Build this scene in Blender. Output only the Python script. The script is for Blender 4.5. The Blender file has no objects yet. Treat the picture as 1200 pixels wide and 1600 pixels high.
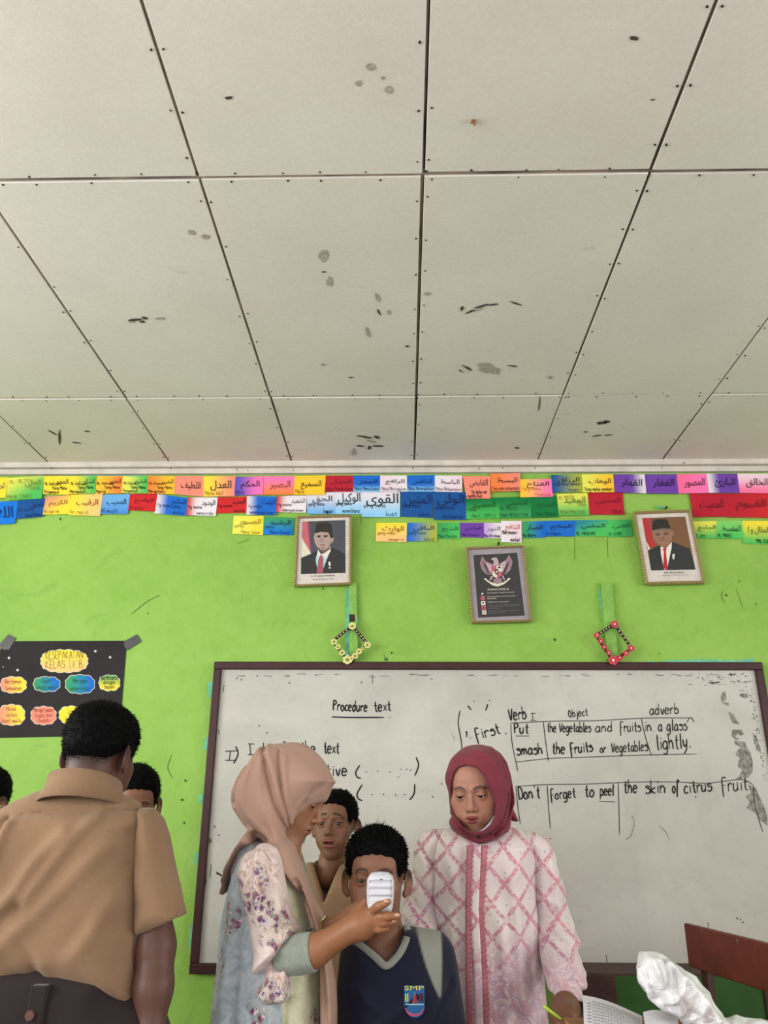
import bpy, math, random
import numpy as np
from mathutils import Vector, Matrix
random.seed(7); RNG = np.random.RandomState(11)
scene = bpy.context.scene
COL = scene.collection

# ------------------------------------------------------------------ camera (fitted: ceiling panels 0.6 x 1.2 m, board 2.42 x 1.22 m)
F_PX, PITCH, YAW, ROLL = 1219.5, 0.36009, -0.025017, 0.005488
CAM = np.array([0.0, 0.0, 1.42])
_cp, _sp, _cy, _sy = math.cos(PITCH), math.sin(PITCH), math.cos(YAW), math.sin(YAW)
FWD = np.array([_sy*_cp, _cy*_cp, _sp]); _rt = np.array([_cy, -_sy, 0.0]); _up = np.cross(_rt, FWD)
RT = math.cos(ROLL)*_rt + math.sin(ROLL)*_up
UP = -math.sin(ROLL)*_rt + math.cos(ROLL)*_up
cd = bpy.data.cameras.new('camera'); cam = bpy.data.objects.new('camera', cd); COL.objects.link(cam)
cd.sensor_fit = 'VERTICAL'; cd.sensor_height = 32.0; cd.sensor_width = 24.0
cd.lens = F_PX/1600*32.0; cd.clip_start = 0.05; cd.clip_end = 200
cam.matrix_world = Matrix(((RT[0], UP[0], -FWD[0], CAM[0]), (RT[1], UP[1], -FWD[1], CAM[1]), (RT[2], UP[2], -FWD[2], CAM[2]), (0, 0, 0, 1)))
scene.camera = cam

# ------------------------------------------------------------------ view, world, lights
vs = scene.view_settings
scene.display_settings.display_device = 'sRGB'
vs.view_transform = 'Standard'; vs.look = 'None'; vs.gamma = 1.0; vs.use_curve_mapping = False
vs.exposure = 0.04
scene.cycles.max_bounces = 6; scene.cycles.diffuse_bounces = 4
world = bpy.data.worlds.new('sky'); scene.world = world; world.use_nodes = True
bg = world.node_tree.nodes['Background']
bg.inputs[0].default_value = (0.80, 0.90, 1.0, 1); bg.inputs[1].default_value = 1.6

def area_light(name, loc, look, sx, sy, power, color):
    l = bpy.data.lights.new(name, 'AREA'); l.shape = 'RECTANGLE'; l.size = sx; l.size_y = sy
    l.energy = power; l.color = color
    o = bpy.data.objects.new(name, l); COL.objects.link(o); o.location = loc
    o.rotation_euler = (Vector(look)-Vector(loc)).to_track_quat('-Z', 'Y').to_euler()
    return o
# daylight that enters through the windows of both side walls and the open back of the classroom
area_light('daylight_left', (-3.62, 0.3, 1.92), (0, 0.9, 2.25), 4.6, 1.15, 245, (1.0, 0.995, 0.98))
area_light('daylight_right', (3.82, 0.3, 1.92), (0, 0.7, 2.25), 4.6, 1.15, 118, (1.0, 0.99, 0.97))
area_light('daylight_back', (-0.6, -4.38, 1.92), (0, 0.6, 3.3), 4.6, 1.15, 90, (1.0, 0.99, 0.97))

# ------------------------------------------------------------------ helpers
def W(px, py, Y):
    d = FWD*F_PX + RT*(px-600) + UP*(800-py)
    t = (Y-CAM[1])/d[1]
    return CAM + d*t

def lin(c):
    out = []
    for v in c[:3]:
        v = v/255.0
        out.append(v/12.92 if v <= 0.04045 else ((v+0.055)/1.055)**2.4)
    return tuple(out)+(1.0,)

class NT:
    def __init__(s, name):
        s.m = bpy.data.materials.new(name); s.m.use_nodes = True; s.t = s.m.node_tree
        s.b = s.t.nodes['Principled BSDF']
    def n(s, kind, **kw):
        nd = s.t.nodes.new(kind)
        for k, v in kw.items():
            if k.startswith('_'): nd.inputs[int(k[1:])].default_value = v
            else: setattr(nd, k, v)
        return nd
    def l(s, a, b): s.t.links.new(a, b)
    def coord(s, which='Object'): return s.n('ShaderNodeTexCoord').outputs[which]
    def noise(s, vec, scale, detail=4, rough=0.55, dist=0.0):
        nd = s.n('ShaderNodeTexNoise'); nd.inputs['Scale'].default_value = scale; nd.inputs['Detail'].default_value = detail
        nd.inputs['Roughness'].default_value = rough; nd.inputs['Distortion'].default_value = dist
        s.l(vec, nd.inputs['Vector']); return nd.outputs['Fac']
    def ramp(s, fac, stops, interp='LINEAR'):
        nd = s.n('ShaderNodeValToRGB'); cr = nd.color_ramp; cr.interpolation = interp
        while len(cr.elements) < len(stops): cr.elements.new(0.5)
        for e, (p, c) in zip(cr.elements, stops): e.position = p; e.color = c if len(c) == 4 else tuple(c)+(1,)
        s.l(fac, nd.inputs[0]); return nd.outputs[0]
    def mix(s, fac, a, b, mode='MIX'):
        nd = s.n('ShaderNodeMix', data_type='RGBA', blend_type=mode)
        for sock, v in ((nd.inputs[0], fac), (nd.inputs[6], a), (nd.inputs[7], b)):
            if hasattr(v, 'links'): s.l(v, sock)
            else: sock.default_value = v
        return nd.outputs[2]
    def math(s, op, a, b=None, c=None):
        nd = s.n('ShaderNodeMath', operation=op)
        for i, v in enumerate((a, b, c)):
            if v is None: continue
            if hasattr(v, 'links'): s.l(v, nd.inputs[i])
            else: nd.inputs[i].default_value = v
        return nd.outputs[0]
    def bump(s, h, strength=0.2, dist=0.01):
        nd = s.n('ShaderNodeBump'); nd.inputs['Strength'].default_value = strength; nd.inputs['Distance'].default_value = dist
        s.l(h, nd.inputs['Height']); s.l(nd.outputs[0], s.b.inputs['Normal'])
    def col(s, c):
        if hasattr(c, 'links'): s.l(c, s.b.inputs['Base Color'])
        else: s.b.inputs['Base Color'].default_value = c
    def rough(s, v): s.b.inputs['Roughness'].default_value = v

def mat(name, c, rough=0.7, var=0.08, scale=20.0, bump=0.0, metal=0.0, spec=0.3, sheen=0.0, coat=0.0):
    """plain material with a little procedural variation"""
    m = NT(name); v = m.coord(); f = m.noise(v, scale)
    a = lin(c); dk = tuple(x*(1-var*2) for x in a[:3])+(1,); lt = tuple(min(1, x*(1+var)) for x in a[:3])+(1,)
    m.col(m.ramp(f, [(0.3, dk), (0.7, lt)])); m.rough(rough)
    m.b.inputs['Metallic'].default_value = metal; m.b.inputs['Specular IOR Level'].default_value = spec
    m.b.inputs['Sheen Weight'].default_value = sheen; m.b.inputs['Coat Weight'].default_value = coat
    if bump: m.bump(m.noise(v, scale*4), bump, 0.004)
    return m.m

def mat_vcol(name, rough=0.7, fine=120.0, amt=0.06, bump=0.0, spec=0.3, sheen=0.0, sss=0.0):
    m = NT(name); a = m.n('ShaderNodeVertexColor', layer_name='Col')
    f = m.noise(m.coord(), fine, 3)
    m.col(m.mix(1.0, a.outputs[0], m.ramp(f, [(0.3, (1-amt*2,)*3), (0.7, (1, 1, 1))]), 'MULTIPLY'))
    m.rough(rough); m.b.inputs['Specular IOR Level'].default_value = spec; m.b.inputs['Sheen Weight'].default_value = sheen
    if sss:
        m.b.inputs['Subsurface Weight'].default_value = sss; m.b.inputs['Subsurface Radius'].default_value = (0.012, 0.005, 0.003)
        m.b.inputs['Subsurface Scale'].default_value = 0.5
    if bump: m.bump(f, bump, 0.003)
    return m.m

def mesh_obj(name, V, Fc, m=None, parent=None, smooth=False, vcol=None, mats=None, fmat=None):
    me = bpy.data.meshes.new(name)
    V = np.asarray(V, dtype=np.float64)
    off = np.array(parent_world(parent)) if parent else np.zeros(3)
    V = V-off
    if isinstance(Fc, np.ndarray):
        n = len(Fc); k = Fc.shape[1]
        me.vertices.add(len(V)); me.vertices.foreach_set('co', V.astype(np.float32).ravel())
        me.loops.add(n*k); me.loops.foreach_set('vertex_index', Fc.astype(np.int32).ravel())
        me.polygons.add(n); me.polygons.foreach_set('loop_start', np.arange(0, n*k, k, dtype=np.int32))
        me.polygons.foreach_set('loop_total', np.full(n, k, dtype=np.int32))
        me.update(calc_edges=True)
    else:
        me.from_pydata([tuple(v) for v in V], [], [tuple(f) for f in Fc]); me.update()
    if smooth: me.polygons.foreach_set('use_smooth', np.ones(len(me.polygons), dtype=bool))
    if vcol is not None:
        ca = me.color_attributes.new('Col', 'FLOAT_COLOR', 'POINT')
        c = np.ones((len(V), 4), dtype=np.float32); c[:, :3] = vcol; ca.data.foreach_set('color', c.ravel())
    for x in (mats or ([m] if m else [])): me.materials.append(x)
    if fmat is not None: me.polygons.foreach_set('material_index', np.asarray(fmat, dtype=np.int32))
    o = bpy.data.objects.new(name, me); COL.objects.link(o)
    if parent: o.parent = parent
    return o

def parent_world(p):
    v = Vector((0, 0, 0))
    while p is not None:
        v += p.location; p = p.parent
    return v

def empty(name, loc, label=None, cat=None, group=None, kind=None):
    o = bpy.data.objects.new(name, None); COL.objects.link(o); o.location = loc; o.empty_display_size = 0.1
    return tag(o, label, cat, group, kind)
def tag(o, label=None, cat=None, group=None, kind=None):
    if label: o['label'] = label
    if cat: o['category'] = cat
    if group: o['group'] = group
    if kind: o['kind'] = kind
    return o

class MB:
    """collects shapes, builds one mesh"""
    def __init__(s): s.v = []; s.f = []; s.fm = []
    def add(s, V, F, mi=0):
        b = len(s.v); s.v += [tuple(float(t) for t in x) for x in V]; s.f += [tuple(i+b for i in f) for f in F]; s.fm += [mi]*len(F)
    def box(s, x0, x1, y0, y1, z0, z1, mi=0):
        V = [(x, y, z) for z in (z0, z1) for y in (y0, y1) for x in (x0, x1)]
        s.add(V, [(0, 2, 3, 1), (4, 5, 7, 6), (0, 1, 5, 4), (2, 6, 7, 3), (0, 4, 6, 2), (1, 3, 7, 5)], mi)
    def hexa(s, front, back, mi=0):
        """front quad (4 pts, facing the camera, counterclockwise) and back quad"""
        s.add(list(front)+list(back), [(0, 1, 2, 3), (7, 6, 5, 4), (1, 0, 4, 5), (2, 1, 5, 6), (3, 2, 6, 7), (0, 3, 7, 4)], mi)
    def tube(s, pts, r, n=8, mi=0, caps=True):
        P = [Vector(p) for p in pts]; rs = r if hasattr(r, '__len__') else [r]*len(P)
        V = []; F = []; prev = None
        for i, p in enumerate(P):
            t = (P[min(i+1, len(P)-1)]-P[max(i-1, 0)]).normalized()
            a = prev if prev is not None else (Vector((0, 0, 1)) if abs(t.z) < .9 else Vector((1, 0, 0)))
            u = (a - t*a.dot(t)).normalized(); w = t.cross(u); prev = u
            for k in range(n):
                g = 2*math.pi*k/n; V.append(p+(u*math.cos(g)+w*math.sin(g))*rs[i])
        for i in range(len(P)-1):
            for k in range(n):
                a = i*n+k; b = i*n+(k+1) % n; F.append((a, b, b+n, a+n))
        if caps: F.append(tuple(range(n-1, -1, -1))); F.append(tuple(range((len(P)-1)*n, len(P)*n)))
        s.add(V, F, mi)
    def build(s, name, m, parent=None, smooth=False, bevel=0.0, mats=None):
        o = mesh_obj(name, s.v, s.f, m, parent, smooth, mats=mats, fmat=s.fm if mats else None)
        if bevel:
            b = o.modifiers.new('bevel', 'BEVEL'); b.width = bevel; b.segments = 2; b.limit_method = 'ANGLE'
        return o

# ---- flat prints and marks on the wall plane, authored in photograph pixels and laid on the real surface
def poly_px(mb, pts, Y, mi=0):
    V = [W(x, y, Y) for x, y in pts]
    a = sum(pts[i][0]*pts[(i+1) % len(pts)][1]-pts[(i+1) % len(pts)][0]*pts[i][1] for i in range(len(pts)))
    idx = tuple(range(len(pts)))
    mb.add(V, [idx if a < 0 else idx[::-1]], mi)
def plate_px(mb, pts, Y, t, mi=0):
    """outline extruded to thickness t towards the wall"""
    a = sum(pts[i][0]*pts[(i+1) % len(pts)][1]-pts[(i+1) % len(pts)][0]*pts[i][1] for i in range(len(pts)))
    if a > 0: pts = pts[::-1]
    n = len(pts); V = [W(x, y, Y) for x, y in pts]; V2 = [v+np.array([0, t, 0]) for v in V]
    mb.add(V+V2, [tuple(range(n)), tuple(range(2*n-1, n-1, -1))]+[((i+1) % n, i, i+n, (i+1) % n+n) for i in range(n)], mi)
def smooth_line(P, k=4):
    if len(P) < 3: return [tuple(p) for p in P]
    Q = [P[0]]+list(P)+[P[-1]]; out = []
    for i in range(1, len(Q)-2):
        p0, p1, p2, p3 = [np.array(q, float) for q in Q[i-1:i+3]]
        for j in range(k):
            t = j/k; out.append(tuple(0.5*((2*p1)+(-p0+p2)*t+(2*p0-5*p1+4*p2-p3)*t*t+(-p0+3*p1-3*p2+p3)*t**3)))
    out.append(tuple(P[-1])); return out
def ribbon_px(mb, P, w, Y, mi=0, smooth=True, taper=True):
    P = smooth_line(P) if smooth else list(P)
    if len(P) < 2: return
    L = []; R = []
    n = len(P)
    for i, p in enumerate(P):
        a = P[max(i-1, 0)]; b = P[min(i+1, n-1)]
        dx, dy = b[0]-a[0], b[1]-a[1]; l = math.hypot(dx, dy) or 1
        ww = w*0.5*(0.65 if (taper and i in (0, n-1)) else 1.0)
        L.append(W(p[0]-dy/l*ww, p[1]+dx/l*ww, Y)); R.append(W(p[0]+dy/l*ww, p[1]-dx/l*ww, Y))
    mb.add(L+R, [(i, i+1, n+i+1, n+i) for i in range(n-1)], mi)

# ---- single-stroke handwriting; points are 'xy' pairs, y: c b a = below the line
_Y = {'c': -3, 'b': -2, 'a': -1}; _Y.update({str(i): i for i in range(10)})
GL = {
 'a': (5, '44 25 03 01 20 42|45 41 50'), 'b': (5, '09 00|03 25 43 41 20 01'), 'c': (4, '44 25 03 01 20 41'), 'd': (5, '43 25 03 01 20 42|49 40'),
 'e': (5, '03 43 35 15 03 01 20 41'), 'f': (4, '48 29 17 1c|04 34'), 'g': (5, '44 25 03 01 20 42|45 4a 2c 0b'), 'h': (5, '09 00|03 25 43 40'),
 'i': (2, '15 10|17 18'), 'j': (3, '25 2b 0c|27 28'), 'k': (4, '09 00|44 02 40'), 'l': (2, '19 11 20'), 'm': (7, '05 00|03 25 30|33 55 60'),
 'n': (5, '05 00|03 25 43 40'), 'o': (5, '25 03 01 20 41 43 25'), 'p': (5, '05 0c|04 25 43 41 20 01'), 'q': (5, '44 25 03 01 20 41|45 4c'),
 'r': (4, '05 00|03 25 44'), 's': (4, '44 25 04 43 41 20 01'), 't': (4, '28 21 40|05 45'), 'u': (5, '05 01 20 42|45 40'), 'v': (4, '05 20 45'),
 'w': (6, '05 10 34 50 65'), 'x': (4, '05 40|45 00'), 'y': (5, '05 11 32|45 3a 0c'), 'z': (4, '05 45 00 40'),
 'A': (5, '00 28 50|03 43'), 'B': (5, '00 08 38 36 04 44 41 00'), 'C': (5, '47 28 05 02 20 41'), 'D': (5, '00 08 37 54 41 00'), 'E': (4, '48 08 00 40|04 34'),
 'F': (4, '0c 08 48|04 34'), 'G': (5, '47 28 05 02 20 42 44 24'), 'H': (5, '00 08|50 58|04 54'), 'I': (3, '08 38|18 10|00 30'), 'J': (4, '38 31 10 01'),
 'K': (5, '00 08|48 03 50'), 'L': (4, '08 00 40'), 'M': (6, '00 08 34 68 60'), 'N': (5, '00 08 50 58'), 'O': (5, '28 05 02 20 42 45 28'), 'P': (5, '00 08 38 46 04'),
 'Q': (5, '28 05 02 20 42 45 28|31 50'), 'R': (5, '00 08 38 46 04 50'), 'S': (5, '47 28 06 43 41 20 01'), 'T': (5, '08 58|28 20'), 'U': (5, '08 02 20 42 48'),
 'V': (5, '08 20 58'), 'W': (7, '08 10 35 50 78'), 'X': (5, '00 58|08 50'), 'Y': (5, '08 24 58|24 20'), 'Z': (5, '08 58 00 50'),
 '1': (3, '06 18 10'), '2': (4, '07 28 46 00 40'), '.': (2, '10 11'), ',': (2, '11 1a'), '-': (4, '03 33'), "'": (2, '19 17'), '(': (3, '39 15 11 3c'),
 ')': (3, '09 25 21 0c'), ':': (2, '10 11|14 15'), ' ': (3, ''), '/': (4, '00 48')}
def write_px(mb, text, x0, y0, x1, y1, h, w, Y, mi=0, jit=0.25, seed=1):
    """text along the baseline (x0,y0)-(x1,y1); h = x-height in pixels*9/5"""
    rr = random.Random(hash_text(text)+seed); adv = 1.4
    tot = sum(GL.get(c, GL[' '])[0]+adv for c in text)-adv
    L = math.hypot(x1-x0, y1-y0); ex = ((x1-x0)/L, (y1-y0)/L); k = L/tot; kh = h/9.0; cur = 0
    for ch in text:
        wd, g = GL.get(ch, GL[' '])
        for st in g.split('|'):
            if not st: continue
            P = []
            for t in st.split():
                gx = (cur+int(t[0])+rr.uniform(-jit, jit))*k; gy = (_Y[t[1]]+rr.uniform(-jit, jit))*kh
                P.append((x0+ex[0]*gx+ex[1]*gy, y0+ex[1]*gx-ex[0]*gy))
            if len(P) == 2 and math.hypot(P[0][0]-P[1][0], P[0][1]-P[1][1]) < w*1.2: P[1] = (P[0][0]+w*.6, P[0][1]+w*.6)
            ribbon_px(mb, P, w, Y, mi)
        cur += wd+adv
def hash_text(t): return sum((i+1)*ord(c) for i, c in enumerate(t))

# ---- Arabic lettering: joined letter forms, laid right to left
_AR = {'ا': ('FE8D', 2), 'ب': ('FE8F', 4), 'ت': ('FE95', 4), 'ث': ('FE99', 4), 'ج': ('FE9D', 4), 'ح': ('FEA1', 4), 'خ': ('FEA5', 4), 'د': ('FEA9', 2), 'ذ': ('FEAB', 2),
       'ر': ('FEAD', 2), 'ز': ('FEAF', 2), 'س': ('FEB1', 4), 'ش': ('FEB5', 4), 'ص': ('FEB9', 4), 'ض': ('FEBD', 4), 'ط': ('FEC1', 4), 'ظ': ('FEC5', 4), 'ع': ('FEC9', 4),
       'غ': ('FECD', 4), 'ف': ('FED1', 4), 'ق': ('FED5', 4), 'ك': ('FED9', 4), 'ل': ('FEDD', 4), 'م': ('FEE1', 4), 'ن': ('FEE5', 4), 'ه': ('FEE9', 4), 'و': ('FEED', 2), 'ي': ('FEF1', 4)}
def shape_arabic(s):
    out = []
    for i, c in enumerate(s):
        if c not in _AR: out.append(c); continue
        base, n = _AR[c]; prev = i > 0 and s[i-1] in _AR and _AR[s[i-1]][1] == 4; nxt = i+1 < len(s) and s[i+1] in _AR and n == 4
        k = (3 if prev and nxt else 1 if prev else 2 if nxt else 0)
        out.append(chr(int(base, 16)+k))
    return ''.join(out[::-1])
def text_mesh(body):
    c = bpy.data.curves.new('t', 'FONT'); c.body = body; c.size = 1.0; c.resolution_u = 3
    o = bpy.data.objects.new('t', c); COL.objects.link(o)
    bpy.context.view_layer.update()
    me = bpy.data.meshes.new_from_object(o.evaluated_get(bpy.context.evaluated_depsgraph_get()))
    V = [tuple(v.co) for v in me.vertices]; Fc = [tuple(p.vertices) for p in me.polygons]
    bpy.data.objects.remove(o); bpy.data.curves.remove(c); bpy.data.meshes.remove(me)
    return V, Fc
def text_px(mb, body, x0, y0, x1, y1, h, Y, mi=0):
    """font text fitted between two baseline points, letters h px tall"""
    V, Fc = text_mesh(body)
    if not V: return
    a = np.array(V); mn = a.min(0); mx = a.max(0); L = math.hypot(x1-x0, y1-y0); ex = ((x1-x0)/L, (y1-y0)/L)
    pts = []
    for v in V:
        gx = (v[0]-mn[0])/(mx[0]-mn[0])*L; gy = (v[1]-mn[1])/(mx[1]-mn[1])*h
        pts.append(W(x0+ex[0]*gx+ex[1]*gy, y0+ex[1]*gx-ex[0]*gy, Y))
    mb.add(pts, Fc, mi)
# ================================================================== SETTING
D = 3.5055                      # wall with the board
ZC = CAM[2]+1.5728              # ceiling
XL, XR, YB = -3.5, 3.7, -4.3

# green painted wall: uneven paint, scuffs, faint patches of an older turquoise coat
def green_wall_material():
    m = NT('green_wall_paint'); v = m.coord()
    n1 = m.noise(v, 1.6, 5, .6); n2 = m.noise(v, 14, 6, .65, .4); n3 = m.noise(v, 5.5, 4, .6, 1.2)
    base = m.ramp(n1, [(.3, lin((124, 170, 64))), (.7, lin((144, 188, 82)))])
    base = m.mix(m.ramp(n2, [(.35, (0,)*3), (.75, (.35,)*3)]), base, lin((160, 196, 104)))
    dirt = m.ramp(n3, [(.62, (0,)*3), (.72, (.28,)*3), (.8, (0,)*3)])
    base = m.mix(dirt, base, lin((104, 150, 60)))
    sc = m.noise(v, 9, 8, .75, 2.0)
    base = m.mix(m.ramp(sc, [(.695, (0,)*3), (.74, (.6,)*3)]), base, lin((120, 195, 160)))
    m.col(base); m.rough(.62); m.b.inputs['Specular IOR Level'].default_value = .3
    m.bump(m.math('ADD', m.noise(v, 9, 6, .7, 1.0), m.math('MULTIPLY', m.noise(v, 60, 3), .25)), .5, .012)
    return m.m
M_WALL = green_wall_material()

def ceiling_material():
    m = NT('ceiling_panel_paint'); v = m.coord(); oi = m.n('ShaderNodeObjectInfo')
    n = m.noise(v, 2.2, 5, .6); f = m.noise(v, 90, 4, .6)
    c = m.ramp(n, [(.25, lin((220, 214, 207))), (.75, lin((232, 227, 220)))])
    c = m.mix(m.ramp(f, [(.4, (.1,)*3), (.7, (0,)*3)]), c, lin((150, 145, 140)))
    st = m.noise(v, 4.3, 7, .72, .6)
    c = m.mix(m.ramp(st, [(.66, (0,)*3), (.70, (.22,)*3), (.76, (.05,)*3)]), c, lin((140, 130, 118)))
    st2 = m.noise(v, 17, 5, .6, .2)
    c = m.mix(m.ramp(st2, [(.74, (0,)*3), (.77, (.4,)*3)]), c, lin((128, 120, 112)))
    tone = m.ramp(oi.outputs['Random'], [(0, (.965, .96, .955)), (1, (1, 1, 1))])
    m.col(m.mix(1.0, c, tone, 'MULTIPLY')); m.rough(.75); m.b.inputs['Specular IOR Level'].default_value = .2
    m.bump(m.noise(v, 260, 2), .12, .002)
    return m.m
M_CEIL = ceiling_material()
M_WHITE = mat('white_cornice_paint', (206, 200, 190), .6, .08, 12)
M_DARKGAP = mat('dark_ceiling_void', (48, 42, 40), .9)
M_JOINT = mat('weathered_joint_strip', (150, 134, 124), .8, .35, 7)
M_FLOOR = mat('grey_cement_tile', (124, 117, 108), .5, .1, 5)
M_PLASTER = mat('plaster_side_wall', (206, 196, 180), .7, .08, 3)
M_DARK = mat('black_speck', (26, 24, 24), .8)
M_TURQ = mat('old_turquoise_paint', (112, 192, 158), .7, .15, 30)

def struct(o): o['kind'] = 'structure'; return o
fl = MB(); fl.box(XL, XR, YB, D, -.05, 0); struct(fl.build('floor', M_FLOOR))
wf = MB(); wf.box(XL-.15, XR+.15, D, D+.15, 0, ZC+.25); wall_front = struct(wf.build('wall_front', M_WALL))
WZ0, WZ1 = 1.3, 2.55
def side_wall(name, x0, x1):
    mb = MB(); mb.box(x0, x1, YB, D, 0, WZ0); mb.box(x0, x1, YB, D, WZ1, ZC+.25)
    for a, b in ((YB, -2.3), (-1.0, -.8), (.5, .7), (2.0, D)): mb.box(x0, x1, a, b, WZ0, WZ1)
    struct(mb.build(name, M_PLASTER))
side_wall('wall_left', XL-.15, XL); side_wall('wall_right', XR, XR+.15)
mb = MB(); mb.box(XL, XR, YB-.15, YB, 0, WZ0); mb.box(XL, XR, YB-.15, YB, WZ1, ZC+.25); mb.box(XL, -2.9, YB-.15, YB, WZ0, WZ1); mb.box(1.9, XR, YB-.15, YB, WZ0, WZ1)
struct(mb.build('wall_back', M_PLASTER))
wn = 0
for x in (XL-.075, XR+.075):
    for a, b in ((-2.3, -1.0), (-.8, .5), (.7, 2.0)):
        wn += 1; mb = MB()
        mb.box(x-.03, x+.03, a, b, WZ0, WZ0+.05); mb.box(x-.03, x+.03, a, b, WZ1-.05, WZ1)
        for y in (a, (a+b)/2-.025, b-.05): mb.box(x-.03, x+.03, y, y+.05, WZ0+.05, WZ1-.05)
        struct(mb.build('window_%d' % wn, M_WHITE))

# ceiling: backing slab seen dark in the joints, panels below it, each one its own piece
X0, Y0 = -0.54194, 2.82991
cb = MB(); cb.box(XL-.15, XR+.15, YB-.15, D+.15, ZC+.02, ZC+.12)
ceiling = struct(cb.build('ceiling', M_DARKGAP))
rr = random.Random(5); first = None
PN = 0
for j in range(-6, 2):
    for i in range(-5, 8):
        xa, xb = X0+.6*i, X0+.6*(i+1); ya, yb = Y0+1.2*(j-1), Y0+1.2*j
        xa, xb, ya, yb = max(xa, XL), min(xb, XR), max(ya, YB), min(yb, D)
        if xb-xa < .05 or yb-ya < .05: continue
        g = lambda: rr.uniform(.0030, .0062)
        mb = MB(); dz = rr.uniform(-.0015, .0015)
        x0, x1, y0, y1 = xa+g(), xb-g(), ya+g()*(1.6 if j == 0 else 1), yb-g()*(1.6 if j == -1 else 1)
        sk = rr.uniform(-.0022, .0022); V = [(x0+sk, y0, ZC+dz), (x1-sk*.5, y0, ZC+dz), (x1+sk, y1, ZC-dz), (x0-sk*.7, y1, ZC-dz)]
        V2 = [(p[0], p[1], ZC+.012) for p in V]
        mb.add(V+V2, [(3, 2, 1, 0), (4, 5, 6, 7), (0, 1, 5, 4), (1, 2, 6, 5), (2, 3, 7, 6), (3, 0, 4, 7)])
        mb.build('panel', M_CEIL, ceiling, bevel=.0012)
# wooden battens glimpsed above the joints
mb = MB()
for i in range(-4, 8): mb.box(X0+.6*i-.0045, X0+.6*i+.0015, YB, D, ZC+.0065, ZC+.019)
for j in range(-5, 2):
    y = Y0+1.2*(j-1)
    if y < D: mb.box(XL, XR, y-.0030, y+.0048, ZC+.0045, ZC+.0185)
mb.build('batten', M_JOINT, ceiling)
# nail heads along every joint (too small to pick out singly)
mb = MB()
def nail(x, y, r=.0026):
    a = rr.uniform(0, 6.28); rx = r*rr.uniform(.7, 1.6)
    P = [(x+math.cos(a)*math.cos(t)*rx-math.sin(a)*math.sin(t)*r, y+math.sin(a)*math.cos(t)*rx+math.cos(a)*math.sin(t)*r) for t in (0, 1.05, 2.09, 3.14, 4.19, 5.24)]
    V = [(p[0], p[1], ZC-.0022) for p in P]+[(p[0], p[1], ZC+.001) for p in P]
    mb.add(V, [(5, 4, 3, 2, 1, 0)]+[(k, (k+1) % 6, 6+(k+1) % 6, 6+k) for k in range(6)])
for i in range(-3, 6):
    y = D-.1
    while y > .1:
        for s in (-1, 1):
            if rr.random() < .85: nail(X0+.6*i+s*rr.uniform(.012, .017), y+rr.uniform(-.012, .012))
        y -= rr.uniform(.14, .2)
for j in range(-1, 2):
    y = Y0+1.2*(j-1)+1.2
    if y > D: continue
    x = -2.4
    while x < 2.6:
        for s in (-1, 1):
            if rr.random() < .85: nail(x+rr.uniform(-.02, .02), y+s*rr.uniform(.012, .017))
        x += rr.uniform(.1, .15)
tag(mb.build('nail', M_DARK, ceiling), kind='stuff')

# torn and flaked spots on the panels
def Wz(px, py, z=ZC):
    d = FWD*F_PX+RT*(px-600)+UP*(800-py); t = (z-CAM[2])/d[2]; return CAM+d*t
def blot(mb, px, py, rx, ry, ang=0, n=9, z=-.0018, seed=0, mi=0):
    q = random.Random(seed); P = []
    for k in range(n):
        t = 2*math.pi*k/n; r = q.uniform(.65, 1.15); x = math.cos(t)*rx*r; y = math.sin(t)*ry*r
        c, s = math.cos(ang), math.sin(ang); P.append(Wz(px+x*c-y*s, py+x*s+y*c, ZC+z))
    mb.add(P, [tuple(range(n))], mi)
mb = MB()
for k, (x, y, rx, ry, a) in enumerate([(210, 500, 12, 2.2, -.1), (226, 497, 6, 2, .2), (222, 503, 4, 2, 0), (735, 487, 11, 1.6, -.35), (752, 479, 15, 1.7, -.3), (770, 476, 9, 1.4, -.1), (805, 474, 12, 1.3, .3), (722, 482, 3, 5, .3),
    (940, 661, 10, 2.6, -.12), (948, 659, 6, 2.4, 0), (566, 682, 9, 1.4, .1), (575, 684, 8, 1.3, .05), (588, 683, 6, 2.2, .3), (590, 697, 11, 1.4, .05), (563, 697, 8, 1.2, .1), (577, 700, 3, 3.5, 0), (93, 683, 2.2, 14, 0), (82, 676, 9, 1.1, .5),
    (120, 692, 9, 1, .1), (136, 674, 5, 1.2, 0), (915, 675, 3, 1, 0), (933, 681, 9, 1, -.2), (950, 680, 7, 1, -.1), (636, 541, 3, 1.6, 0), (506, 425, 4, 1.4, 0), (730, 575, 10, 1.6, .5), (720, 580, 5, 1.2, .5), (800, 572, 9, 1.2, .1), (592, 488, 2, 7, -.5),
    (548, 590, 6, 1, 0), (990, 60, 8, 4, .3), (1020, 156, 6, 1.3, 0), (358, 153, 7, 3, 0), (808, 700, 4, 1.5, 0), (843, 630, 1.2, 12, .1)]):
    blot(mb, x, y, rx, ry, a, 9, -.0018, k)
tag(mb.build('torn_spot', mat('torn_board', (82, 74, 66), .9, .2, 60), ceiling), kind='stuff')
mb = MB()
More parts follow.
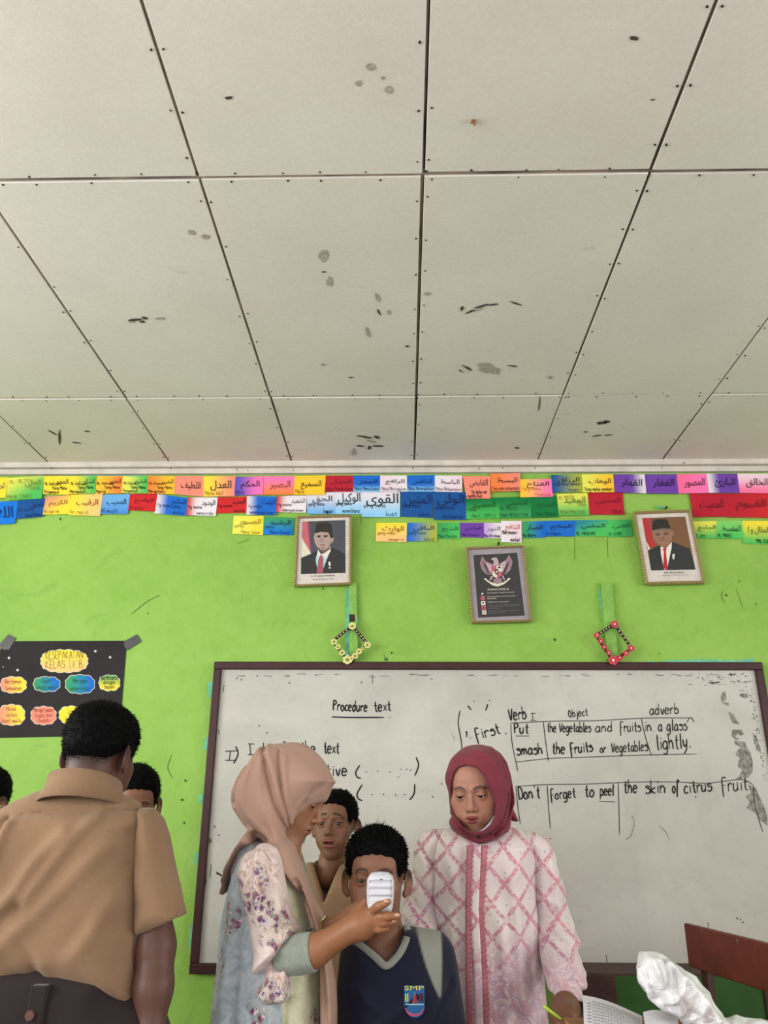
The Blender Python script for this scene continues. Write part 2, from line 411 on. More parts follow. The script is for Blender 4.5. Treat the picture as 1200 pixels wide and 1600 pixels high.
for k, (x, y, rx, ry, a) in enumerate([(206, 503, 5, 2, 0), (218, 500, 9, 1.6, .3), (748, 484, 8, 1.2, -.35), (553, 706, 3, 6, .2), (580, 690, 8, 1.3, .3), (250, 498, 8, 2, .1), (668, 459, 5, 3, 0), (765, 577, 20, 8, .3), (505, 400, 9, 9, 0),
    (515, 440, 5, 8, 0), (580, 105, 8, 6, 0), (608, 140, 7, 7, 0), (598, 122, 3, 3, 0), (560, 130, 6, 5, 0), (590, 465, 3, 8, -.4), (608, 488, 3, 4, 0), (575, 520, 3, 9, -.3), (300, 363, 7, 4, .1), (320, 370, 7, 4, .1), (505, 570, 4, 2, 0), (860, 590, 3, 3, 0)]):
    blot(mb, x, y, rx, ry, a, 11, -.0016, k+50)
tag(mb.build('water_stain', mat('faint_stain', (176, 168, 160), .85, .15, 90), ceiling), kind='stuff')
# small dry insect nest
mb = MB(); q = random.Random(3); c = Wz(738, 188)
for k in range(16):
    a = q.uniform(0, 6.28); l = q.uniform(.004, .011); e = c+np.array([math.cos(a)*l, math.sin(a)*l*.8, -q.uniform(.002, .012)])
    mb.tube([c+np.array([q.uniform(-.003, .003), q.uniform(-.003, .003), 0]), e], [.0022, .001], 5)
tag(mb.build('insect_nest', mat('straw_brown', (170, 128, 84), .9, .3, 80)), 'tiny dry brown insect nest clinging to the ceiling panel', 'insect nest')

# cornice (two steps) along the top of the wall
zc = W(600, 741, D)[2]
mb = MB(); mb.box(XL, XR, D-.022, D+.01, zc, zc+.030); mb.box(XL, XR, D-.040, D+.01, zc+.030, ZC+.005)
trim = struct(mb.build('trim_1', M_WHITE, bevel=.004))
mb = MB(); mb.box(XL, XR, D-.026, D-.0215, zc+.026, zc+.0295); mb.build('groove', mat('grey_groove', (150, 143, 135), .8), trim)
mb = MB()
for x, y in ((80, 731), (267, 732), (458, 734), (370, 733), (387, 734), (645, 731), (748, 732), (785, 731), (836, 731), (1034, 730), (1068, 723)):
    ribbon_px(mb, [(x-1, y), (x+1.4, y+.5)], 2.0, D-.0415)
tag(mb.build('nail', M_DARK, trim), kind='stuff')

# ------------------------------------------------------------------ paint patches, holes on the wall
mb = MB()
def patch(pts): poly_px(mb, pts, D-.0008)
def ragged(P, seed):
    q = random.Random(seed); out = []
    for i in range(len(P)):
        a, b = P[i], P[(i+1) % len(P)]
        for t in (0, .25, .5, .75): out.append((a[0]+(b[0]-a[0])*t+q.uniform(-1.1, 1.1), a[1]+(b[1]-a[1])*t+q.uniform(-1.6, 1.6)))
    return out
for k, P in enumerate(([(324, 1068), (332, 1064), (332, 1086), (326, 1090)], [(321, 1154), (327, 1150), (324, 1170), (318, 1172)], [(312, 1242), (318, 1240), (315, 1256), (310, 1254)], [(304, 1334), (309, 1332), (306, 1352), (302, 1350)], [(297, 1446), (301, 1446), (298, 1484), (295, 1480)])): patch(ragged(P, k))
patch(ragged([(336, 1035.5), (470, 1037), (560, 1035.5), (700, 1036), (720, 1041), (600, 1042), (336, 1043)], 21)); patch(ragged([(1010, 1033.5), (1090, 1031), (1176, 1029.5), (1178, 1036), (1010, 1038)], 22))
patch([(541, 920), (546, 915), (545, 1034), (539, 1036)]); patch([(555, 965), (560, 962), (561, 1036), (556, 1038)]); patch([(934, 925), (941, 916), (948, 980), (944, 985)])
patch([(130, 742), (170, 740), (230, 741), (228, 744), (130, 745)])
mb.build('paint_patch', M_TURQ, wall_front)
mb = MB(); q = random.Random(9)
for (x, y) in ((94, 811), (231, 958), (1181, 944), (1030, 1021), (288, 1286), (290, 1220), (867, 1000), (505, 920), (1155, 908), (1135, 930), (612, 1020), (604, 1030), (285, 1250)):
    n = 7; r = q.uniform(1.2, 3.0); poly_px(mb, [(x+math.cos(6.283*k/n)*r*q.uniform(.6, 1.3), y+math.sin(6.283*k/n)*r*q.uniform(.6, 1.2)) for k in range(n)], D-.0012)
for P in ([(1132, 942), (1127, 930), (1130, 924)], [(1160, 948), (1150, 920)], [(898, 840), (898, 874)], [(949, 840), (950, 872)], [(565, 806), (564, 818)], [(600, 1022), (602, 1037)], [(395, 1240), (392, 1262)], [(268, 1180), (262, 1200), (270, 1216)],
          [(205, 960), (230, 940), (250, 930)], [(370, 850), (390, 842)], [(276, 1385), (284, 1382)]):
    ribbon_px(mb, P, 1.0, D-.0011)
tag(mb.build('scuff', mat('dark_scuff', (72, 96, 50), .9, .2, 60), wall_front), kind='stuff')
# ================================================================== WHITEBOARD
def board_material():
    m = NT('used_whiteboard'); v = m.coord()
    n = m.noise(v, 2.4, 5, .6, .5); n2 = m.noise(v, 30, 4, .7)
    c = m.ramp(n, [(.3, lin((174, 172, 163))), (.7, lin((196, 194, 185)))])
    st = m.n('ShaderNodeMapping'); st.inputs['Scale'].default_value = (1.0, 1, 2.6); m.l(v, st.inputs['Vector'])
    w = m.noise(st.outputs[0], 3.0, 6, .7, .6)
    c = m.mix(m.ramp(w, [(.45, (0,)*3), (.8, (.16,)*3)]), c, lin((150, 146, 138)))
    c = m.mix(m.ramp(n2, [(.55, (0,)*3), (.8, (.25,)*3)]), c, lin((140, 135, 128)))
    m.col(c); m.rough(.32); m.b.inputs['Specular IOR Level'].default_value = .25
    return m.m
M_FRAME = mat('dark_maroon_wood', (60, 30, 31), .45, .12, 14)
M_INK = mat('black_marker_ink', (12, 12, 14), .5, .05)
M_SMUDGE = mat('smudged_ink', (140, 136, 128), .7, .3, 60)
BX, BT, BB, BW = -.84177, CAM[2]+.59939, CAM[2]-.6206, 2.42013
board = empty('whiteboard', (BX+BW/2, D, BB), 'big dirty whiteboard with a dark maroon wooden frame and black handwriting', 'whiteboard')
FT = .034; YF = D-.012; YI = YF-.0012
mb = MB(); mb.box(BX+.01, BX+BW-.01, YF, D-.001, BB+.01, BT-.01); mb.build('writing_surface', board_material(), board)
def rail(x0, x1, z0, z1):
    mb = MB(); mb.box(x0, x1, D-.030, D-.0005, z0, z1); o = mb.build('frame_rail', M_FRAME, board, bevel=.004); return o
rail(BX, BX+BW, BT-FT, BT); rail(BX, BX+BW, BB, BB+FT*1.1); rail(BX, BX+FT, BB+FT*1.1, BT-FT); rail(BX+BW-FT, BX+BW, BB+FT*1.1, BT-FT)
class CutMB(MB):
    def __init__(s): super().__init__(); s.cuts = []
def wp(m, *a, **k): m.cuts.append((len(m.v), len(m.f))); write_px(m, *a, **k)
def rp(m, *a, **k): m.cuts.append((len(m.v), len(m.f))); ribbon_px(m, *a, **k)
def writing(name, fn):
    mb = CutMB(); fn(mb); cuts = mb.cuts+[(len(mb.v), len(mb.f))]
    for (v0, f0), (v1, f1) in zip(cuts[:-1], cuts[1:]):
        if f1 > f0: mesh_obj(name, mb.v[v0:v1], [tuple(i-v0 for i in f) for f in mb.f[f0:f1]], M_INK, board)
IW = 2.25
writing('handwriting', lambda m: (wp(m, 'Procedure', 521, 1110, 574, 1112, 17, IW, YI), wp(m, 'text', 585, 1112, 611, 1110, 17, IW, YI), rp(m, [(518, 1120), (545, 1121), (600, 1121)], IW, YI), rp(m, [(608, 1121), (610, 1121)], 1.5, YI)))
writing('handwriting', lambda m: (rp(m, [(352, 1174), (371, 1173)], IW, YI), rp(m, [(360, 1174), (358, 1188)], IW, YI), rp(m, [(352, 1188), (369, 1188)], IW, YI), rp(m, [(368, 1166), (372, 1178), (365, 1193)], IW, YI)))
writing('handwriting', lambda m: (wp(m, 'I', 387, 1179, 398, 1179, 19, IW, YI), wp(m, 'dentify', 407, 1179, 455, 1178, 19, IW, YI), wp(m, 'the', 470, 1178, 493, 1178, 21, IW, YI), wp(m, 'text', 506, 1177, 530, 1177, 19, IW, YI)))
writing('handwriting', lambda m: (wp(m, 'adjective', 460, 1214, 543, 1212, 20, IW, YI), rp(m, [(562, 1196), (556, 1206), (558, 1214), (564, 1216)], IW, YI), rp(m, [(650, 1183), (654, 1196), (648, 1212)], IW, YI),
    [rp(m, [(x, y), (x+2.6, y)], 1.8, YI) for x, y in ((571, 1206), (589, 1205), (608, 1206), (625, 1202), (634, 1202), (640, 1203), (621, 1214))]))
writing('handwriting', lambda m: (wp(m, 'preposition', 450, 1250, 546, 1245, 20, IW, YI), rp(m, [(566, 1226), (558, 1240), (560, 1248), (566, 1251)], IW, YI), rp(m, [(648, 1225), (647, 1240), (640, 1250)], IW, YI),
    [rp(m, [(x, y), (x+2.4, y)], 2.2, YI) for x, y in ((580, 1242), (598, 1241), (617, 1242), (631, 1242))]))
writing('handwriting', lambda m: ([rp(m, P, 1.6, YI) for P in ([(719, 1110), (716, 1130), (721, 1160), (722, 1180)], [(731, 1102), (736, 1109)], [(762, 1100), (759, 1110)], [(739, 1096), (742, 1095)], [(764, 1095), (766, 1094)])],
    rp(m, [(731, 1103), (736, 1109)], 3, YI), rp(m, [(762, 1101), (759, 1110)], 3, YI), wp(m, '1.', 728, 1152, 736, 1152, 10, 1.8, YI), wp(m, 'First', 746, 1156, 782, 1146, 19, IW, YI), wp(m, ',', 788, 1146, 794, 1146, 14, IW, YI)))
writing('handwriting', lambda m: (wp(m, 'Verb', 796, 1126, 823, 1123, 20, IW, YI), wp(m, 'I', 829, 1126, 838, 1126, 13, 1.6, YI), wp(m, 'Object', 889, 1121, 919, 1118, 13, 1.5, YI), wp(m, 'adverb', 1016, 1117, 1061, 1115, 17, 1.7, YI)))
LW = 1.2
writing('table_line', lambda m: [rp(m, P, LW, YI, smooth=True) for P in ([(797, 1130), (860, 1127), (930, 1126), (1010, 1122), (1083, 1122)], [(1073, 1129), (1079, 1121), (1085, 1129)], [(798, 1130), (800, 1160), (806, 1190), (809, 1205)], [(849, 1128), (852, 1155), (857, 1190)],
    [(1002, 1122), (1008, 1150), (1018, 1181)], [(805, 1191), (860, 1185), (920, 1183), (1000, 1180), (1089, 1178)],
    [(806, 1229), (850, 1226), (920, 1225), (990, 1222), (1060, 1222), (1100, 1224), (1130, 1221), (1160, 1218), (1176, 1226)], [(806, 1228), (809, 1260), (813, 1288)], [(855, 1227), (857, 1260), (860, 1295)], [(966, 1222), (967, 1260), (968, 1304)], [(1177, 1226), (1180, 1260), (1192, 1300)])])
writing('handwriting', lambda m: (wp(m, 'Put', 804, 1146, 826, 1146, 17, IW, YI), rp(m, [(806, 1150), (827, 1150)], 1.6, YI), wp(m, 'the Vegetables', 855, 1144, 923, 1144, 16, 1.7, YI), wp(m, 'and', 931, 1144, 957, 1143, 16, 1.7, YI),
    wp(m, 'Fruits', 970, 1144, 1001, 1143, 17, 1.7, YI), wp(m, 'in. a glass', 1008, 1143, 1073, 1141, 18, 1.8, YI)))
writing('handwriting', lambda m: (wp(m, 'smash', 808, 1180, 848, 1178, 18, IW, YI), wp(m, 'the', 863, 1178, 883, 1178, 19, IW, YI), wp(m, 'Fruits', 893, 1178, 926, 1174, 18, IW, YI), wp(m, 'or', 938, 1176, 947, 1176, 15, 1.7, YI), wp(m, 'Vegetables', 956, 1176, 1012, 1173, 17, 1.7, YI),
    wp(m, 'lightly.', 1027, 1172, 1080, 1168, 24, 2.1, YI)))
writing('handwriting', lambda m: (wp(m, "Don't", 811, 1249, 844, 1247, 21, IW, YI), wp(m, 'Forget', 862, 1250, 900, 1246, 18, 2.0, YI), wp(m, 'to', 914, 1245, 929, 1245, 20, IW, YI), wp(m, 'peel', 938, 1243, 959, 1243, 18, IW, YI), rp(m, [(936, 1252), (961, 1253)], 1.5, YI),
    wp(m, 'the', 975, 1239, 996, 1239, 21, IW, YI), wp(m, 'skin', 1009, 1240, 1040, 1239, 21, IW, YI), wp(m, 'of', 1051, 1239, 1061, 1239, 20, IW, YI), wp(m, 'citrus', 1070, 1240, 1112, 1236, 21, IW, YI), wp(m, 'Fruit.', 1130, 1238, 1174, 1234, 24, 1.9, YI)))
# marker dots, dirt and the half-wiped smears near the right end
mb = MB(); q = random.Random(4)
def bl(mb, x, y, rx, ry, n=9, mi=0): poly_px(mb, [(x+math.cos(6.283*k/n)*rx*q.uniform(.6, 1.2), y+math.sin(6.283*k/n)*ry*q.uniform(.6, 1.2)) for k in range(n)], YI+.0002, mi)
for x, y in ((405, 1134), (417, 1145), (452, 1067), (377, 1062), (370, 1060), (402, 1056), (565, 1066), (494, 1055), (1152, 1435), (1157, 1437), (1161, 1441), (1087, 1245), (342, 1305), (690, 1225), (676, 1245), (860, 1310)): bl(mb, x, y, 1.3, 1.3)
for P in ([(582, 1055), (582, 1068)], [(350, 1070), (349, 1081)], [(341, 1140), (343, 1148)], [(338, 1362), (347, 1368)], [(478, 1305), (474, 1318)], [(330, 1350), (328, 1372)], [(1075, 1070), (1082, 1069)], [(672, 1060), (676, 1062)], [(1142, 1052), (1144, 1056)], [(1160, 1053), (1163, 1052)], [(947, 1492), (949, 1507)], [(1106, 1441), (1107, 1450)]): ribbon_px(mb, P, 1.3, YI)
ribbon_px(mb, [(338, 1364), (348, 1369)], 3.5, YI)
for k in range(46): bl(mb, q.uniform(1090, 1172), 1052+abs(q.gauss(0, 9)), q.uniform(.5, 1.8), q.uniform(.3, .9), 6)
for k in range(60):
    t = q.random(); y = 1060+t*160; bl(mb, 1171+(y-1048)*.17-abs(q.gauss(1, 5)), y, q.uniform(.4, 1.2), q.uniform(.5, 1.6), 6)
tag(mb.build('ink_speck', M_INK, board), kind='stuff')
mb = MB(); q = random.Random(8)
for P in ([(1128, 1082), (1134, 1080), (1135, 1092), (1130, 1096), (1139, 1099), (1138, 1103), (1129, 1100), (1126, 1090)], [(1158, 1083), (1168, 1084), (1169, 1090), (1163, 1091), (1155, 1087)], [(1138, 1112), (1146, 1116), (1150, 1124), (1156, 1132), (1150, 1131), (1144, 1129), (1141, 1122)],
          [(1144, 1140), (1158, 1140), (1163, 1147), (1157, 1150), (1153, 1146), (1149, 1152), (1156, 1154), (1150, 1157), (1143, 1150)], [(1147, 1158), (1165, 1159), (1166, 1166), (1173, 1176), (1176, 1190), (1176, 1205), (1170, 1214), (1150, 1218), (1155, 1212), (1160, 1203), (1153, 1198), (1153, 1190), (1156, 1184), (1149, 1180), (1152, 1172), (1158, 1168), (1149, 1163)],
          [(1168, 1226), (1180, 1230), (1187, 1245), (1194, 1260), (1199, 1275), (1199, 1290), (1188, 1282), (1180, 1270), (1166, 1262), (1172, 1254), (1165, 1244), (1174, 1238)],
          [(1176, 1145), (1182, 1150), (1188, 1172), (1190, 1178), (1183, 1172), (1178, 1160)]): poly_px(mb, P, YI+.0005)
for k in range(40): bl(mb, q.uniform(345, 1160), 1053+abs(q.gauss(0, 2.2)), q.uniform(2, 9), q.uniform(.4, 1.2), 7)
for k in range(16): bl(mb, q.uniform(1105, 1172), 1062+abs(q.gauss(0, 7)), q.uniform(2, 7), q.uniform(.6, 1.7), 7)
for k in range(14):
    t = q.random(); bl(mb, 330-t*25+q.uniform(0, 6)-8*0, 1290+t*160, q.uniform(1, 3), q.uniform(2, 9), 7)
for P in ([(987, 1275), (991, 1285), (986, 1305), (978, 1312)], [(1030, 1290), (1040, 1300), (1046, 1312)], [(706, 1145), (711, 1158)]): ribbon_px(mb, P, 1.6, YI+.0005)
tag(mb.build('ink_smear', M_SMUDGE, board), kind='stuff')

# ================================================================== PAPER CARDS WITH NAMES
M_CARD = mat_vcol('painted_paper', .85, 200, .04)
CARD_INK = {c: mat('card_ink_'+c, v, .7, .05) for c, v in {'black': (24, 24, 26), 'grey': (92, 90, 100), 'navy': (18, 36, 92), 'olive': (126, 122, 44), 'green': (24, 92, 48), 'brown': (140, 70, 44), 'darkred': (112, 24, 40), 'purple': (66, 40, 110), 'rust': (206, 96, 60)}.items()}
C_ = {'yel': (246, 222, 60), 'lem': (236, 232, 96), 'gold': (250, 200, 50), 'ora': (244, 132, 60), 'sal': (250, 142, 122), 'pink': (252, 120, 184), 'hot': (250, 110, 160), 'cri': (186, 32, 52), 'red': (206, 40, 44), 'grn': (76, 190, 92), 'mgr': (60, 160, 90), 'dgr': (14, 120, 62),
      'lgr': (130, 210, 110), 'blu': (26, 106, 204), 'dbl': (24, 84, 154), 'bri': (20, 122, 226), 'lbl': (110, 176, 232), 'sky': (140, 204, 244), 'wht': (232, 226, 232), 'pwh': (240, 214, 228), 'pur': (112, 66, 168), 'vio': (84, 84, 190), 'lil': (196, 160, 220), 'tea': (30, 130, 160), 'pch': (250, 196, 130), 'oli': (170, 180, 60)}
WORDS = {'yel': 'yellow', 'lem': 'lemon yellow', 'gold': 'golden yellow', 'ora': 'orange', 'sal': 'salmon', 'pink': 'pink', 'hot': 'hot pink', 'cri': 'crimson', 'red': 'red', 'grn': 'green', 'mgr': 'mid green', 'dgr': 'dark green', 'lgr': 'light green', 'blu': 'blue', 'dbl': 'dark blue',
         'bri': 'bright blue', 'lbl': 'light blue', 'sky': 'sky blue', 'wht': 'white', 'pwh': 'pinkish white', 'pur': 'purple', 'vio': 'violet', 'lil': 'lilac', 'tea': 'teal', 'pch': 'peach', 'oli': 'olive'}
ORD = ['first', 'second', 'third', 'fourth', 'fifth', 'sixth', 'seventh', 'eighth', 'ninth', 'tenth', 'eleventh', 'twelfth', 'thirteenth', 'fourteenth', 'fifteenth', 'sixteenth', 'seventeenth', 'eighteenth', 'nineteenth', 'twentieth', 'twenty-first', 'twenty-second', 'twenty-third', 'twenty-fourth', 'twenty-fifth', 'twenty-sixth', 'twenty-seventh']
# x0 top-left, x1 top-right, y; bottom; colours left/right or top/bottom ('v'); arabic, its ink; latin lines, ink
R1 = [
 ((-8, 746), (14, 746), (8, 778), (-10, 778), 'yel', 'yel', 'h', 'الحي', 'grey', [], 'grey'),
 ((14, 747), (69, 743), (65, 779), (8, 782), 'lem', 'grn', 'd', 'العلي', 'olive', ["AL-'ALIYU", 'YANG', 'MAHA TINGGI'], 'olive'),
 ((69, 744), (110, 744), (107, 773), (67, 772), 'yel', 'yel', 'h', 'العفو', 'black', ['AL-Gafuuru', 'Yang Maha', 'Pengampun'], 'black'),
 ((110, 744), (151, 744), (148, 771), (107, 772), 'yel', 'grn', 'h', 'الشكور', 'black', ['AL-Gafuuru', 'Yang Maha', 'Mensyukuri'], 'black'),
 ((151, 744), (192, 744), (190, 771), (148, 771), 'gold', 'ora', 'h', 'الغفور', 'black', ['AL-Azhiimu', 'Yang Maha', 'Agung'], 'black'),
 ((192, 744), (231, 745), (230, 771), (190, 770), 'lem', 'grn', 'h', 'الحليم', 'black', ['Al-Halimu', 'Yang Maha', 'Penyantun'], 'black'),
 ((231, 744), (273, 744), (272, 772), (230, 771), 'ora', 'gold', 'h', 'الخبير', 'black', ['Al-Khobir', 'Yang Maha', 'Mengetahui'], 'black'),
 ((273, 744), (318, 744), (318, 776), (272, 772), 'sal', 'sal', 'h', 'اللطيف', 'black', [], 'grey'),
 ((318, 744), (368, 744), (367, 775), (318, 776), 'yel', 'sal', 'h', 'العدل', 'black', ['Maha Adil'], 'brown'),
 ((368, 745), (411, 744), (411, 773), (366, 774), 'vio', 'pink', 'h', 'الحكم', 'black', ['Maha'], 'purple'),
 ((411, 744), (460, 744), (459, 773), (411, 773), 'pink', 'ora', 'v', 'البصير', 'brown', [], 'grey'),
 ((460, 744), (509, 743), (507, 773), (459, 773), 'gold', 'gold', 'h', 'السميع', 'black', ['Maha'], 'brown'),
 ((508, 743), (553, 743), (552, 768), (508, 768), 'cri', 'cri', 'h', 'المذل', 'darkred', ['Maha Menghinakan'], 'darkred'),
 ((552, 743), (594, 743), (594, 768), (552, 768), 'blu', 'sky', 'v3', 'المعز', 'navy', ['Maha Memuliakan'], 'navy'),
 ((594, 743), (636, 743), (636, 768), (594, 768), 'pwh', 'wht', 'h', 'الرافع', 'black', ['Maha Meninggikan'], 'grey'),
 ((636, 743), (679, 742), (679, 768), (636, 768), 'blu', 'sky', 'v3', 'الخافض', 'navy', ['Maha Merendahkan'], 'navy'),
 ((679, 743), (722, 743), (722, 769), (679, 768), 'wht', 'pwh', 'h', 'الباسط', 'black', ['Maha Melapangkan'], 'grey'),
 ((723, 744), (766, 744), (766, 779), (729, 779), 'sal', 'sal', 'h', 'القابض', 'black', ['', 'Yg maha me-', 'nyempitkan'], 'black'),
 ((766, 740), (813, 739), (813, 767), (768, 768), 'ora', 'sal', 'h', 'البسط', 'black', ['Yang maha melapangkan'], 'brown'),
 ((813, 749), (862, 748), (864, 776), (813, 777), 'gold', 'pink', 'h', 'الفتاح', 'black', ['Yang Maha', 'Pembuka'], 'rust'),
 ((861, 742), (909, 741), (911, 769), (863, 769), 'dbl', 'oli', 'h', 'الرزاق', 'black', ['Yang maha memberi', 'rezeki'], 'navy'),
 ((909, 741), (958, 741), (960, 769), (911, 769), 'lem', 'gold', 'h', 'الوهاب', 'black', ['Yang maha pemberi'], 'black'),
 ((958, 741), (1007, 741), (1010, 771), (960, 769), 'pur', 'wht', 'h3', 'القهار', 'black', [], 'grey'),
 ((1007, 741), (1057, 741), (1060, 771), (1010, 771), 'pur', 'pur', 'h', 'الغفار', 'black', [], 'grey'),
 ((1057, 741), (1104, 740), (1108, 770), (1060, 771), 'hot', 'pink', 'h', 'المصور', 'black', [], 'grey'),
 ((1104, 740), (1152, 740), (1156, 770), (1108, 770), 'wht', 'pur', 'h1', 'البارئ', 'black', [], 'grey'),
 ((1152, 740), (1204, 740), (1206, 771), (1156, 770), 'pwh', 'hot', 'v', 'الخالق', 'black', [], 'grey')]
R2 = [
 ((-12, 784), (28, 783), (23, 818), (-14, 820), 'bri', 'bri', 'h', 'الله', 'navy', [], 'navy'),
 ((28, 782), (71, 779), (67, 807), (24, 811), 'dbl', 'dbl', 'h', 'الجليل', 'navy', ['Al-Jaliil', 'Yang Maha'], 'navy'),
 ((70, 777), (112, 773), (107, 803), (67, 804), 'sal', 'yel', 'd', 'الكريم', 'brown', ['Al-kariim'], 'brown'),
 ((112, 773), (161, 771), (156, 806), (107, 805), 'yel', 'pch', 'h', 'الرقيب', 'brown', ['Ar-raqiib'], 'olive'),
 ((161, 773), (203, 772), (200, 803), (156, 803), 'lbl', 'blu', 'v1', 'المجيب', 'navy', ['Al-mujiib'], 'navy'),
 ((203, 772), (246, 771), (242, 799), (200, 797), 'red', 'red', 'h', 'الواسع', 'darkred', ['Al-waasi'], 'darkred'),
 ((246, 772), (293, 778), (291, 806), (241, 802), 'wht', 'blu', 'h1', 'الحكيم', 'navy', ['Yg maha peny-', 'antun'], 'navy'),
 ((293, 777), (340, 777), (337, 806), (291, 805), 'red', 'wht', 'h1', 'الودود', 'black', ['Yg maha', 'mencintai'], 'black'),
 ((340, 777), (386, 776), (385, 801), (338, 802), 'red', 'red', 'h', 'المجيد', 'black', ['Yg maha', 'mulia'], 'black'),
 ((386, 775), (432, 776), (431, 805), (385, 804), 'wht', 'blu', 'h1', 'الباعث', 'navy', ['Yg maha', 'membangkitkan'], 'navy'),
 ((433, 775), (479, 774), (478, 801), (431, 800), 'red', 'wht', 'h1', 'الشهيد', 'black', ['Yg maha', 'menyaksikan'], 'black'),
 ((479, 770), (523, 769), (524, 803), (480, 803), 'wht', 'lbl', 'v', 'الحق', 'black', ['yang maha', 'benar'], 'black'),
 ((523, 768), (565, 766), (565, 803), (523, 803), 'wht', 'sky', 'v', 'الوكيل', 'black', ['yang maha', 'memelihara'], 'black'),
 ((565, 767), (625, 768), (625, 808), (565, 808), 'wht', 'sky', 'v', 'القوى', 'black', ['yang maha', 'kuat'], 'black'),
 ((626, 768), (676, 768), (676, 809), (626, 807), 'dbl', 'dbl', 'h', 'المتين', 'navy', ['yang maha', 'kokoh'], 'navy'),
 ((676, 768), (727, 769), (728, 812), (678, 812), 'dbl', 'dbl', 'h', 'الولي', 'navy', ['yang maha', 'melindungi'], 'navy'),
 ((727, 780), (780, 777), (780, 810), (728, 811), 'dgr', 'grn', 'v', 'الحميد', 'green', ['YANG', 'MAHA TERPUJI'], 'green'),
 ((780, 777), (830, 776), (830, 809), (780, 810), 'dgr', 'mgr', 'v', 'المحصي', 'green', ['AL-MUHSI', 'YANG MENGHITUNG'], 'green'),
 ((830, 776), (870, 775), (873, 808), (830, 809), 'dgr', 'dgr', 'h', 'المبدئ', 'green', ['', 'YANG MEMULAI'], 'green'),
 ((870, 772), (918, 770), (921, 805), (873, 805), 'lem', 'grn', 'v', 'المعيد', 'green', ['AL-MUIDU', 'YANG', 'MENGEMBALIKAN'], 'olive'),
 ((919, 770), (973, 769), (976, 804), (921, 804), 'cri', 'cri', 'h', 'المحيي', 'darkred', ['', 'MAHA'], 'darkred'),
 ((1077, 771), (1137, 771), (1137, 807), (1083, 808), 'cri', 'cri', 'h', 'المميت', 'darkred', [''], 'darkred'),
 ((1137, 771), (1204, 771), (1206, 809), (1135, 808), 'cri', 'red', 'h', 'القيوم', 'darkred', [''], 'darkred')]
R3 = [
 ((365, 806), (413, 806), (411, 836), (363, 834), 'lem', 'yel', 'h', 'الصبور', 'olive', ['yang', 'Maha Sabar'], 'olive'),
 ((412, 807), (460, 809), (457, 836), (411, 835), 'mgr', 'bri', 'v', 'الرشيد', 'tealink', ['yang', 'Maha Pandai'], 'navy'),
 ((588, 817), (636, 817), (635, 847), (587, 846), 'yel', 'pch', 'v', 'الوارث', 'brown', ['yang maha', 'mewarisi'], 'brown'),
 ((636, 817), (683, 817), (683, 846), (635, 846), 'blu', 'oli', 'h', 'الباقي', 'navy', ['yang maha', 'kekal'], 'green'),
 ((683, 817), (719, 817), (719, 842), (683, 842), 'mgr', 'grn', 'h', 'البديع', 'green', ['Maha Pencipta'], 'green'),
 ((718, 817), (756, 817), (756, 840), (719, 839), 'pur', 'pur', 'h', 'الهادي', 'purple', ['Maha Pemberi'], 'purple'),
 ((755, 817), (784, 817), (784, 841), (755, 841), 'lil', 'wht', 'h', 'النور', 'grey', ['Maha Bercahaya'], 'navy'),
 ((783, 814), (815, 814), (815, 848), (783, 847), 'wht', 'pwh', 'h', 'النافع', 'hotink', ['Maha memberi', 'manfaat'], 'black'),
 ((816, 815), (851, 814), (851, 840), (816, 841), 'mgr', 'blu', 'h', 'الضار', 'black', ['Ad-dharru'], 'black'),
 ((850, 814), (898, 813), (898, 838), (851, 838), 'blu', 'blu', 'h', 'المانع', 'navy', ['Al Maani'], 'navy'),
 ((898, 813), (950, 812), (950, 838), (898, 838), 'tea', 'grn', 'd', 'المغني', 'black', ['AL-MUGHNI'], 'black'),
 ((950, 812), (986, 812), (989, 838), (950, 839), 'grn', 'mgr', 'h', 'الغني', 'green', ['AL-GHANI'], 'green'),
 ((1080, 815), (1122, 814), (1122, 841), (1085, 841), 'lem', 'grn', 'v', 'الجامع', 'green', ['AL Jami'], 'green'),
 ((1120, 814), (1160, 814), (1162, 842), (1120, 841), 'lgr', 'grn', 'v', 'المقسط', 'black', ['AL-MUQSI'], 'black'),
 ((1158, 814), (1204, 814), (1206, 851), (1161, 849), 'yel', 'grn', 'v', 'الجلال و ا', 'black', ['', 'MALIKUL'], 'black')]
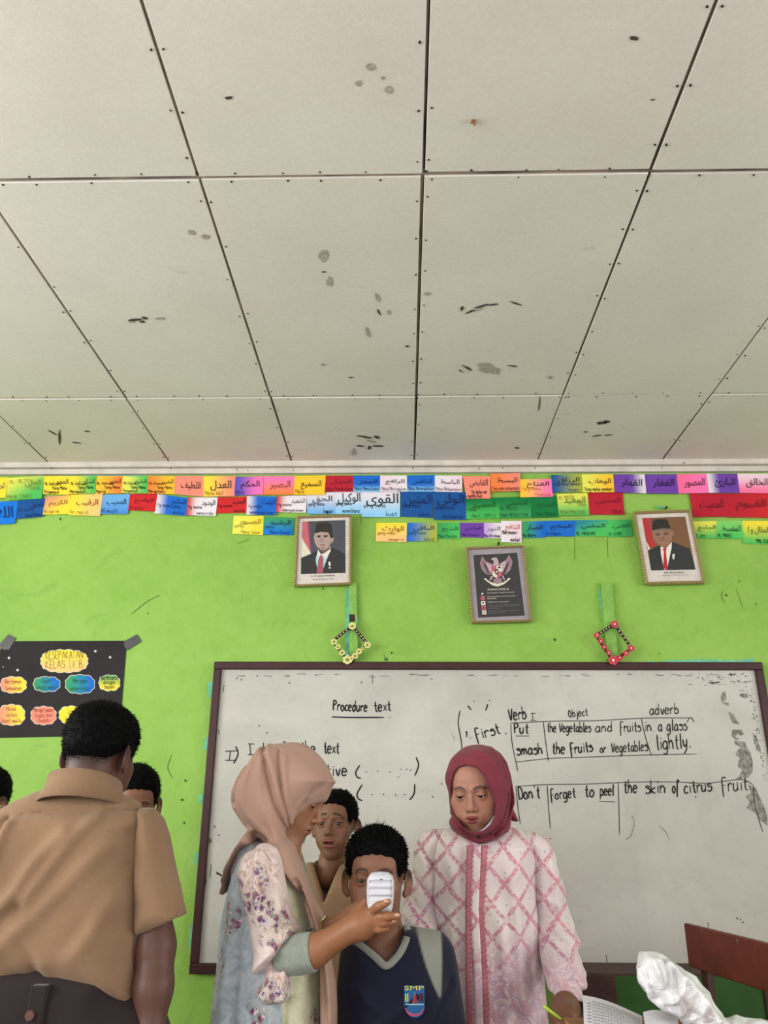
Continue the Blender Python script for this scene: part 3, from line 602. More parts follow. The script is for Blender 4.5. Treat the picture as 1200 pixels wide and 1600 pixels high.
def build_cards(rows, rowname, layer0):
    for k, (a, b, c, d, c1, c2, mode, ar, ik, latin, ik2) in enumerate(rows):
        Yc = D-.0035-layer0-.0012*(k % 2)
        q = random.Random(k*7+len(rows)); NX, NY = 8, 5
        cen = W((a[0]+c[0])/2, (a[1]+c[1])/2, Yc)
        cname = WORDS[c1] if WORDS[c1] == WORDS[c2] else WORDS[c1]+'-to-'+WORDS[c2].replace(' ', '-')
        root = empty('name_card', tuple(cen), '%s paper card, %s from the left in the %s row under the cornice' % (cname, ORD[k], rowname), 'card', 'lettered paper cards, %s row' % rowname)
        def P(u, v, dy=0):
            x = (a[0]*(1-u)+b[0]*u)*(1-v)+(d[0]*(1-u)+c[0]*u)*v; y = (a[1]*(1-u)+b[1]*u)*(1-v)+(d[1]*(1-u)+c[1]*u)*v
            return x, y
        curl = q.uniform(.001, .005); V = []; colr = []
        A, B = np.array(lin(C_[c1])[:3]), np.array(lin(C_[c2])[:3])
        for j in range(NY+1):
            for i in range(NX+1):
                u, v = i/NX, j/NY; x, y = P(u, v)
                V.append(W(x, y, Yc-curl*v*v-.0006*math.sin(u*5+k)))
                t = {'h': u, 'v': v, 'd': min(1, (u+v*1.2)/1.7), 'h1': min(1, u*2.6), 'h3': max(0, (u-.55)*2.2), 'v3': max(0, v*2.2-1.2), 'v1': v*.6}[mode]
                t = t*t*(3-2*t) if t < 1 else 1
                colr.append(A*(1-t)+B*t)
        n = len(V); V = V+[v+np.array([0, .0006, 0]) for v in V]; colr = colr*2; Fq = []
        for j in range(NY):
            for i in range(NX):
                s = j*(NX+1)+i; Fq += [(s, s+NX+1, s+NX+2, s+1), (n+s, n+s+1, n+s+NX+2, n+s+NX+1)]
        mesh_obj('paper', V, Fq, M_CARD, root, True, vcol=np.array(colr))
        Yt = Yc-curl-.0012
        inks = {'tealink': 'navy', 'hotink': 'rust'}
        mi = CARD_INK[inks.get(ik, ik)]; mi2 = CARD_INK[inks.get(ik2, ik2)]
        nl = len([l for l in latin if l]); mb = MB()
        big = nl == 0 or rowname == 'top' and k in (8, 9, 11)
        u0, u1 = (.22, .88) if big else ((.5, .95) if nl >= 2 and rowname != 'bottom' and k < 11 else (.2, .9))
        vb = .72 if big else (.5 if nl >= 2 else .58)
        hh = (d[1]-a[1])*(.5 if big else .36)
        if rowname == 'middle' and k in (12, 13, 14, 15): u0, u1, vb, hh = .12, .95, .58, (d[1]-a[1])*.5
        p0, p1 = P(u0, vb), P(u1, vb)
        text_px(mb, shape_arabic(ar), p0[0], p0[1], p1[0], p1[1]+.01, hh, Yt)
        mb.build('arabic_lettering', mi, root)
        if nl:
            mb = MB(); L = len(latin)
            for r, tx in enumerate(latin):
                if not tx: continue
                if L == 1: v = .93
                else: v = (.62+.33*(r/(L-1))) if rowname != 'top' or L == 2 else (.5+.45*(r/2))
                if rowname == 'top' and L == 3 and k == 17: v = (.6, .78, .96)[r]
                if 'YANG' in ' '.join(latin) and L == 3: v = (.26, .6, .95)[r]
                w_ = min(.92, .058*len(tx)+.05); s0 = .05 if (r % 2 == 0 or L == 1) else .92-w_
                q0, q1 = P(s0, v), P(s0+w_, v)
                write_px(mb, tx, q0[0], q0[1], q1[0], q1[1]+.01, min(7.0, (d[1]-a[1])*(.20 if L > 1 else .24)), .5 if ik2 != 'black' else .62, Yt, seed=k)
            mb.build('latin_lettering', mi2, root)
build_cards(R2, 'middle', .004); build_cards(R1, 'top', .0105); build_cards(R3, 'bottom', .0)

# ================================================================== BLACK CLASS-AGREEMENT POSTER
M_BLK = mat('matt_black_card', (42, 40, 41), .8, .1, 8); M_TAPE = mat('glossy_black_tape', (34, 34, 34), .35, .2, 40, spec=.6)
yp = D-.004
pc = W(95, 1076, yp)
poster = empty('poster', tuple(pc), 'black card poster with painted cut-out paper clouds, taped up by its corners', 'poster')
mb = MB(); plate_px(mb, [(3, 1002), (198, 1001), (190, 1100), (184, 1152), (90, 1151), (-4, 1153), (-12, 1080)], yp, .002); mb.build('sheet', M_BLK, poster)
for P in ([(13, 991), (25, 997), (14, 1015), (5, 1015), (-3, 1009)], [(214, 991), (221, 1002), (199, 1016), (194, 1010), (194, 1002)]):
    mb = MB(); plate_px(mb, P, yp-.001, .001); mb.build('tape', M_TAPE, poster)
def scallop(cx, cy, w, h, n, q, amp=1.6, sq=2.6):
    P = []
    for k in range(n*6):
        t = 2*math.pi*k/(n*6); c, s = math.cos(t), math.sin(t)
        r = (abs(c)**sq+abs(s)**sq)**(-1/sq); bump = abs(math.sin(n*t/2))*amp
        P.append((cx+c*(r*w/2+bump-amp/2), cy+s*(r*h/2+bump-amp/2)))
    return P
M_EDGE = mat('white_cut_edge', (214, 206, 190), .8)
clouds = [(100.5, 1033, 72, 34, 16, 'yel', 'pch', ['KESEPAKATAN', 'KELAS IX B']), (21, 1070, 39, 24, 9, 'sal', 'yel', ['Berteman', 'Semuanya']), (73, 1069, 40, 22, 9, 'mgr', 'blu', ['Hadir', 'tepat waktu']), (125, 1069, 44, 28, 10, 'mgr', 'blu', ['Menjaga', 'kebersihan']), (171, 1067, 31, 23, 9, 'mgr', 'yel', ['Berbicara', 'dengan', 'sopan']),
          (18, 1117, 40, 31, 10, 'sal', 'yel', ['Masuk', 'kelas', 'tepat waktu']), (68, 1118, 38, 27, 10, 'sal', 'sal', ['Mengerjakan', 'tugas dan', 'ibadah']), (112, 1117, 38, 26, 10, 'yel', 'yel', ['Ijin', 'keluar'])]
for k, (cx, cy, w, h, n, c1, c2, tx) in enumerate(clouds):
    q = random.Random(k); P = scallop(cx, cy, w, h, n, q); P2 = scallop(cx, cy, w+2, h+2, n, q)
    mb = MB(); plate_px(mb, P2, yp-.0012, .0012); e = mb.build('cutout', M_EDGE, poster)
    V = [W(cx, cy, yp-.002)]+[W(x, y, yp-.002) for x, y in P]; A, B = np.array(lin(C_[c1])[:3]), np.array(lin(C_[c2])[:3])
    cc = [(A+B)/2]+[A+(B-A)*min(1, max(0, ((x-cx)/w+.5)*1.3-.1)) for x, y in P]
    if k in (0, 4): cc = [(A+B)/2]+[A+(B-A)*min(1, max(0, ((y-cy)/h+.5)*1.2)) for x, y in P]
    mesh_obj('paint', V, [(0, 1+(i+1) % len(P), 1+i) for i in range(len(P))], M_CARD, e, vcol=np.array(cc))
    mb = MB(); L = len(tx)
    for r, t in enumerate(tx):
        yb = cy-h/2+h*(r+1)/(L+.35)+(0 if k else -1); ww = min(w*.8, len(t)*(7 if k == 0 else 3.1))
        write_px(mb, t, cx-ww/2, yb, cx+ww/2, yb-.5, (13 if k == 0 else 7), (1.0 if k == 0 else .7), yp-.0026, seed=r)
    mb.build('lettering', CARD_INK['olive' if k == 0 else 'brown' if c1 == 'sal' else 'green' if k != 4 else 'black'], e)
mb = MB()
for x, y in ((14, 1028), (27.5, 1047), (149, 1017.5), (172, 1027), (5, 1042)):
    r0 = 2.8 if x > 6 else 1.2
    poly_px(mb, [(x+math.cos(6.283*k/10-1.3)*(r0 if k % 2 else r0*.4), y+math.sin(6.283*k/10-1.3)*(r0 if k % 2 else r0*.4)) for k in range(10)], yp-.0012)
mb.build('star', mat('white_star', (236, 234, 230), .7), poster)

# ================================================================== FRAMED PICTURES
def gilt_material():
    m = NT('gilt_frame'); v = m.coord(); w = m.n('ShaderNodeTexWave', bands_direction='DIAGONAL'); w.inputs['Scale'].default_value = 60; w.inputs['Distortion'].default_value = 2; m.l(v, w.inputs['Vector'])
    m.col(m.ramp(w.outputs['Fac'], [(.2, lin((122, 98, 60))), (.8, lin((196, 176, 122)))])); m.rough(.5); m.b.inputs['Metallic'].default_value = .25
    m.bump(w.outputs['Fac'], .5, .003); return m.m
M_GILT = gilt_material(); M_MATW = mat('mount_offwhite', (206, 198, 190), .7, .06, 30); M_MATG = mat('mount_grey', (150, 144, 150), .6, .06, 30)
PAL = {k: mat('print_'+k, v, .55, .03, 40) for k, v in {'black': (36, 36, 38), 'cap': (40, 38, 30), 'night': (70, 74, 82), 'brownbg': (116, 82, 54), 'red': (176, 44, 48), 'dred': (150, 70, 80), 'rose': (188, 96, 112), 'white': (222, 216, 206), 'ivory': (214, 206, 186), 'skin': (168, 146, 138), 'skin_tan': (148, 108, 84),
        'skin_dark': (104, 80, 70), 'paleblue': (166, 200, 210), 'suit': (44, 46, 46), 'grey': (120, 118, 120), 'mauve': (150, 120, 128), 'palemauve': (186, 160, 166), 'charcoal': (54, 54, 54), 'tie': (160, 82, 96), 'tiered': (178, 30, 42), 'hairgrey': (96, 92, 90), 'lip': (132, 84, 82)}.items()}
def picture(name, quad, label, cat, rim, inner_mat, art_quad, group=None, depth=.028, lean=.03):
    """quad: TL TR BR BL px; leans out from the wall at the top"""
    def Yv(v): return D-.006-depth-lean*(1-v)
    def at(Q, u, v, dy=0.0):
        a, b, c, d = Q; x = (a[0]*(1-u)+b[0]*u)*(1-v)+(d[0]*(1-u)+c[0]*u)*v; y = (a[1]*(1-u)+b[1]*u)*(1-v)+(d[1]*(1-u)+c[1]*u)*v
        return x, y
    ys = [q[1] for q in quad]; y0, y1 = min(ys), max(ys)
    def PT(x, y, off=0.0):   # point of the picture plane
        v = (y-y0)/(y1-y0); return W(x, y, Yv(v)+off)
    cx = sum(q[0] for q in quad)/4; root = empty(name, tuple(W(cx, y1, D-.02)), label, cat, group)
    a, b, c, d = quad
    inn = [(a[0]+rim, a[1]+rim), (b[0]-rim, b[1]+rim), (c[0]-rim, c[1]-rim), (d[0]+rim, d[1]-rim)]
    mid = [(a[0]+rim*.5, a[1]+rim*.5), (b[0]-rim*.5, b[1]+rim*.5), (c[0]-rim*.5, c[1]-rim*.5), (d[0]+rim*.5, d[1]-rim*.5)]
    for k in range(4):      # four mitred frame bars with a raised middle
        l = (k+1) % 4; mb = MB()
        V = [PT(*quad[k]), PT(*quad[l]), PT(*mid[l], -.008), PT(*mid[k], -.008), PT(*inn[l], .002), PT(*inn[k], .002), PT(*quad[k], depth), PT(*quad[l], depth)]
        mb.add(V, [(0, 3, 2, 1), (3, 5, 4, 2), (0, 1, 7, 6), (5, 6, 7, 4), (0, 6, 5, 3), (1, 2, 4, 7)]); mb.build('frame_bar', M_GILT, root)
    mb = MB(); mb.hexa([PT(*p, .004) for p in (inn[3], inn[2], inn[1], inn[0])], [PT(*p, .012) for p in (inn[3], inn[2], inn[1], inn[0])]); mb.build('mount', inner_mat, root)
    art = MB(); mats = []
    def pp(key, pts, lvl=1, mirror=False):
        if PAL[key] not in mats: mats.append(PAL[key])
        ar = sum(pts[i][0]*pts[(i+1) % len(pts)][1]-pts[(i+1) % len(pts)][0]*pts[i][1] for i in range(len(pts)))
        idx = tuple(range(len(pts))); art.add([PT(x, y, .0035-.00025*lvl) for x, y in pts], [idx if ar < 0 else idx[::-1]], mats.index(PAL[key]))
    def fin(): art.build('print', None, root, mats=mats)
    def wtext(key, s, x0, y0, x1, y1, h):
        mb = MB(); V, Fc = text_mesh(s); aa = np.array(V); mn, mx = aa.min(0), aa.max(0)
        mb.add([PT(x0+(x1-x0)*(v[0]-mn[0])/(mx[0]-mn[0]), y0+(y1-y0)*(v[0]-mn[0])/(mx[0]-mn[0])-h*(v[1]-mn[1])/(mx[1]-mn[1]), .0018) for v in V], Fc); mb.build('lettering', PAL[key], root)
    # nail and hook
    tx, ty = (a[0]+b[0])/2+5, (a[1]+b[1])/2-2; p = W(tx, ty, D-.004)
    mb = MB(); mb.tube([p+np.array([0, .008, 0]), p+np.array([0, -.016, .002]), p+np.array([0, -.02, .002])], [.003, .003, .006], 8); mb.build('hanging_nail', M_DARK, root)
    return pp, fin, wtext
def ell_pts(cx, cy, rx, ry, n=20, a0=0, a1=6.28319): return [(cx+math.cos(a0+(a1-a0)*k/n)*rx, cy+math.sin(a0+(a1-a0)*k/n)*ry) for k in range(n)]
# portrait 1 (crop units: /12 + origin)
def o1(pts): return [(455+x/12, 800+y/12) for x, y in pts]
pp, fin, wt = picture('framed_portrait', [(463.5, 806), (550, 804), (549, 914), (459, 917)], 'framed portrait of a man in a black cap against a dark grey backdrop', 'picture', 4.2, M_MATW, None, 'portraits above the whiteboard')
pp('night', o1([(205, 180), (1015, 150), (1015, 1140), (180, 1165)]), 1)
pp('ivory', o1([(200, 480), (375, 780), (190, 860)]), 2); pp('rose', o1([(205, 182), (320, 178), (375, 700), (360, 775), (200, 490)]), 2); pp('dred', o1([(300, 180), (335, 178), (375, 740), (350, 690)]), 3)
pp('suit', o1([(185, 860), (380, 780), (480, 730), (560, 800), (740, 660), (900, 720), (1015, 800), (1015, 1140), (182, 1163)]), 3)
pp('paleblue', o1([(500, 720), (560, 790), (680, 690), (720, 760), (620, 1010), (590, 1090), (490, 1060), (455, 900)]), 4)
pp('white', o1([(500, 700), (560, 800), (490, 870)]), 5); pp('white', o1([(735, 640), (740, 730), (650, 870), (575, 800)]), 5)
pp('tie', o1([(540, 815), (585, 815), (600, 880), (600, 1140), (475, 1145), (510, 900)]), 6); pp('suit', o1([(455, 880), (475, 1060), (480, 1150), (440, 1150)]), 6); pp('suit', o1([(690, 850), (600, 1090), (605, 1140), (720, 1140)]), 6)
pp('skin_dark', o1([(520, 640), (720, 620), (725, 700), (590, 790), (530, 740)]), 6)
pp('skin', o1([(425, 480), (440, 400), (560, 370), (720, 385), (740, 480), (735, 590), (700, 670), (630, 715), (560, 710), (480, 650), (440, 570)]), 7)
pp('skin', o1([(740, 500), (790, 478), (800, 520), (760, 590), (738, 580)]), 7); pp('cap', o1([(440, 400), (470, 215), (560, 195), (680, 195), (745, 220), (780, 470), (735, 480), (700, 385), (560, 372)]), 8)
pp('skin_dark', o1([(480, 440), (540, 430), (555, 445), (545, 480), (490, 480)]), 8); pp('skin_dark', o1([(600, 435), (680, 425), (695, 445), (670, 475), (610, 475)]), 8)
pp('black', o1([(490, 455), (545, 452), (540, 468), (500, 470)]), 9); pp('black', o1([(610, 450), (670, 448), (665, 464), (618, 466)]), 9)
pp('mauve', o1([(560, 480), (590, 480), (600, 560), (545, 565)]), 8); pp('lip', o1([(530, 612), (640, 602), (620, 628), (545, 632)]), 8); pp('mauve', o1([(560, 660), (640, 650), (620, 705), (565, 708)]), 8)
pp('white', o1([(695, 935), (730, 930), (745, 1005), (705, 1010)]), 7); pp('white', o1(ell_pts(722, 1045, 18, 18, 8)), 7); fin()
wt('black', 'Ir. H. Joko Widodo', 486, 902.4, 523, 901, 3.6); wt('grey', 'PRESIDEN REPUBLIK INDONESIA', 488, 906.3, 521, 905, 1.7)
# portrait 2
def o2(pts): return [(880+x*.26667, 780+y*.26667) for x, y in pts]
pp, fin, wt = picture('framed_portrait', [(989, 799), (1080, 796), (1102, 912), (1008, 914)], 'framed portrait of a man in spectacles and black cap against a brown backdrop', 'picture', 5.0, M_MATW, None, 'portraits above the whiteboard')
pp('brownbg', o2([(462, 110), (715, 102), (775, 412), (515, 418)]), 1); pp('red', o2([(463, 112), (495, 110), (545, 270), (500, 295)]), 2); pp('ivory', o2([(487, 245), (510, 290), (498, 300)]), 2); pp('dred', o2([(495, 110), (508, 110), (545, 262), (535, 275)]), 3)
pp('suit', o2([(500, 300), (575, 265), (600, 300), (640, 250), (740, 290), (775, 412), (516, 418)]), 3)
pp('white', o2([(570, 275), (600, 290), (636, 250), (635, 285), (608, 412), (592, 414), (572, 320)]), 4); pp('tiered', o2([(580, 290), (606, 288), (602, 305), (612, 405), (600, 414), (586, 400), (590, 305)]), 5)
pp('skin_tan', o2([(520, 190), (530, 175), (628, 168), (640, 200), (636, 240), (610, 275), (585, 280), (555, 265), (525, 225)]), 6); pp('skin_tan', o2(ell_pts(640, 200, 7, 14, 10)), 5)
pp('hairgrey', o2([(520, 185), (524, 175), (628, 165), (632, 178), (560, 180)]), 7); pp('cap', o2([(521, 182), (524, 128), (545, 118), (600, 116), (613, 128), (630, 172), (580, 168)]), 8); 
pp('skin_dark', o2([(540, 202), (568, 199), (569, 212), (544, 215)]), 7); pp('skin_dark', o2([(588, 198), (617, 195), (617, 207), (590, 211)]), 7); pp('black', o2([(549, 205), (562, 204), (560, 208), (550, 209)]), 8); pp('black', o2([(596, 202), (609, 200), (608, 205), (597, 206)]), 8)
for P in ([(536, 199), (572, 196)], [(585, 195), (621, 191)], [(572, 200), (586, 198)]): pp('hairgrey', o2([P[0], P[1], (P[1][0], P[1][1]+2), (P[0][0], P[0][1]+2)]), 9)
pp('hairgrey', o2([(541, 192), (566, 189), (566, 191), (541, 194)]), 9); pp('hairgrey', o2([(590, 187), (616, 184), (616, 186), (590, 189)]), 9)
pp('lip', o2([(562, 239), (598, 236), (592, 243), (566, 245)]), 8); pp('skin_dark', o2([(573, 224), (590, 222), (594, 229), (570, 231)]), 8)
pp('white', o2([(640, 322), (655, 320), (650, 345), (640, 345)]), 7); pp('white', o2(ell_pts(646, 348, 5, 5, 8)), 7); fin()
wt('black', "KH. Ma'ruf Amin", 1038, 896.5, 1069, 895.6, 3.4); wt('grey', 'Wakil Presiden Republik Indonesia', 1033, 900.5, 1075, 899.3, 2.0)
# state emblem print
def o3(pts): return [(730+x*.09167, 850+y*.09167) for x, y in pts]
pp, fin, wt = picture('framed_emblem', [(727.3, 855), (819.3, 851.7), (831.7, 971.7), (736.7, 974.3)], 'framed dark print of an eagle emblem with a shield and lines of text', 'picture', 4.2, M_MATG, None)
pp('charcoal', o3([(105, 190), (850, 150), (980, 1220), (190, 1255)]), 1)
for P, k in (([(255, 205), (320, 300), (410, 340), (420, 520), (330, 520), (250, 440), (215, 330)], 'mauve'), ([(712, 180), (660, 270), (560, 330), (590, 500), (650, 520), (740, 440), (775, 300)], 'mauve'), ([(330, 300), (420, 340), (415, 480), (350, 460), (318, 380)], 'palemauve'), ([(640, 290), (560, 335), (595, 480), (650, 450), (678, 370)], 'palemauve')): pp(k, o3(P), 2)
for k in range(6):
    t = k/5; pp('charcoal', o3([(262+t*60, 300+t*60), (268+t*60, 300+t*60), (350+t*50, 505), (344+t*50, 505)]), 3); pp('charcoal', o3([(720-t*60, 290+t*60), (726-t*60, 290+t*60), (645-t*40, 505), (638-t*40, 505)]), 3)
pp('palemauve', o3([(400, 270), (450, 228), (500, 228), (530, 290), (545, 360), (430, 370), (455, 300), (430, 265)]), 4); pp('white', o3([(400, 270), (435, 240), (450, 262), (430, 262)]), 5)
pp('rose', o3([(410, 375), (500, 370), (500, 470), (420, 475)]), 5); pp('white', o3([(500, 370), (585, 368), (592, 465), (500, 470)]), 5); pp('ivory', o3([(420, 475), (500, 470), (510, 585), (440, 550)]), 5); pp('rose', o3([(500, 470), (592, 465), (585, 540), (510, 585)]), 5)
pp('charcoal', o3(ell_pts(502, 470, 34, 50, 14)), 6); pp('white', o3([(502+math.cos(6.283*k/10-1.57)*(26 if k % 2 == 0 else 11), 472+math.sin(6.283*k/10-1.57)*(26 if k % 2 == 0 else 11)) for k in range(10)]), 7); pp('black', o3(ell_pts(548, 400, 24, 20, 10)), 6); pp('dred', o3(ell_pts(455, 418, 18, 16, 10)), 6)
pp('mauve', o3([(455, 590), (580, 580), (600, 660), (520, 700), (440, 670)]), 4); pp('palemauve', o3([(410, 540), (440, 560), (400, 620), (380, 610)]), 4); pp('palemauve', o3([(590, 540), (610, 530), (645, 610), (625, 615)]), 4)
pp('ivory', o3([(280, 590), (310, 582), (360, 625), (440, 665), (520, 680), (600, 660), (670, 620), (700, 578), (745, 585), (700, 625), (620, 690), (520, 725), (430, 705), (340, 640)]), 6)
pp('white', o3([(257+math.cos(6.283*k/10-1.57)*(25 if k % 2 == 0 else 11), 848+math.sin(6.283*k/10-1.57)*(25 if k % 2 == 0 else 11)) for k in range(10)]), 3)
for (x, y, c, i) in ((265, 925, 'rose', 'dred'), (272, 1008, 'white', 'black'), (281, 1090, 'rose', 'black'), (290, 1168, 'ivory', 'grey')): pp(c, o3([(x-36, y-34), (x+34, y-36), (x+38, y+32), (x-32, y+34)]), 3); pp(i, o3(ell_pts(x, y, 17, 15, 9)), 4)
fin()
t3 = lambda x, y: o3([(x, y)])[0]
def w3(k, s, x0, y0, x1, y1, h): a = t3(x0, y0); b = t3(x1, y1); wt(k, s, a[0], a[1], b[0], b[1], h*.09167)
w3('white', 'PANCASILA', 350, 795, 715, 780, 32)
for s, x0, y0, x1, y1 in (('KETUHANAN YANG MAHA ESA', 345, 845, 805, 828), ('KEMANUSIAAN YANG ADIL DAN', 345, 910, 820, 890), ('BERADAB', 345, 942, 495, 936), ('PERSATUAN INDONESIA', 352, 1000, 718, 990), ('KERAKYATAN YANG DIPIMPIN OLEH HIKMAT', 360, 1055, 890, 1033),
    ('KEBIJAKSANAAN DALAM PERMUSYAWARATAN', 362, 1083, 892, 1062), ('PERWAKILAN', 364, 1110, 560, 1100), ('KEADILAN SOSIAL BAGI SELURUH RAKYAT', 360, 1158, 890, 1135), ('INDONESIA', 364, 1188, 670, 1175)): w3('grey' if y0 > 1020 else 'ivory', s, x0, y0, x1, y1, 17)

# ================================================================== WOODEN WALL STRIPS AND FLOWER-TRIMMED DIAMOND FRAMES
def stripmat(): 
    m = NT('green_painted_wood'); v = m.coord(); n = m.noise(v, 18, 6, .7, .4)
    m.col(m.ramp(n, [(.3, lin((104, 150, 62))), (.6, lin((132, 182, 80))), (.8, lin((90, 130, 66)))])); m.rough(.7); m.bump(n, .3, .003); return m.m
M_STRIP = stripmat()
for pts, lab in (([(545, 910), (557, 910), (560, 1035), (546, 1035)], 'green-painted wooden strip on the wall below the left portrait'), ([(939, 911), (957, 910), (966, 1030), (948, 1031)], 'green-painted wooden strip on the wall right of the emblem picture')):
    mb = MB(); plate_px(mb, pts, D-.022, .0215); o = mb.build('wooden_strip', M_STRIP, bevel=.0015); tag(o, lab, 'batten', 'wooden strips above the board')
M_BAR = mat('dark_brown_stick', (58, 26, 24), .5, .2, 30)
def diamond(name, corners, label, petal, heart, bars_dots, blooms, patch_col):
    Yd = D-.034; cen = [sum(c[0] for c in corners)/4, sum(c[1] for c in corners)/4]
    root = empty(name, tuple(W(cen[0], cen[1], Yd)), label, 'wall ornament', 'diamond ornaments above the board')
    for k in range(4):
        mb = MB(); a = W(*corners[k], Yd); b = W(*corners[(k+1) % 4], Yd); mb.tube([a, b], .0065, 6); mb.build('stick', M_BAR, root)
    MP = mat('petal_'+heart, petal, .7, .1, 60); MH = mat('heart_'+heart, {'cream': (120, 130, 70), 'rose': (240, 226, 220)}[heart], .7)
    for (x, y, r, alt) in blooms:
        c = W(x, y, Yd-.008); s = r*.0028; mb = MB(); f = MB()
        for k in range(6):
            a = k*1.047+x; px, pz = c[0]+math.cos(a)*s*.62, c[2]+math.sin(a)*s*.62
            P = [(px+math.cos(t+a)*s*.46, c[1]-.002-.003*math.cos(t), pz+math.sin(t+a)*s*.38) for t in [j*.785 for j in range(8)]]
            n = 8; mb.add(P+[(p[0], p[1]+.004, p[2]) for p in P]+[(px, c[1]-.006, pz)], [((j+1) % n, j, 16) for j in range(n)]+[(j, (j+1) % n, n+(j+1) % n, n+j) for j in range(n)])
        b = mb.build('blossom', alt or MP, root)
        q_ = [(c[0]+math.cos(t)*s*.3, c[1]-.005, c[2]+math.sin(t)*s*.3) for t in [j*.785 for j in range(8)]]
        f.add(q_+[(c[0], c[1]-.0085, c[2])], [((j+1) % 8, j, 8) for j in range(8)]); f.build('flower_heart', MH, b)
    mb = MB()
    for k in bars_dots:
        a, b = np.array(corners[k]), np.array(corners[(k+1) % 4])
        for t in np.linspace(.14, .86, 6):
            p = a+(b-a)*t; w = W(p[0], p[1], Yd-.0085)
            mb.add([(w[0]+math.cos(j*1.047)*.0032, w[1], w[2]+math.sin(j*1.047)*.0032) for j in range(6)]+[(w[0], w[1]-.002, w[2])], [((j+1) % 6, j, 6) for j in range(6)])
    mb.build('bead', mat('white_bead_'+heart, (232, 222, 214), .5), root)
diamond('flower_diamond', [(550.5, 978), (574, 1006), (547, 1036), (519, 1002)], 'dark diamond of sticks trimmed with cream flowers on the left wooden strip', (226, 222, 150), 'cream', (0, 3),
        [(550.5, 978.5, 6, None), (574, 1008, 5.5, None), (522, 1003, 5, None), (528, 1011, 4.5, None), (534.5, 1020, 5, None), (543, 1031, 7.5, None), (555, 1025, 5, None), (561, 1018, 5, None), (567, 1014, 3, None), (549, 1029, 4, None)], None)
MRED = mat('petal_deep_rose', (196, 52, 72), .7, .1, 60)
diamond('flower_diamond', [(960, 975), (987, 1013), (958, 1033), (931, 993)], 'dark diamond of sticks trimmed with rose-red flowers on the right wooden strip', (206, 70, 84), 'rose', (0, 3),
        [(960, 975.5, 6, None), (986, 1013, 5.5, None), (932.5, 993, 5, None), (938.5, 1002, 4.5, None), (944, 1011, 4.5, MRED), (951, 1020, 4.5, None), (958, 1032, 7.5, None), (968, 1028, 5, MRED), (978, 1021, 4.5, None)], None)
# little knot of turquoise string on the nail above the right portrait; brown tape on the left strip
mb = MB(); mb.box(*[0]*6) if False else None
p = W(1034, 793, D-.02); q = random.Random(2)
for k in range(9):
    a = q.uniform(-.5, 3.6); mb.tube([p, p+np.array([math.cos(a)*.012, q.uniform(-.006, .004), math.sin(a)*.008]), p+np.array([math.cos(a+.5)*.02, .0, math.sin(a+.5)*.012])], [.0022, .002, .0012], 5)
tag(mb.build('string_knot', M_TURQ), 'tuft of turquoise string on the nail above the right portrait', 'string')
mb = MB(); plate_px(mb, [(545.5, 960), (554, 960), (555, 971), (546, 972)], D-.0235, .0015); tag(mb.build('brown_tape', M_BAR), 'small brown patch stuck on the left wooden strip above the cream flowers', 'tape')
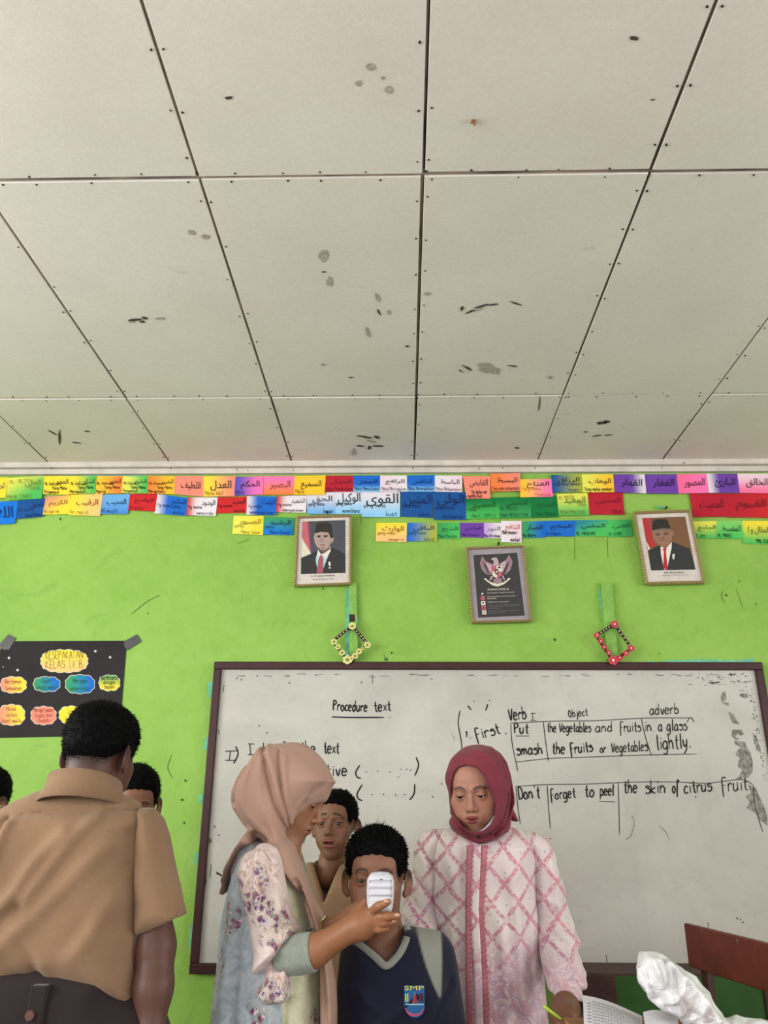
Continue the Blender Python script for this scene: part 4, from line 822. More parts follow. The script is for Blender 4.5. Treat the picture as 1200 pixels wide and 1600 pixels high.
# ================================================================== FIGURE KIT: smooth blended volumes turned into one continuous mesh
f32 = np.float32
def surf(fn, lo, hi, h, B=6, slack=.012):
    """surface nets over the zero level of fn, evaluated only near the surface"""
    lo = np.array(lo, float); hi = np.array(hi, float); n = np.ceil((hi-lo)/h/B).astype(int)*B
    nb = n//B
    g = np.stack(np.meshgrid(*[(np.arange(k)+.5)*B*h-.5*h for k in nb], indexing='ij'), -1).reshape(-1, 3)+lo
    c = fn(g.astype(f32)).reshape(nb)
    act = np.abs(c) < B*h*.9*1.25+slack
    F = np.repeat(np.repeat(np.repeat(np.where(c < 0, -1, 1).astype(f32), B, 0), B, 1), B, 2)
    ai = np.argwhere(act)
    off = np.stack(np.meshgrid(np.arange(B), np.arange(B), np.arange(B), indexing='ij'), -1).reshape(-1, 3)
    ijk = (ai[:, None, :]*B+off[None]).reshape(-1, 3)
    val = np.empty(len(ijk), f32)
    for s in range(0, len(ijk), 400000):
        val[s:s+400000] = fn((ijk[s:s+400000]*h+lo).astype(f32))
    F[ijk[:, 0], ijk[:, 1], ijk[:, 2]] = val
    S = F < 0
    cnt = np.zeros(n-1, np.int8)
    cs = [(a, b, d) for a in (0, 1) for b in (0, 1) for d in (0, 1)]
    sl = lambda a, m: slice(a, a+m-1)
    for a, b, d in cs: cnt += S[sl(a, n[0]), sl(b, n[1]), sl(d, n[2])]
    A = np.argwhere((cnt > 0) & (cnt < 8)); idx = -np.ones(n-1, np.int32); idx[A[:, 0], A[:, 1], A[:, 2]] = np.arange(len(A))
    cv = [F[A[:, 0]+a, A[:, 1]+b, A[:, 2]+d] for a, b, d in cs]; pos = np.zeros((len(A), 3)); w = np.zeros(len(A))
    for i, p in enumerate(cs):
        for j, q in enumerate(cs):
            if j > i and sum(abs(np.subtract(p, q))) == 1:
                m = (cv[i] < 0) != (cv[j] < 0); t = np.where(m, cv[i]/np.where(m, cv[i]-cv[j], 1), 0)
                e = np.array(p)[None]+(np.array(q)-np.array(p))[None]*t[:, None]; pos += e*m[:, None]; w += m
    V = (A+pos/w[:, None])*h+lo
    Q = []
    for ax in range(3):
        u, v = [(1, 2), (2, 0), (0, 1)][ax]
        s1 = [slice(1, m-1) for m in n]; s1[ax] = slice(0, n[ax]-1); s2 = list(s1); s2[ax] = slice(1, n[ax])
        a_, b_ = S[tuple(s1)], S[tuple(s2)]; E = np.argwhere(a_ != b_)
        inside = a_[E[:, 0], E[:, 1], E[:, 2]]; st = np.array([0 if k == ax else 1 for k in range(3)]); E = E+st
        du = np.eye(3, dtype=int)[u]; dv = np.eye(3, dtype=int)[v]
        q = [idx[tuple((E-du-dv).T)], idx[tuple((E-dv).T)], idx[tuple(E.T)], idx[tuple((E-du).T)]]
        q = np.stack(q, 1); q[~inside] = q[~inside][:, ::-1]; Q.append(q)
    Q = np.concatenate(Q); Q = Q[(Q >= 0).all(1)]
    return V, Q
def vnormals(V, Q):
    a = V[Q[:, 2]]-V[Q[:, 0]]; b = V[Q[:, 3]]-V[Q[:, 1]]; fnn = np.cross(a, b); N = np.zeros_like(V)
    for k in range(4): np.add.at(N, Q[:, k], fnn)
    return N/(np.linalg.norm(N, axis=1, keepdims=True)+1e-12)
def smin(a, b, k):
    h = np.clip(.5+.5*(b-a)/k, 0, 1); return b*(1-h)+a*h-k*h*(1-h)
def smax(a, b, k): return -smin(-a, -b, k)
def ell(P, c, r):
    q = P-np.array(c, f32); r = np.array(r, f32); k0 = np.sqrt(((q/r)**2).sum(1)); k1 = np.sqrt(((q/(r*r))**2).sum(1))+1e-9
    return k0*(k0-1)/k1
def sph(P, c, r): return np.sqrt(((P-np.array(c, f32))**2).sum(1))-r
def cap(P, a, b, ra, rb, flat=None):
    a = np.array(a, f32); b = np.array(b, f32); ab = b-a; t = np.clip(((P-a)@ab)/(ab@ab+1e-12), 0, 1)[:, None]
    return np.sqrt(((P-(a+t*ab))**2).sum(1))-(ra+(rb-ra)*t[:, 0])
def chain(P, pts, rs, k=.006):
    d = None
    for i in range(len(pts)-1):
        e = cap(P, pts[i], pts[i+1], rs[i], rs[i+1]); d = e if d is None else smin(d, e, k)
    return d
class Outline:
    """2-D outline (x,z) of a soft body part, from photograph pixels laid on its own standing plane Y(z)"""
    def __init__(s, px, Y, res=.006, pad=.12, world=False):
        if world: Wp = np.array(px, float)
        else:
            Wp = []
            for p in px:
                y = Y(CAM[2]) if callable(Y) else Y
                for _ in range(6):
                    w = W(p[0], p[1], y); y = Y(w[2]) if callable(Y) else Y
                Wp.append((w[0], w[2]))
            Wp = np.array(Wp)
        s.P = Wp; lo = Wp.min(0)-pad; hi = Wp.max(0)+pad; s.lo = lo; s.res = res
        nx, nz = np.ceil((hi-lo)/res).astype(int)+1; X, Z = np.meshgrid(lo[0]+np.arange(nx)*res, lo[1]+np.arange(nz)*res, indexing='ij')
        G = np.stack([X.ravel(), Z.ravel()], 1); best = np.full(len(G), 1e9); ins = np.zeros(len(G), bool); n = len(Wp)
        for i in range(n):
            a = Wp[i]; b = Wp[(i+1) % n]; ab = b-a; t = np.clip(((G-a)@ab)/(ab@ab+1e-12), 0, 1)[:, None]; best = np.minimum(best, ((G-(a+t*ab))**2).sum(1))
            c = ((a[1] > G[:, 1]) != (b[1] > G[:, 1])); xi = a[0]+(G[:, 1]-a[1])/(b[1]-a[1]+1e-12)*(b[0]-a[0]); ins ^= c & (G[:, 0] < xi)
        d = np.sqrt(best); s.D = np.where(ins, d, -d).reshape(nx, nz).astype(f32)
    def d(s, x, z):
        nx, nz = s.D.shape; fx = (x-s.lo[0])/s.res; fz = (z-s.lo[1])/s.res
        ox = np.maximum(0, np.maximum(-fx, fx-(nx-1.001)))*s.res; oz = np.maximum(0, np.maximum(-fz, fz-(nz-1.001)))*s.res
        fx = np.clip(fx, 0, nx-1.001); fz = np.clip(fz, 0, nz-1.001); i = fx.astype(int); j = fz.astype(int); u = fx-i; v = fz-j; D = s.D
        return (D[i, j]*(1-u)+D[i+1, j]*u)*(1-v)+(D[i, j+1]*(1-u)+D[i+1, j+1]*u)*v-np.hypot(ox, oz)
    def box(s): return s.P.min(0), s.P.max(0)
def inflate(P, o, Y, T, R):
    z = P[:, 2]; yc = Y(z) if callable(Y) else Y; t = T(z) if callable(T) else T
    d = o.d(P[:, 0], z); u = np.maximum(1-d/R, 0); q = np.sqrt(u*u+((P[:, 1]-yc)/t)**2)
    return ((q-1)*min(R, float(np.min(t)))).astype(f32)
def line_lin(z0, y0, z1, y1):
    return lambda z: y0+(np.clip(z, min(z0, z1), max(z0, z1))-z0)/(z1-z0)*(y1-y0)
def folds(P, items):
    """ridges (+) and grooves (-) along traced lines: (polyline px, Y, amplitude, width)"""
    out = np.zeros(len(P), f32)
    for pts, Y, amp, wd in items:
        w3 = [W(x, y, Y) for x, y in smooth_line(pts, 3)]; best = np.full(len(P), 1e9, f32)
        for i in range(len(w3)-1):
            a = np.array([w3[i][0], w3[i][2]], f32); b = np.array([w3[i+1][0], w3[i+1][2]], f32); ab = b-a; q = P[:, [0, 2]]
            t = np.clip(((q-a)@ab)/(ab@ab+1e-12), 0, 1)[:, None]; best = np.minimum(best, ((q-(a+t*ab))**2).sum(1))
        out += amp*np.exp(-best/(wd*wd))
    return out
def ripple(P, d, wl, amp, warp=.5, ph=0.0):
    """soft cloth ripples running across direction d"""
    s = P@np.array(d, f32); w = np.sin(P[:, 0]*17+ph)+np.sin(P[:, 2]*13+P[:, 1]*9+ph*2)
    v = np.sin(2*np.pi*s/wl+w*warp*2); return amp*v*(.6+.4*np.sin(P[:, 2]*11+ph*3+P[:, 0]*7))
def build_surf(name, fn, lo, hi, h, m, parent, colf=None, lipschitz=.012):
    V, Q = surf(fn, lo, hi, h, slack=lipschitz)
    return mesh_obj(name, V, Q, m, parent, True, vcol=colf(V) if colf else None)

# ---- heads.  canonical frame: x = image right for a figure facing the camera, f = forward, z = up
class Head:
    def __init__(s, px, py, Y, anchor=(0, .086, .0), yaw=0, pitch=0, roll=0, scale=1.0, **k):
        y, p, r = math.radians(yaw), math.radians(pitch), math.radians(roll)
        F = np.array([math.sin(y)*math.cos(p), -math.cos(y)*math.cos(p), -math.sin(p)]); X = np.array([math.cos(y), math.sin(y), 0.0])
        Z = np.array([math.sin(y)*math.sin(p), -math.cos(y)*math.sin(p), math.cos(p)])
        X, Z = math.cos(r)*X+math.sin(r)*Z, -math.sin(r)*X+math.cos(r)*Z
        s.R = np.stack([X, F, Z]); s.s = scale; s.k = k; s.c = W(px, py, Y)-scale*(np.array(anchor)@s.R)
    def w(s, *p): return s.c+s.s*(np.array(p)@s.R)
    def loc(s, P): return ((P-s.c.astype(f32))@s.R.T.astype(f32))/s.s
    def sdf(s, P):
        p = s.loc(P); k = s.k; g = k.get
        fw = g('fw', 1.0); x = p.copy(); x[:, 0] = np.abs(x[:, 0]); mz = g('mouth', 0.0)
        d = ell(p, (0, -.018, .032), (.074, .094, .083))
        d = smin(d, ell(p, (0, .020, .036), (.064*fw, .066, .060)), .02)
        d = smin(d, ell(p, (0, .020, -.028), (.060*fw, .066, .072)), .02)
        d = smin(d, ell(p, (0, .026, -.060-mz*.25), (.047*fw, .052, .046)), .02)
        d = smin(d, sph(p, (0, .064, -.092-mz*.5), .0175), .028)
        d = smin(d, sph(x, (.041*fw, .050, -.020), .021), .022)
        d = smin(d, sph(x, (.030*fw, .055, -.052), .020*g('cheek', 1)), .02)
        d = smin(d, cap(x, (.008, .086, .0205), (.036, .077, .022), .0065, .0055), .012)
        d = smax(d, -sph(x, (.030, .0985, .000), .0165), .012)
        op = g('eye', .0042); ez = g('lid', 0.0)
        lid = sph(x, (.030, .0715, .0005), .0145); d = smin(d, lid, .006)
        d = smax(d, -ell(x, (.0305, .088, -.0005+ez), (.0125, .010, op)), .0012)
        d = smin(d, cap(p, (0, .084, .010), (0, .1005, -.026), .0055, .0088), .011)
        d = smin(d, sph(p, (0, .1015, -.029), .0098), .006)
        d = smin(d, sph(x, (.0118, .0925, -.0335), .0070), .006)
        d = smax(d, -sph(x, (.0062, .0985, -.0415), .0036), .003)
        d = smin(d, ell(p, (0, .078, -.060-mz*.3), (.026, .0165, .020)), .015)
        d = smin(d, ell(p, (0, .0925, -.0552), (.0215*g('mw', 1), .0068, .0052*g('lh', 1))), .0035)
        d = smin(d, ell(p, (0, .0905, -.0665-mz), (.0180*g('mw', 1), .0072, .0062*g('lh', 1))), .0035)
        d = smax(d, -ell(p, (0, .0990, -.0608-mz*.5), ((.0225-mz*.2)*g('mw', 1), .012+mz, .0010+mz*.5)), .0018)
        if g('ears', True):
            e = x-np.array((.0745, -.012, -.006), f32); ca, sa = math.cos(.42), math.sin(.42)
            e2 = np.stack([e[:, 0]*ca+e[:, 1]*sa, -e[:, 0]*sa+e[:, 1]*ca, e[:, 2]], 1)
            er = ell(e2, (.006, -.007, 0), (.0065, .0205, .031)); er = smax(er, -ell(e2, (.011, -.003, .003), (.0055, .0115, .020)), .004)
            er = smin(er, ell(e2, (.004, .006, -.026), (.005, .008, .009)), .006)
            d = smin(d, er, .006)
        return d*s.s
    def shell(s, P):
        p = s.loc(P); fw = s.k.get('fw', 1.0); d = smin(ell(p, (0, -.018, .032), (.074, .094, .083)), ell(p, (0, .020, .036), (.064*fw, .066, .060)), .02)
        return smin(smin(d, ell(p, (0, .020, -.028), (.060*fw, .066, .072)), .02), ell(p, (0, .026, -.060), (.047*fw, .052, .046)), .02)*s.s
    def color(s, V, skin, lip, brow, hairc=None):
        p = s.loc(V.astype(f32)); c = np.tile(np.array(skin, float), (len(V), 1)); k = s.k; mz = k.get('mouth', 0.0)
        ax = np.abs(p[:, 0]); f = p[:, 1]; z = p[:, 2]
        sm = lambda a, b, t: np.clip((t-a)/(b-a), 0, 1)**2*(3-2*np.clip((t-a)/(b-a), 0, 1))
        def mixin(mask, col): 
            nonlocal c
            c = c*(1-mask[:, None])+np.array(col)[None]*mask[:, None]
        # warmer cheeks, nose and ears, darker eyelids
        warm = np.exp(-(((ax-.036)/.018)**2+((z+.025)/.018)**2))*.5*(f > .02)+np.exp(-((ax/.012)**2+((z+.03)/.012)**2))*.35*(f > .07)+.35*(ax > .078)
        mixin(np.clip(warm, 0, 1)*k.get('blush', .6), np.array(skin)*np.array([1.12, .80, .76]))
        mixin(.55*np.exp(-(((ax-.030)/.015)**2+((z-.004)/.008)**2))*(f > .05), np.array(skin)*.55)
        mw = k.get('mw', 1); lh = k.get('lh', 1); up = ((ax/.0215/mw)**2+((z+.0552)/.0056/lh)**2); lo_ = ((ax/.0180/mw)**2+((z+.0665+mz)/.0066/lh)**2)
        mixin((1-sm(.75, 1.15, np.minimum(up, lo_)))*(f > .078), lip)
        mixin((np.exp(-((ax/.021/mw)**4+((z+.0608+mz*.5)/(.0016+mz*.45))**2)))*(f > .07), np.array(lip)*.25)
        bz = .0215+k.get('browz', 0.0)+.0045*np.sin(np.clip((ax-.012)/.036, 0, 1)*np.pi)-np.clip(ax-.036, 0, 1)*.35+k.get('worry', 0.0)*(.035-ax)*1.0
        bw = .0034*(1-.55*sm(.034, .050, ax)); bm = (1-sm(.7, 1.4, np.abs(z-bz)/bw))*sm(.009, .014, ax)*(1-sm(.046, .051, ax))*(f > .04)
        mixin(np.clip(bm, 0, 1)*k.get('browa', .85), brow)
        # lash line
        lz = k.get('lid', 0.0)+k.get('eye', .0042)*.92
        mixin(.9*(np.abs(z-lz) < .0017)*(np.abs(ax-.0305) < .0125)*(f > .074)*(f < .0885), np.array(brow)*.5)
        if hairc is not None:
            hl = s.hairline(p); fade = (1-sm(-.026, -.002, -hl))  # 0 far below the hairline .. 1 at it
            fade = sm(-.024, .004, hl)*(f < .055+.0*z)
            mixin(np.clip(fade, 0, 1)*.85, hairc)
        return c
    def hairline(s, p):
        """positive where hair grows"""
        ax = np.abs(p[:, 0]); f = p[:, 1]; z = p[:, 2]; hz = s.k.get('hairz', 0.0)
        front = z-(.066+hz-ax*ax*4.0); side = z-(.018+.30*f+hz*.5-.055*np.clip((f-.02)/.03, 0, 1)*(f < .06)); back = z-(-.030+hz*.5)
        t = np.clip((f-.035)/.03, 0, 1); u = np.clip((-.02-f)/.05, 0, 1)
        r = side*(1-t)+front*t; return r*(1-u)+np.minimum(r, 9)*0*u+back*u
    def hair_sdf(s, P, thick=.012, top=.010):
        p = s.loc(P); q = p
        d = smin(ell(p, (0, -.018, .032), (.074, .094, .083)), ell(p, (0, .018, .036), (.064, .068, .060)), .02)
        up = np.clip((p[:, 2]-.03)/.07, 0, 1); n = np.sin(p[:, 0]*210+np.sin(p[:, 1]*90)*2)*np.sin(p[:, 1]*150+p[:, 2]*120)
        hl = s.hairline(p)+np.sin(p[:, 0]*300+p[:, 2]*200)*.0015; tp = np.clip((hl+.002)/.034, -.3, 1); tp = np.where(tp > 0, np.sqrt(np.maximum(tp, 0)), tp)
        th = (thick*.45+(thick*.55+top)*up+n*.0009)*np.minimum(tp, 1)
        return smax(d-th, -(hl+.004), .004)*s.s
    def eyes(s, parent, M_EYE_W, M_IRIS, look=(0, 0)):
        for sx in (-1, 1):
            c = s.w(sx*.030, .0715, .0005); r = .0128*s.s
            fwd = s.R.T@np.array([look[0], 1.0, look[1]]); fwd = fwd/np.linalg.norm(fwd)
            V = []; Fc = []; mi = []; n1, n2 = 14, 20
            a = np.cross(fwd, [0, 0, 1]); a /= np.linalg.norm(a); b = np.cross(a, fwd)
            for i in range(n1+1):
                t = math.pi*i/n1
                for j in range(n2):
                    g = 2*math.pi*j/n2; V.append(c+r*(fwd*math.cos(t)+(a*math.cos(g)+b*math.sin(g))*math.sin(t)))
            for i in range(n1):
                for j in range(n2): Fc.append((i*n2+j, i*n2+(j+1) % n2, (i+1)*n2+(j+1) % n2, (i+1)*n2+j)); mi.append(1 if i < 3 else 0)
            o = mesh_obj('eye', V, Fc, None, parent, True, mats=[M_EYE_W, M_IRIS], fmat=mi)
def strands(name, V, N, m, parent, n, ln, flow, rnd, seed=0, mask=None, w=.0009, up=.35):
    q = np.random.RandomState(seed); ids = np.arange(len(V)) if mask is None else np.where(mask)[0]
    ids = q.choice(ids, n); P = V[ids]; Nn = N[ids]
    fl = np.asarray(flow(P)) if callable(flow) else np.tile(np.array(flow, float), (n, 1))
    D = fl+Nn*up+q.normal(0, rnd, (n, 3)); D /= np.linalg.norm(D, axis=1, keepdims=True)
    L = (ln*q.uniform(.5, 1.2, n))[:, None]; side = np.cross(D, Nn); side /= np.linalg.norm(side, axis=1, keepdims=True)+1e-9
    mid = P+D*L*.5+Nn*.0008; tip = P+D*L+Nn*L*.02
    VV = np.concatenate([P-side*w, P+side*w, mid+side*w*.7, mid-side*w*.7, tip, P+Nn*w, ]); k = np.arange(n)
    Q = np.concatenate([np.stack([k, k+n, k+2*n, k+3*n], 1)]); T = np.stack([k+3*n, k+2*n, k+4*n, k+4*n], 1)
    Fc = [tuple(f) for f in Q]+[tuple(f[:3]) for f in T]
    return mesh_obj(name, VV, Fc, m, parent, True)
# ================================================================== PEOPLE
M_SKIN = mat_vcol('skin', .48, 160, .05, .12, spec=.35)
M_EYEW = mat('eye_white', (206, 198, 190), .25, .02, 20, spec=.5); M_IRIS = mat('eye_iris', (34, 22, 18), .15, .02, 20, spec=.6)
M_HAIR = mat('black_hair', (6, 6, 7), .7, .2, 200, spec=.08)
L_ = lambda c: np.array(lin(c)[:3])
def cloth(name, c, var=.08, scale=8, weave=900, rough=.85, sheen=.15, bump=.25):
    m = NT(name); v = m.coord(); a = lin(c); n = m.noise(v, scale, 3); w = m.noise(v, weave, 2)
    k = m.ramp(n, [(.3, tuple(x*(1-var*1.6) for x in a[:3])), (.7, tuple(min(1, x*(1+var)) for x in a[:3]))])
    m.col(m.mix(m.ramp(w, [(.4, (.14,)*3), (.6, (0,)*3)]), k, (0, 0, 0, 1))); m.rough(rough); m.b.inputs['Sheen Weight'].default_value = sheen
    m.b.inputs['Specular IOR Level'].default_value = .2; m.bump(m.noise(v, weave*.5, 2), bump, .0015); return m.m
M_TAN = cloth('tan_scout_cloth', (160, 128, 98)); M_TANB = cloth('shaded_tan_scout_cloth', (140, 111, 85)); M_TROU = cloth('dark_brown_trouser_cloth', (40, 31, 30)); M_NAVY = cloth('navy_jersey', (9, 14, 40), .1, 8, 700); M_GREY = cloth('grey_jersey', (140, 142, 136), .06, 10, 700)  # M_TANB: the same tan, darkened in colour for weaker light on the near boy
M_BEIGE = cloth('dusty_pink_beige_chiffon', (178, 144, 128), .05, 5, 1400, .8, .08, .12); M_MAROON = cloth('maroon_chiffon', (122, 50, 62), .08, 6, 1400, .8, .08, .15)

def merge(parts):
    Vs, Qs, Cs, b = [], [], [], 0
    for fn, lo, hi, h, colf in parts:
        V, Q = surf(fn, lo, hi, h); Vs.append(V); Qs.append(Q+b); b += len(V); Cs.append(colf(V))
    return np.concatenate(Vs), np.concatenate(Qs), np.concatenate(Cs)
def flatcol(c): return lambda V: np.tile(L_(c)[None], (len(V), 1))
def bb(pts, r): P = np.array(pts, float); return P.min(0)-r, P.max(0)+r
def head_fn(H, chest, nr=(.050, .056), blend=.028):
    a = H.w(0, -.030, -.055); mid = (a+chest)/2+np.array([0, .004, 0])
    def fn(P): return smin(H.sdf(P), chain(P, [a, mid, chest], [nr[0], nr[0], nr[1]], .02), blend)
    return fn
def short_hair(H, root, seed, n=2600, ln=.011, thick=.011, top=.009, flow=(0, 0, -.2), h=.0035, rnd=.45):
    lo, hi = H.c-.15*H.s, H.c+.15*H.s; V, Q = surf(lambda P: H.hair_sdf(P, thick, top), lo, hi, h)
    o = mesh_obj('hair', V, Q, M_HAIR, root, True); N = vnormals(V, Q)
    p = H.loc(V.astype(f32)); ok = H.hairline(p) > .004
    s = strands('hair_tips', V, N, M_HAIR, root, n, ln*H.s, flow, rnd, seed, mask=ok)
    s.parent = o; s['kind'] = 'stuff'
    return o, V, N
def legs_fn(hipx, hipy, hipz, spread=.095, knee=None, foot=None, seat=False, facing=(0, -1)):
    fx, fy = facing; rx, ry = -fy, fx
    def pts(s):
        h = (hipx+rx*s*spread, hipy+ry*s*spread, hipz)
        if seat:
            k = (h[0]+fx*.42+rx*s*.03, h[1]+fy*.42+ry*s*.03, hipz+.01); a = (k[0]-fx*.02, k[1]-fy*.02, .09)
        else:
            k = (h[0]+fx*.01, h[1]+fy*.01, hipz*.54); a = (h[0]-fx*.02, h[1]-fy*.02, .08)
        return h, k, a
    L, R = pts(-1), pts(1)
    def fn(P, e=0.0):
        d = smin(chain(P, L, [.088+e, .060+e, .042+e*1.6], .02), chain(P, R, [.088+e, .060+e, .042+e*1.6], .02), .02)
        for q in (L, R):
            a = q[2]; d = smin(d, cap(P, (a[0], a[1], .035), (a[0]+fx*.15, a[1]+fy*.15, .03), .036, .028), .02) if e == 0 else d
        return d
    return fn, L, R

def simple_hand(P, wr, d, n_, s=1.0):
    """relaxed hand: wrist point, direction of the fingers, thumb-side direction"""
    wr = np.array(wr, float); d = np.array(d, float)/np.linalg.norm(d); n_ = np.array(n_, float); n_ -= d*(n_@d); n_ /= np.linalg.norm(n_); m = np.cross(d, n_)
    out = chain(P, [wr, wr+d*.045*s, wr+d*.085*s], [.024*s, .030*s, .027*s], .015)
    for k, (o, l) in enumerate(((.027, .070), (.009, .078), (-.009, .072), (-.026, .056))):
        b = wr+d*.080*s+n_*o*s; c1 = b+d*l*.5*s+m*.008*s; c2 = c1+d*l*.45*s+m*.022*s
        out = smin(out, chain(P, [b, c1, c2], [.0100*s, .0090*s, .0078*s], .004), .005)
    t0 = wr+d*.025*s+n_*.024*s; t1 = t0+d*.030*s+n_*.022*s; t2 = t1+d*.026*s+n_*.006*s
    return smin(out, chain(P, [t0, t1, t2], [.013*s, .011*s, .009*s], .005), .008)

# ------------------------------------------------------------------ boy seen from behind, tan shirt (left foreground)
def boy_from_behind():
    Yb = 1.80
    base = W(110, 1500, Yb); root = empty('person', (base[0], Yb, 0), 'boy seen from behind in a tan short-sleeved shirt and dark trousers, head turned away', 'person')
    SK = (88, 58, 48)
    # back of head: faces away, turned a little to the right
    H = Head(157, 1183, Yb+.02, anchor=(.0, -.0, .0), yaw=166, pitch=12, scale=.91, ears=True, hairz=.0)
    chest = W(130, 1250, Yb-.004)
    def col(V):
        c = H.color(V, L_(SK), L_((120, 60, 55)), L_((30, 22, 20)), L_((44, 32, 28))); return c
    shoulder = W(240, 1318, Yb); elb = W(243, 1480, Yb-.01); wr = W(234, 1640, Yb-.05)
    shoulderL = W(-14, 1310, Yb); elbL = W(-40, 1470, Yb-.05); wrL = W(-10, 1560, Yb+.12)
    hand_d = np.array([0, -.05, -1.0])
    arm = lambda P: smin(smin(chain(P, [shoulder, (shoulder+elb)/2, elb, (elb*.6+wr*.4), wr], [.032, .034, .035, .034, .025], .03), simple_hand(P, wr, hand_d, (0, 1, 0)), .015), smin(chain(P, [shoulderL, elbL, wrL], [.05, .038, .026], .03), simple_hand(P, wrL, (0.2, 1, 0.1), (0, 0, 1)), .015), .01)
    hip = W(110, 1640, Yb)
    lf, LL, RR = legs_fn(hip[0], Yb, hip[2], facing=(0, 1))
    tors = lambda P: smin(lf(P), ell(P, (hip[0], Yb, hip[2]+.20), (.14, .08, .24)), .03)
    lo, hi = bb([H.c, chest], .15)
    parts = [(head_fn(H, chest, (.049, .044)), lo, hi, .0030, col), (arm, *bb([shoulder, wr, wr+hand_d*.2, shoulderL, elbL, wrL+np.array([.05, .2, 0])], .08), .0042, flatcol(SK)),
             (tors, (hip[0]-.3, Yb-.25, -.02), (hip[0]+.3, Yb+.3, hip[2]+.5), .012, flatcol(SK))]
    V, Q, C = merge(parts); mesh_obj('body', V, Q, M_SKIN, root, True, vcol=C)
    H.eyes(root, M_EYEW, M_IRIS)
    short_hair(H, root, 1, 3600, .008, .008, .009, flow=lambda P: np.stack([.25*np.sign(P[:, 0]-H.c[0]), 0*P[:, 0], -.5+0*P[:, 0]], 1))
    # shirt
    o = Outline([(84, 1230), (60, 1236), (30, 1250), (0, 1266), (-30, 1290), (-46, 1330), (-52, 1400), (-50, 1480), (-44, 1540), (0, 1541), (60, 1543), (110, 1548), (160, 1556), (208, 1566), (220, 1563), (223, 1500), (226, 1450), (234, 1300), (240, 1275), (215, 1252), (178, 1234), (130, 1226)], Yb)
    osl = Outline([(218, 1262), (240, 1262), (254, 1278), (264, 1306), (275, 1360), (286, 1412), (293, 1437), (282, 1446), (268, 1453), (240, 1460), (214, 1466), (211, 1400), (212, 1320)], Yb-.01)
    slvL = [W(-14, 1305, Yb), W(-36, 1400, Yb-.03), W(-44, 1450, Yb-.04)]
    FO = [([(75, 1400), (110, 1350), (150, 1300), (175, 1275)], Yb, .007, .014), ([(10, 1440), (50, 1400), (90, 1340), (130, 1300)], Yb, .009, .016), ([(0, 1370), (30, 1320), (42, 1285)], Yb, .009, .012), ([(-5, 1345), (15, 1318), (33, 1282)], Yb, -.009, .010), ([(30, 1470), (90, 1420), (150, 1360), (190, 1320)], Yb, .006, .018),
          ([(0, 1450), (40, 1450), (75, 1480), (85, 1510)], Yb, -.006, .012), ([(100, 1500), (150, 1470), (200, 1400)], Yb, .006, .02), ([(-10, 1470), (20, 1440), (60, 1410)], Yb, -.006, .014), ([(215, 1300), (212, 1350)], Yb, -.004, .008), ([(60, 1520), (110, 1500), (160, 1440)], Yb, -.005, .02), ([(35, 1277), (90, 1270), (150, 1268), (222, 1265)], Yb, -.006, .005)]
    FO = [(a, b, c*1.5, d) for a, b, c, d in FO]
    Tz = line_lin(W(0, 1550, Yb)[2], .115, W(0, 1260, Yb)[2], .095)
    def body(P):
        d = inflate(P, o, Yb, Tz, .10)
        return d-folds(P, FO)-ripple(P, (8, 2, 6), 1.0, .0012)
    def shirt(P):
        d = body(P); d = smax(d, -cap(P, (chest[0], Yb, chest[2]+.0), (chest[0], Yb, chest[2]+.2), .045, .06), .006)
        return smax(d, -(P[:, 2]-(.052*(P[:, 0]-base[0])*-1*0+W(60, 1543, Yb)[2]-np.clip((P[:, 0]-W(60, 1500, Yb)[0])*.13, 0, .05))), .006)
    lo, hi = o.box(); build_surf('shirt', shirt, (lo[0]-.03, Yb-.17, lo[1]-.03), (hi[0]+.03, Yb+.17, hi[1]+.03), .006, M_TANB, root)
    def sleeve(P):
        d = inflate(P, osl, Yb-.01, .062, .045)-ripple(P, (3, 3, 9), 1.0, .002)
        inn = osl.d(P[:, 0], P[:, 2]); z0 = W(250, 1462, Yb)[2]
        hem = z0+.045*np.clip((P[:, 0]-W(214, 1460, Yb)[0])/.11, 0, 1)-P[:, 2]
        d = smax(d, hem, .003)
        cav = np.sqrt((np.maximum(1-(inn-.006)/.045, 0))**2+((P[:, 1]-Yb+.01)/.054)**2)-1
        return smax(d, -smax(cav*.045, P[:, 2]-z0-.10, .004), .003)
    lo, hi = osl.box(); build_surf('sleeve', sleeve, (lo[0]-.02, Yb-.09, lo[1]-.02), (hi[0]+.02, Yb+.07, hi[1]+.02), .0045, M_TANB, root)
    def sleeveL(P):
        d = chain(P, slvL, [.062, .062, .058], .03); ax = (slvL[2]-slvL[0])/np.linalg.norm(slvL[2]-slvL[0]); hem = (P-slvL[2])@ax
        return smax(smax(d, hem-.01, .004), -smax(chain(P, slvL, [.052, .053, .05], .03), -(hem+.05), .004), .003)
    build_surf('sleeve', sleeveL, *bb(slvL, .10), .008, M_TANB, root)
    # collar: folded band round the neck
    cc = chest+np.array([0, 0, .02]); ring = []
    mb = MB(); n = 40
    for k in range(n+1):
        t = -math.pi*1.0+2*math.pi*k/n*1.0; sx, sy = math.sin(t), -math.cos(t)   # t=0: nape side towards the camera
        back = .5+.5*math.cos(t)
        zt = chest[2]+.050*back+.012; r1, r2, r3 = .060, .070, .083
        pr = [(r1, zt-.018), (r1+.002, zt), (r1+.007, zt+.001), (r2, zt-.020), (r3, zt-.046-.006*back), (r3-.004, zt-.049-.006*back), (r2-.004, zt-.026)]
        ring.append([(chest[0]+sx*r*1.16+.004, chest[1]-.010+sy*r*1.22, z) for r, z in pr])
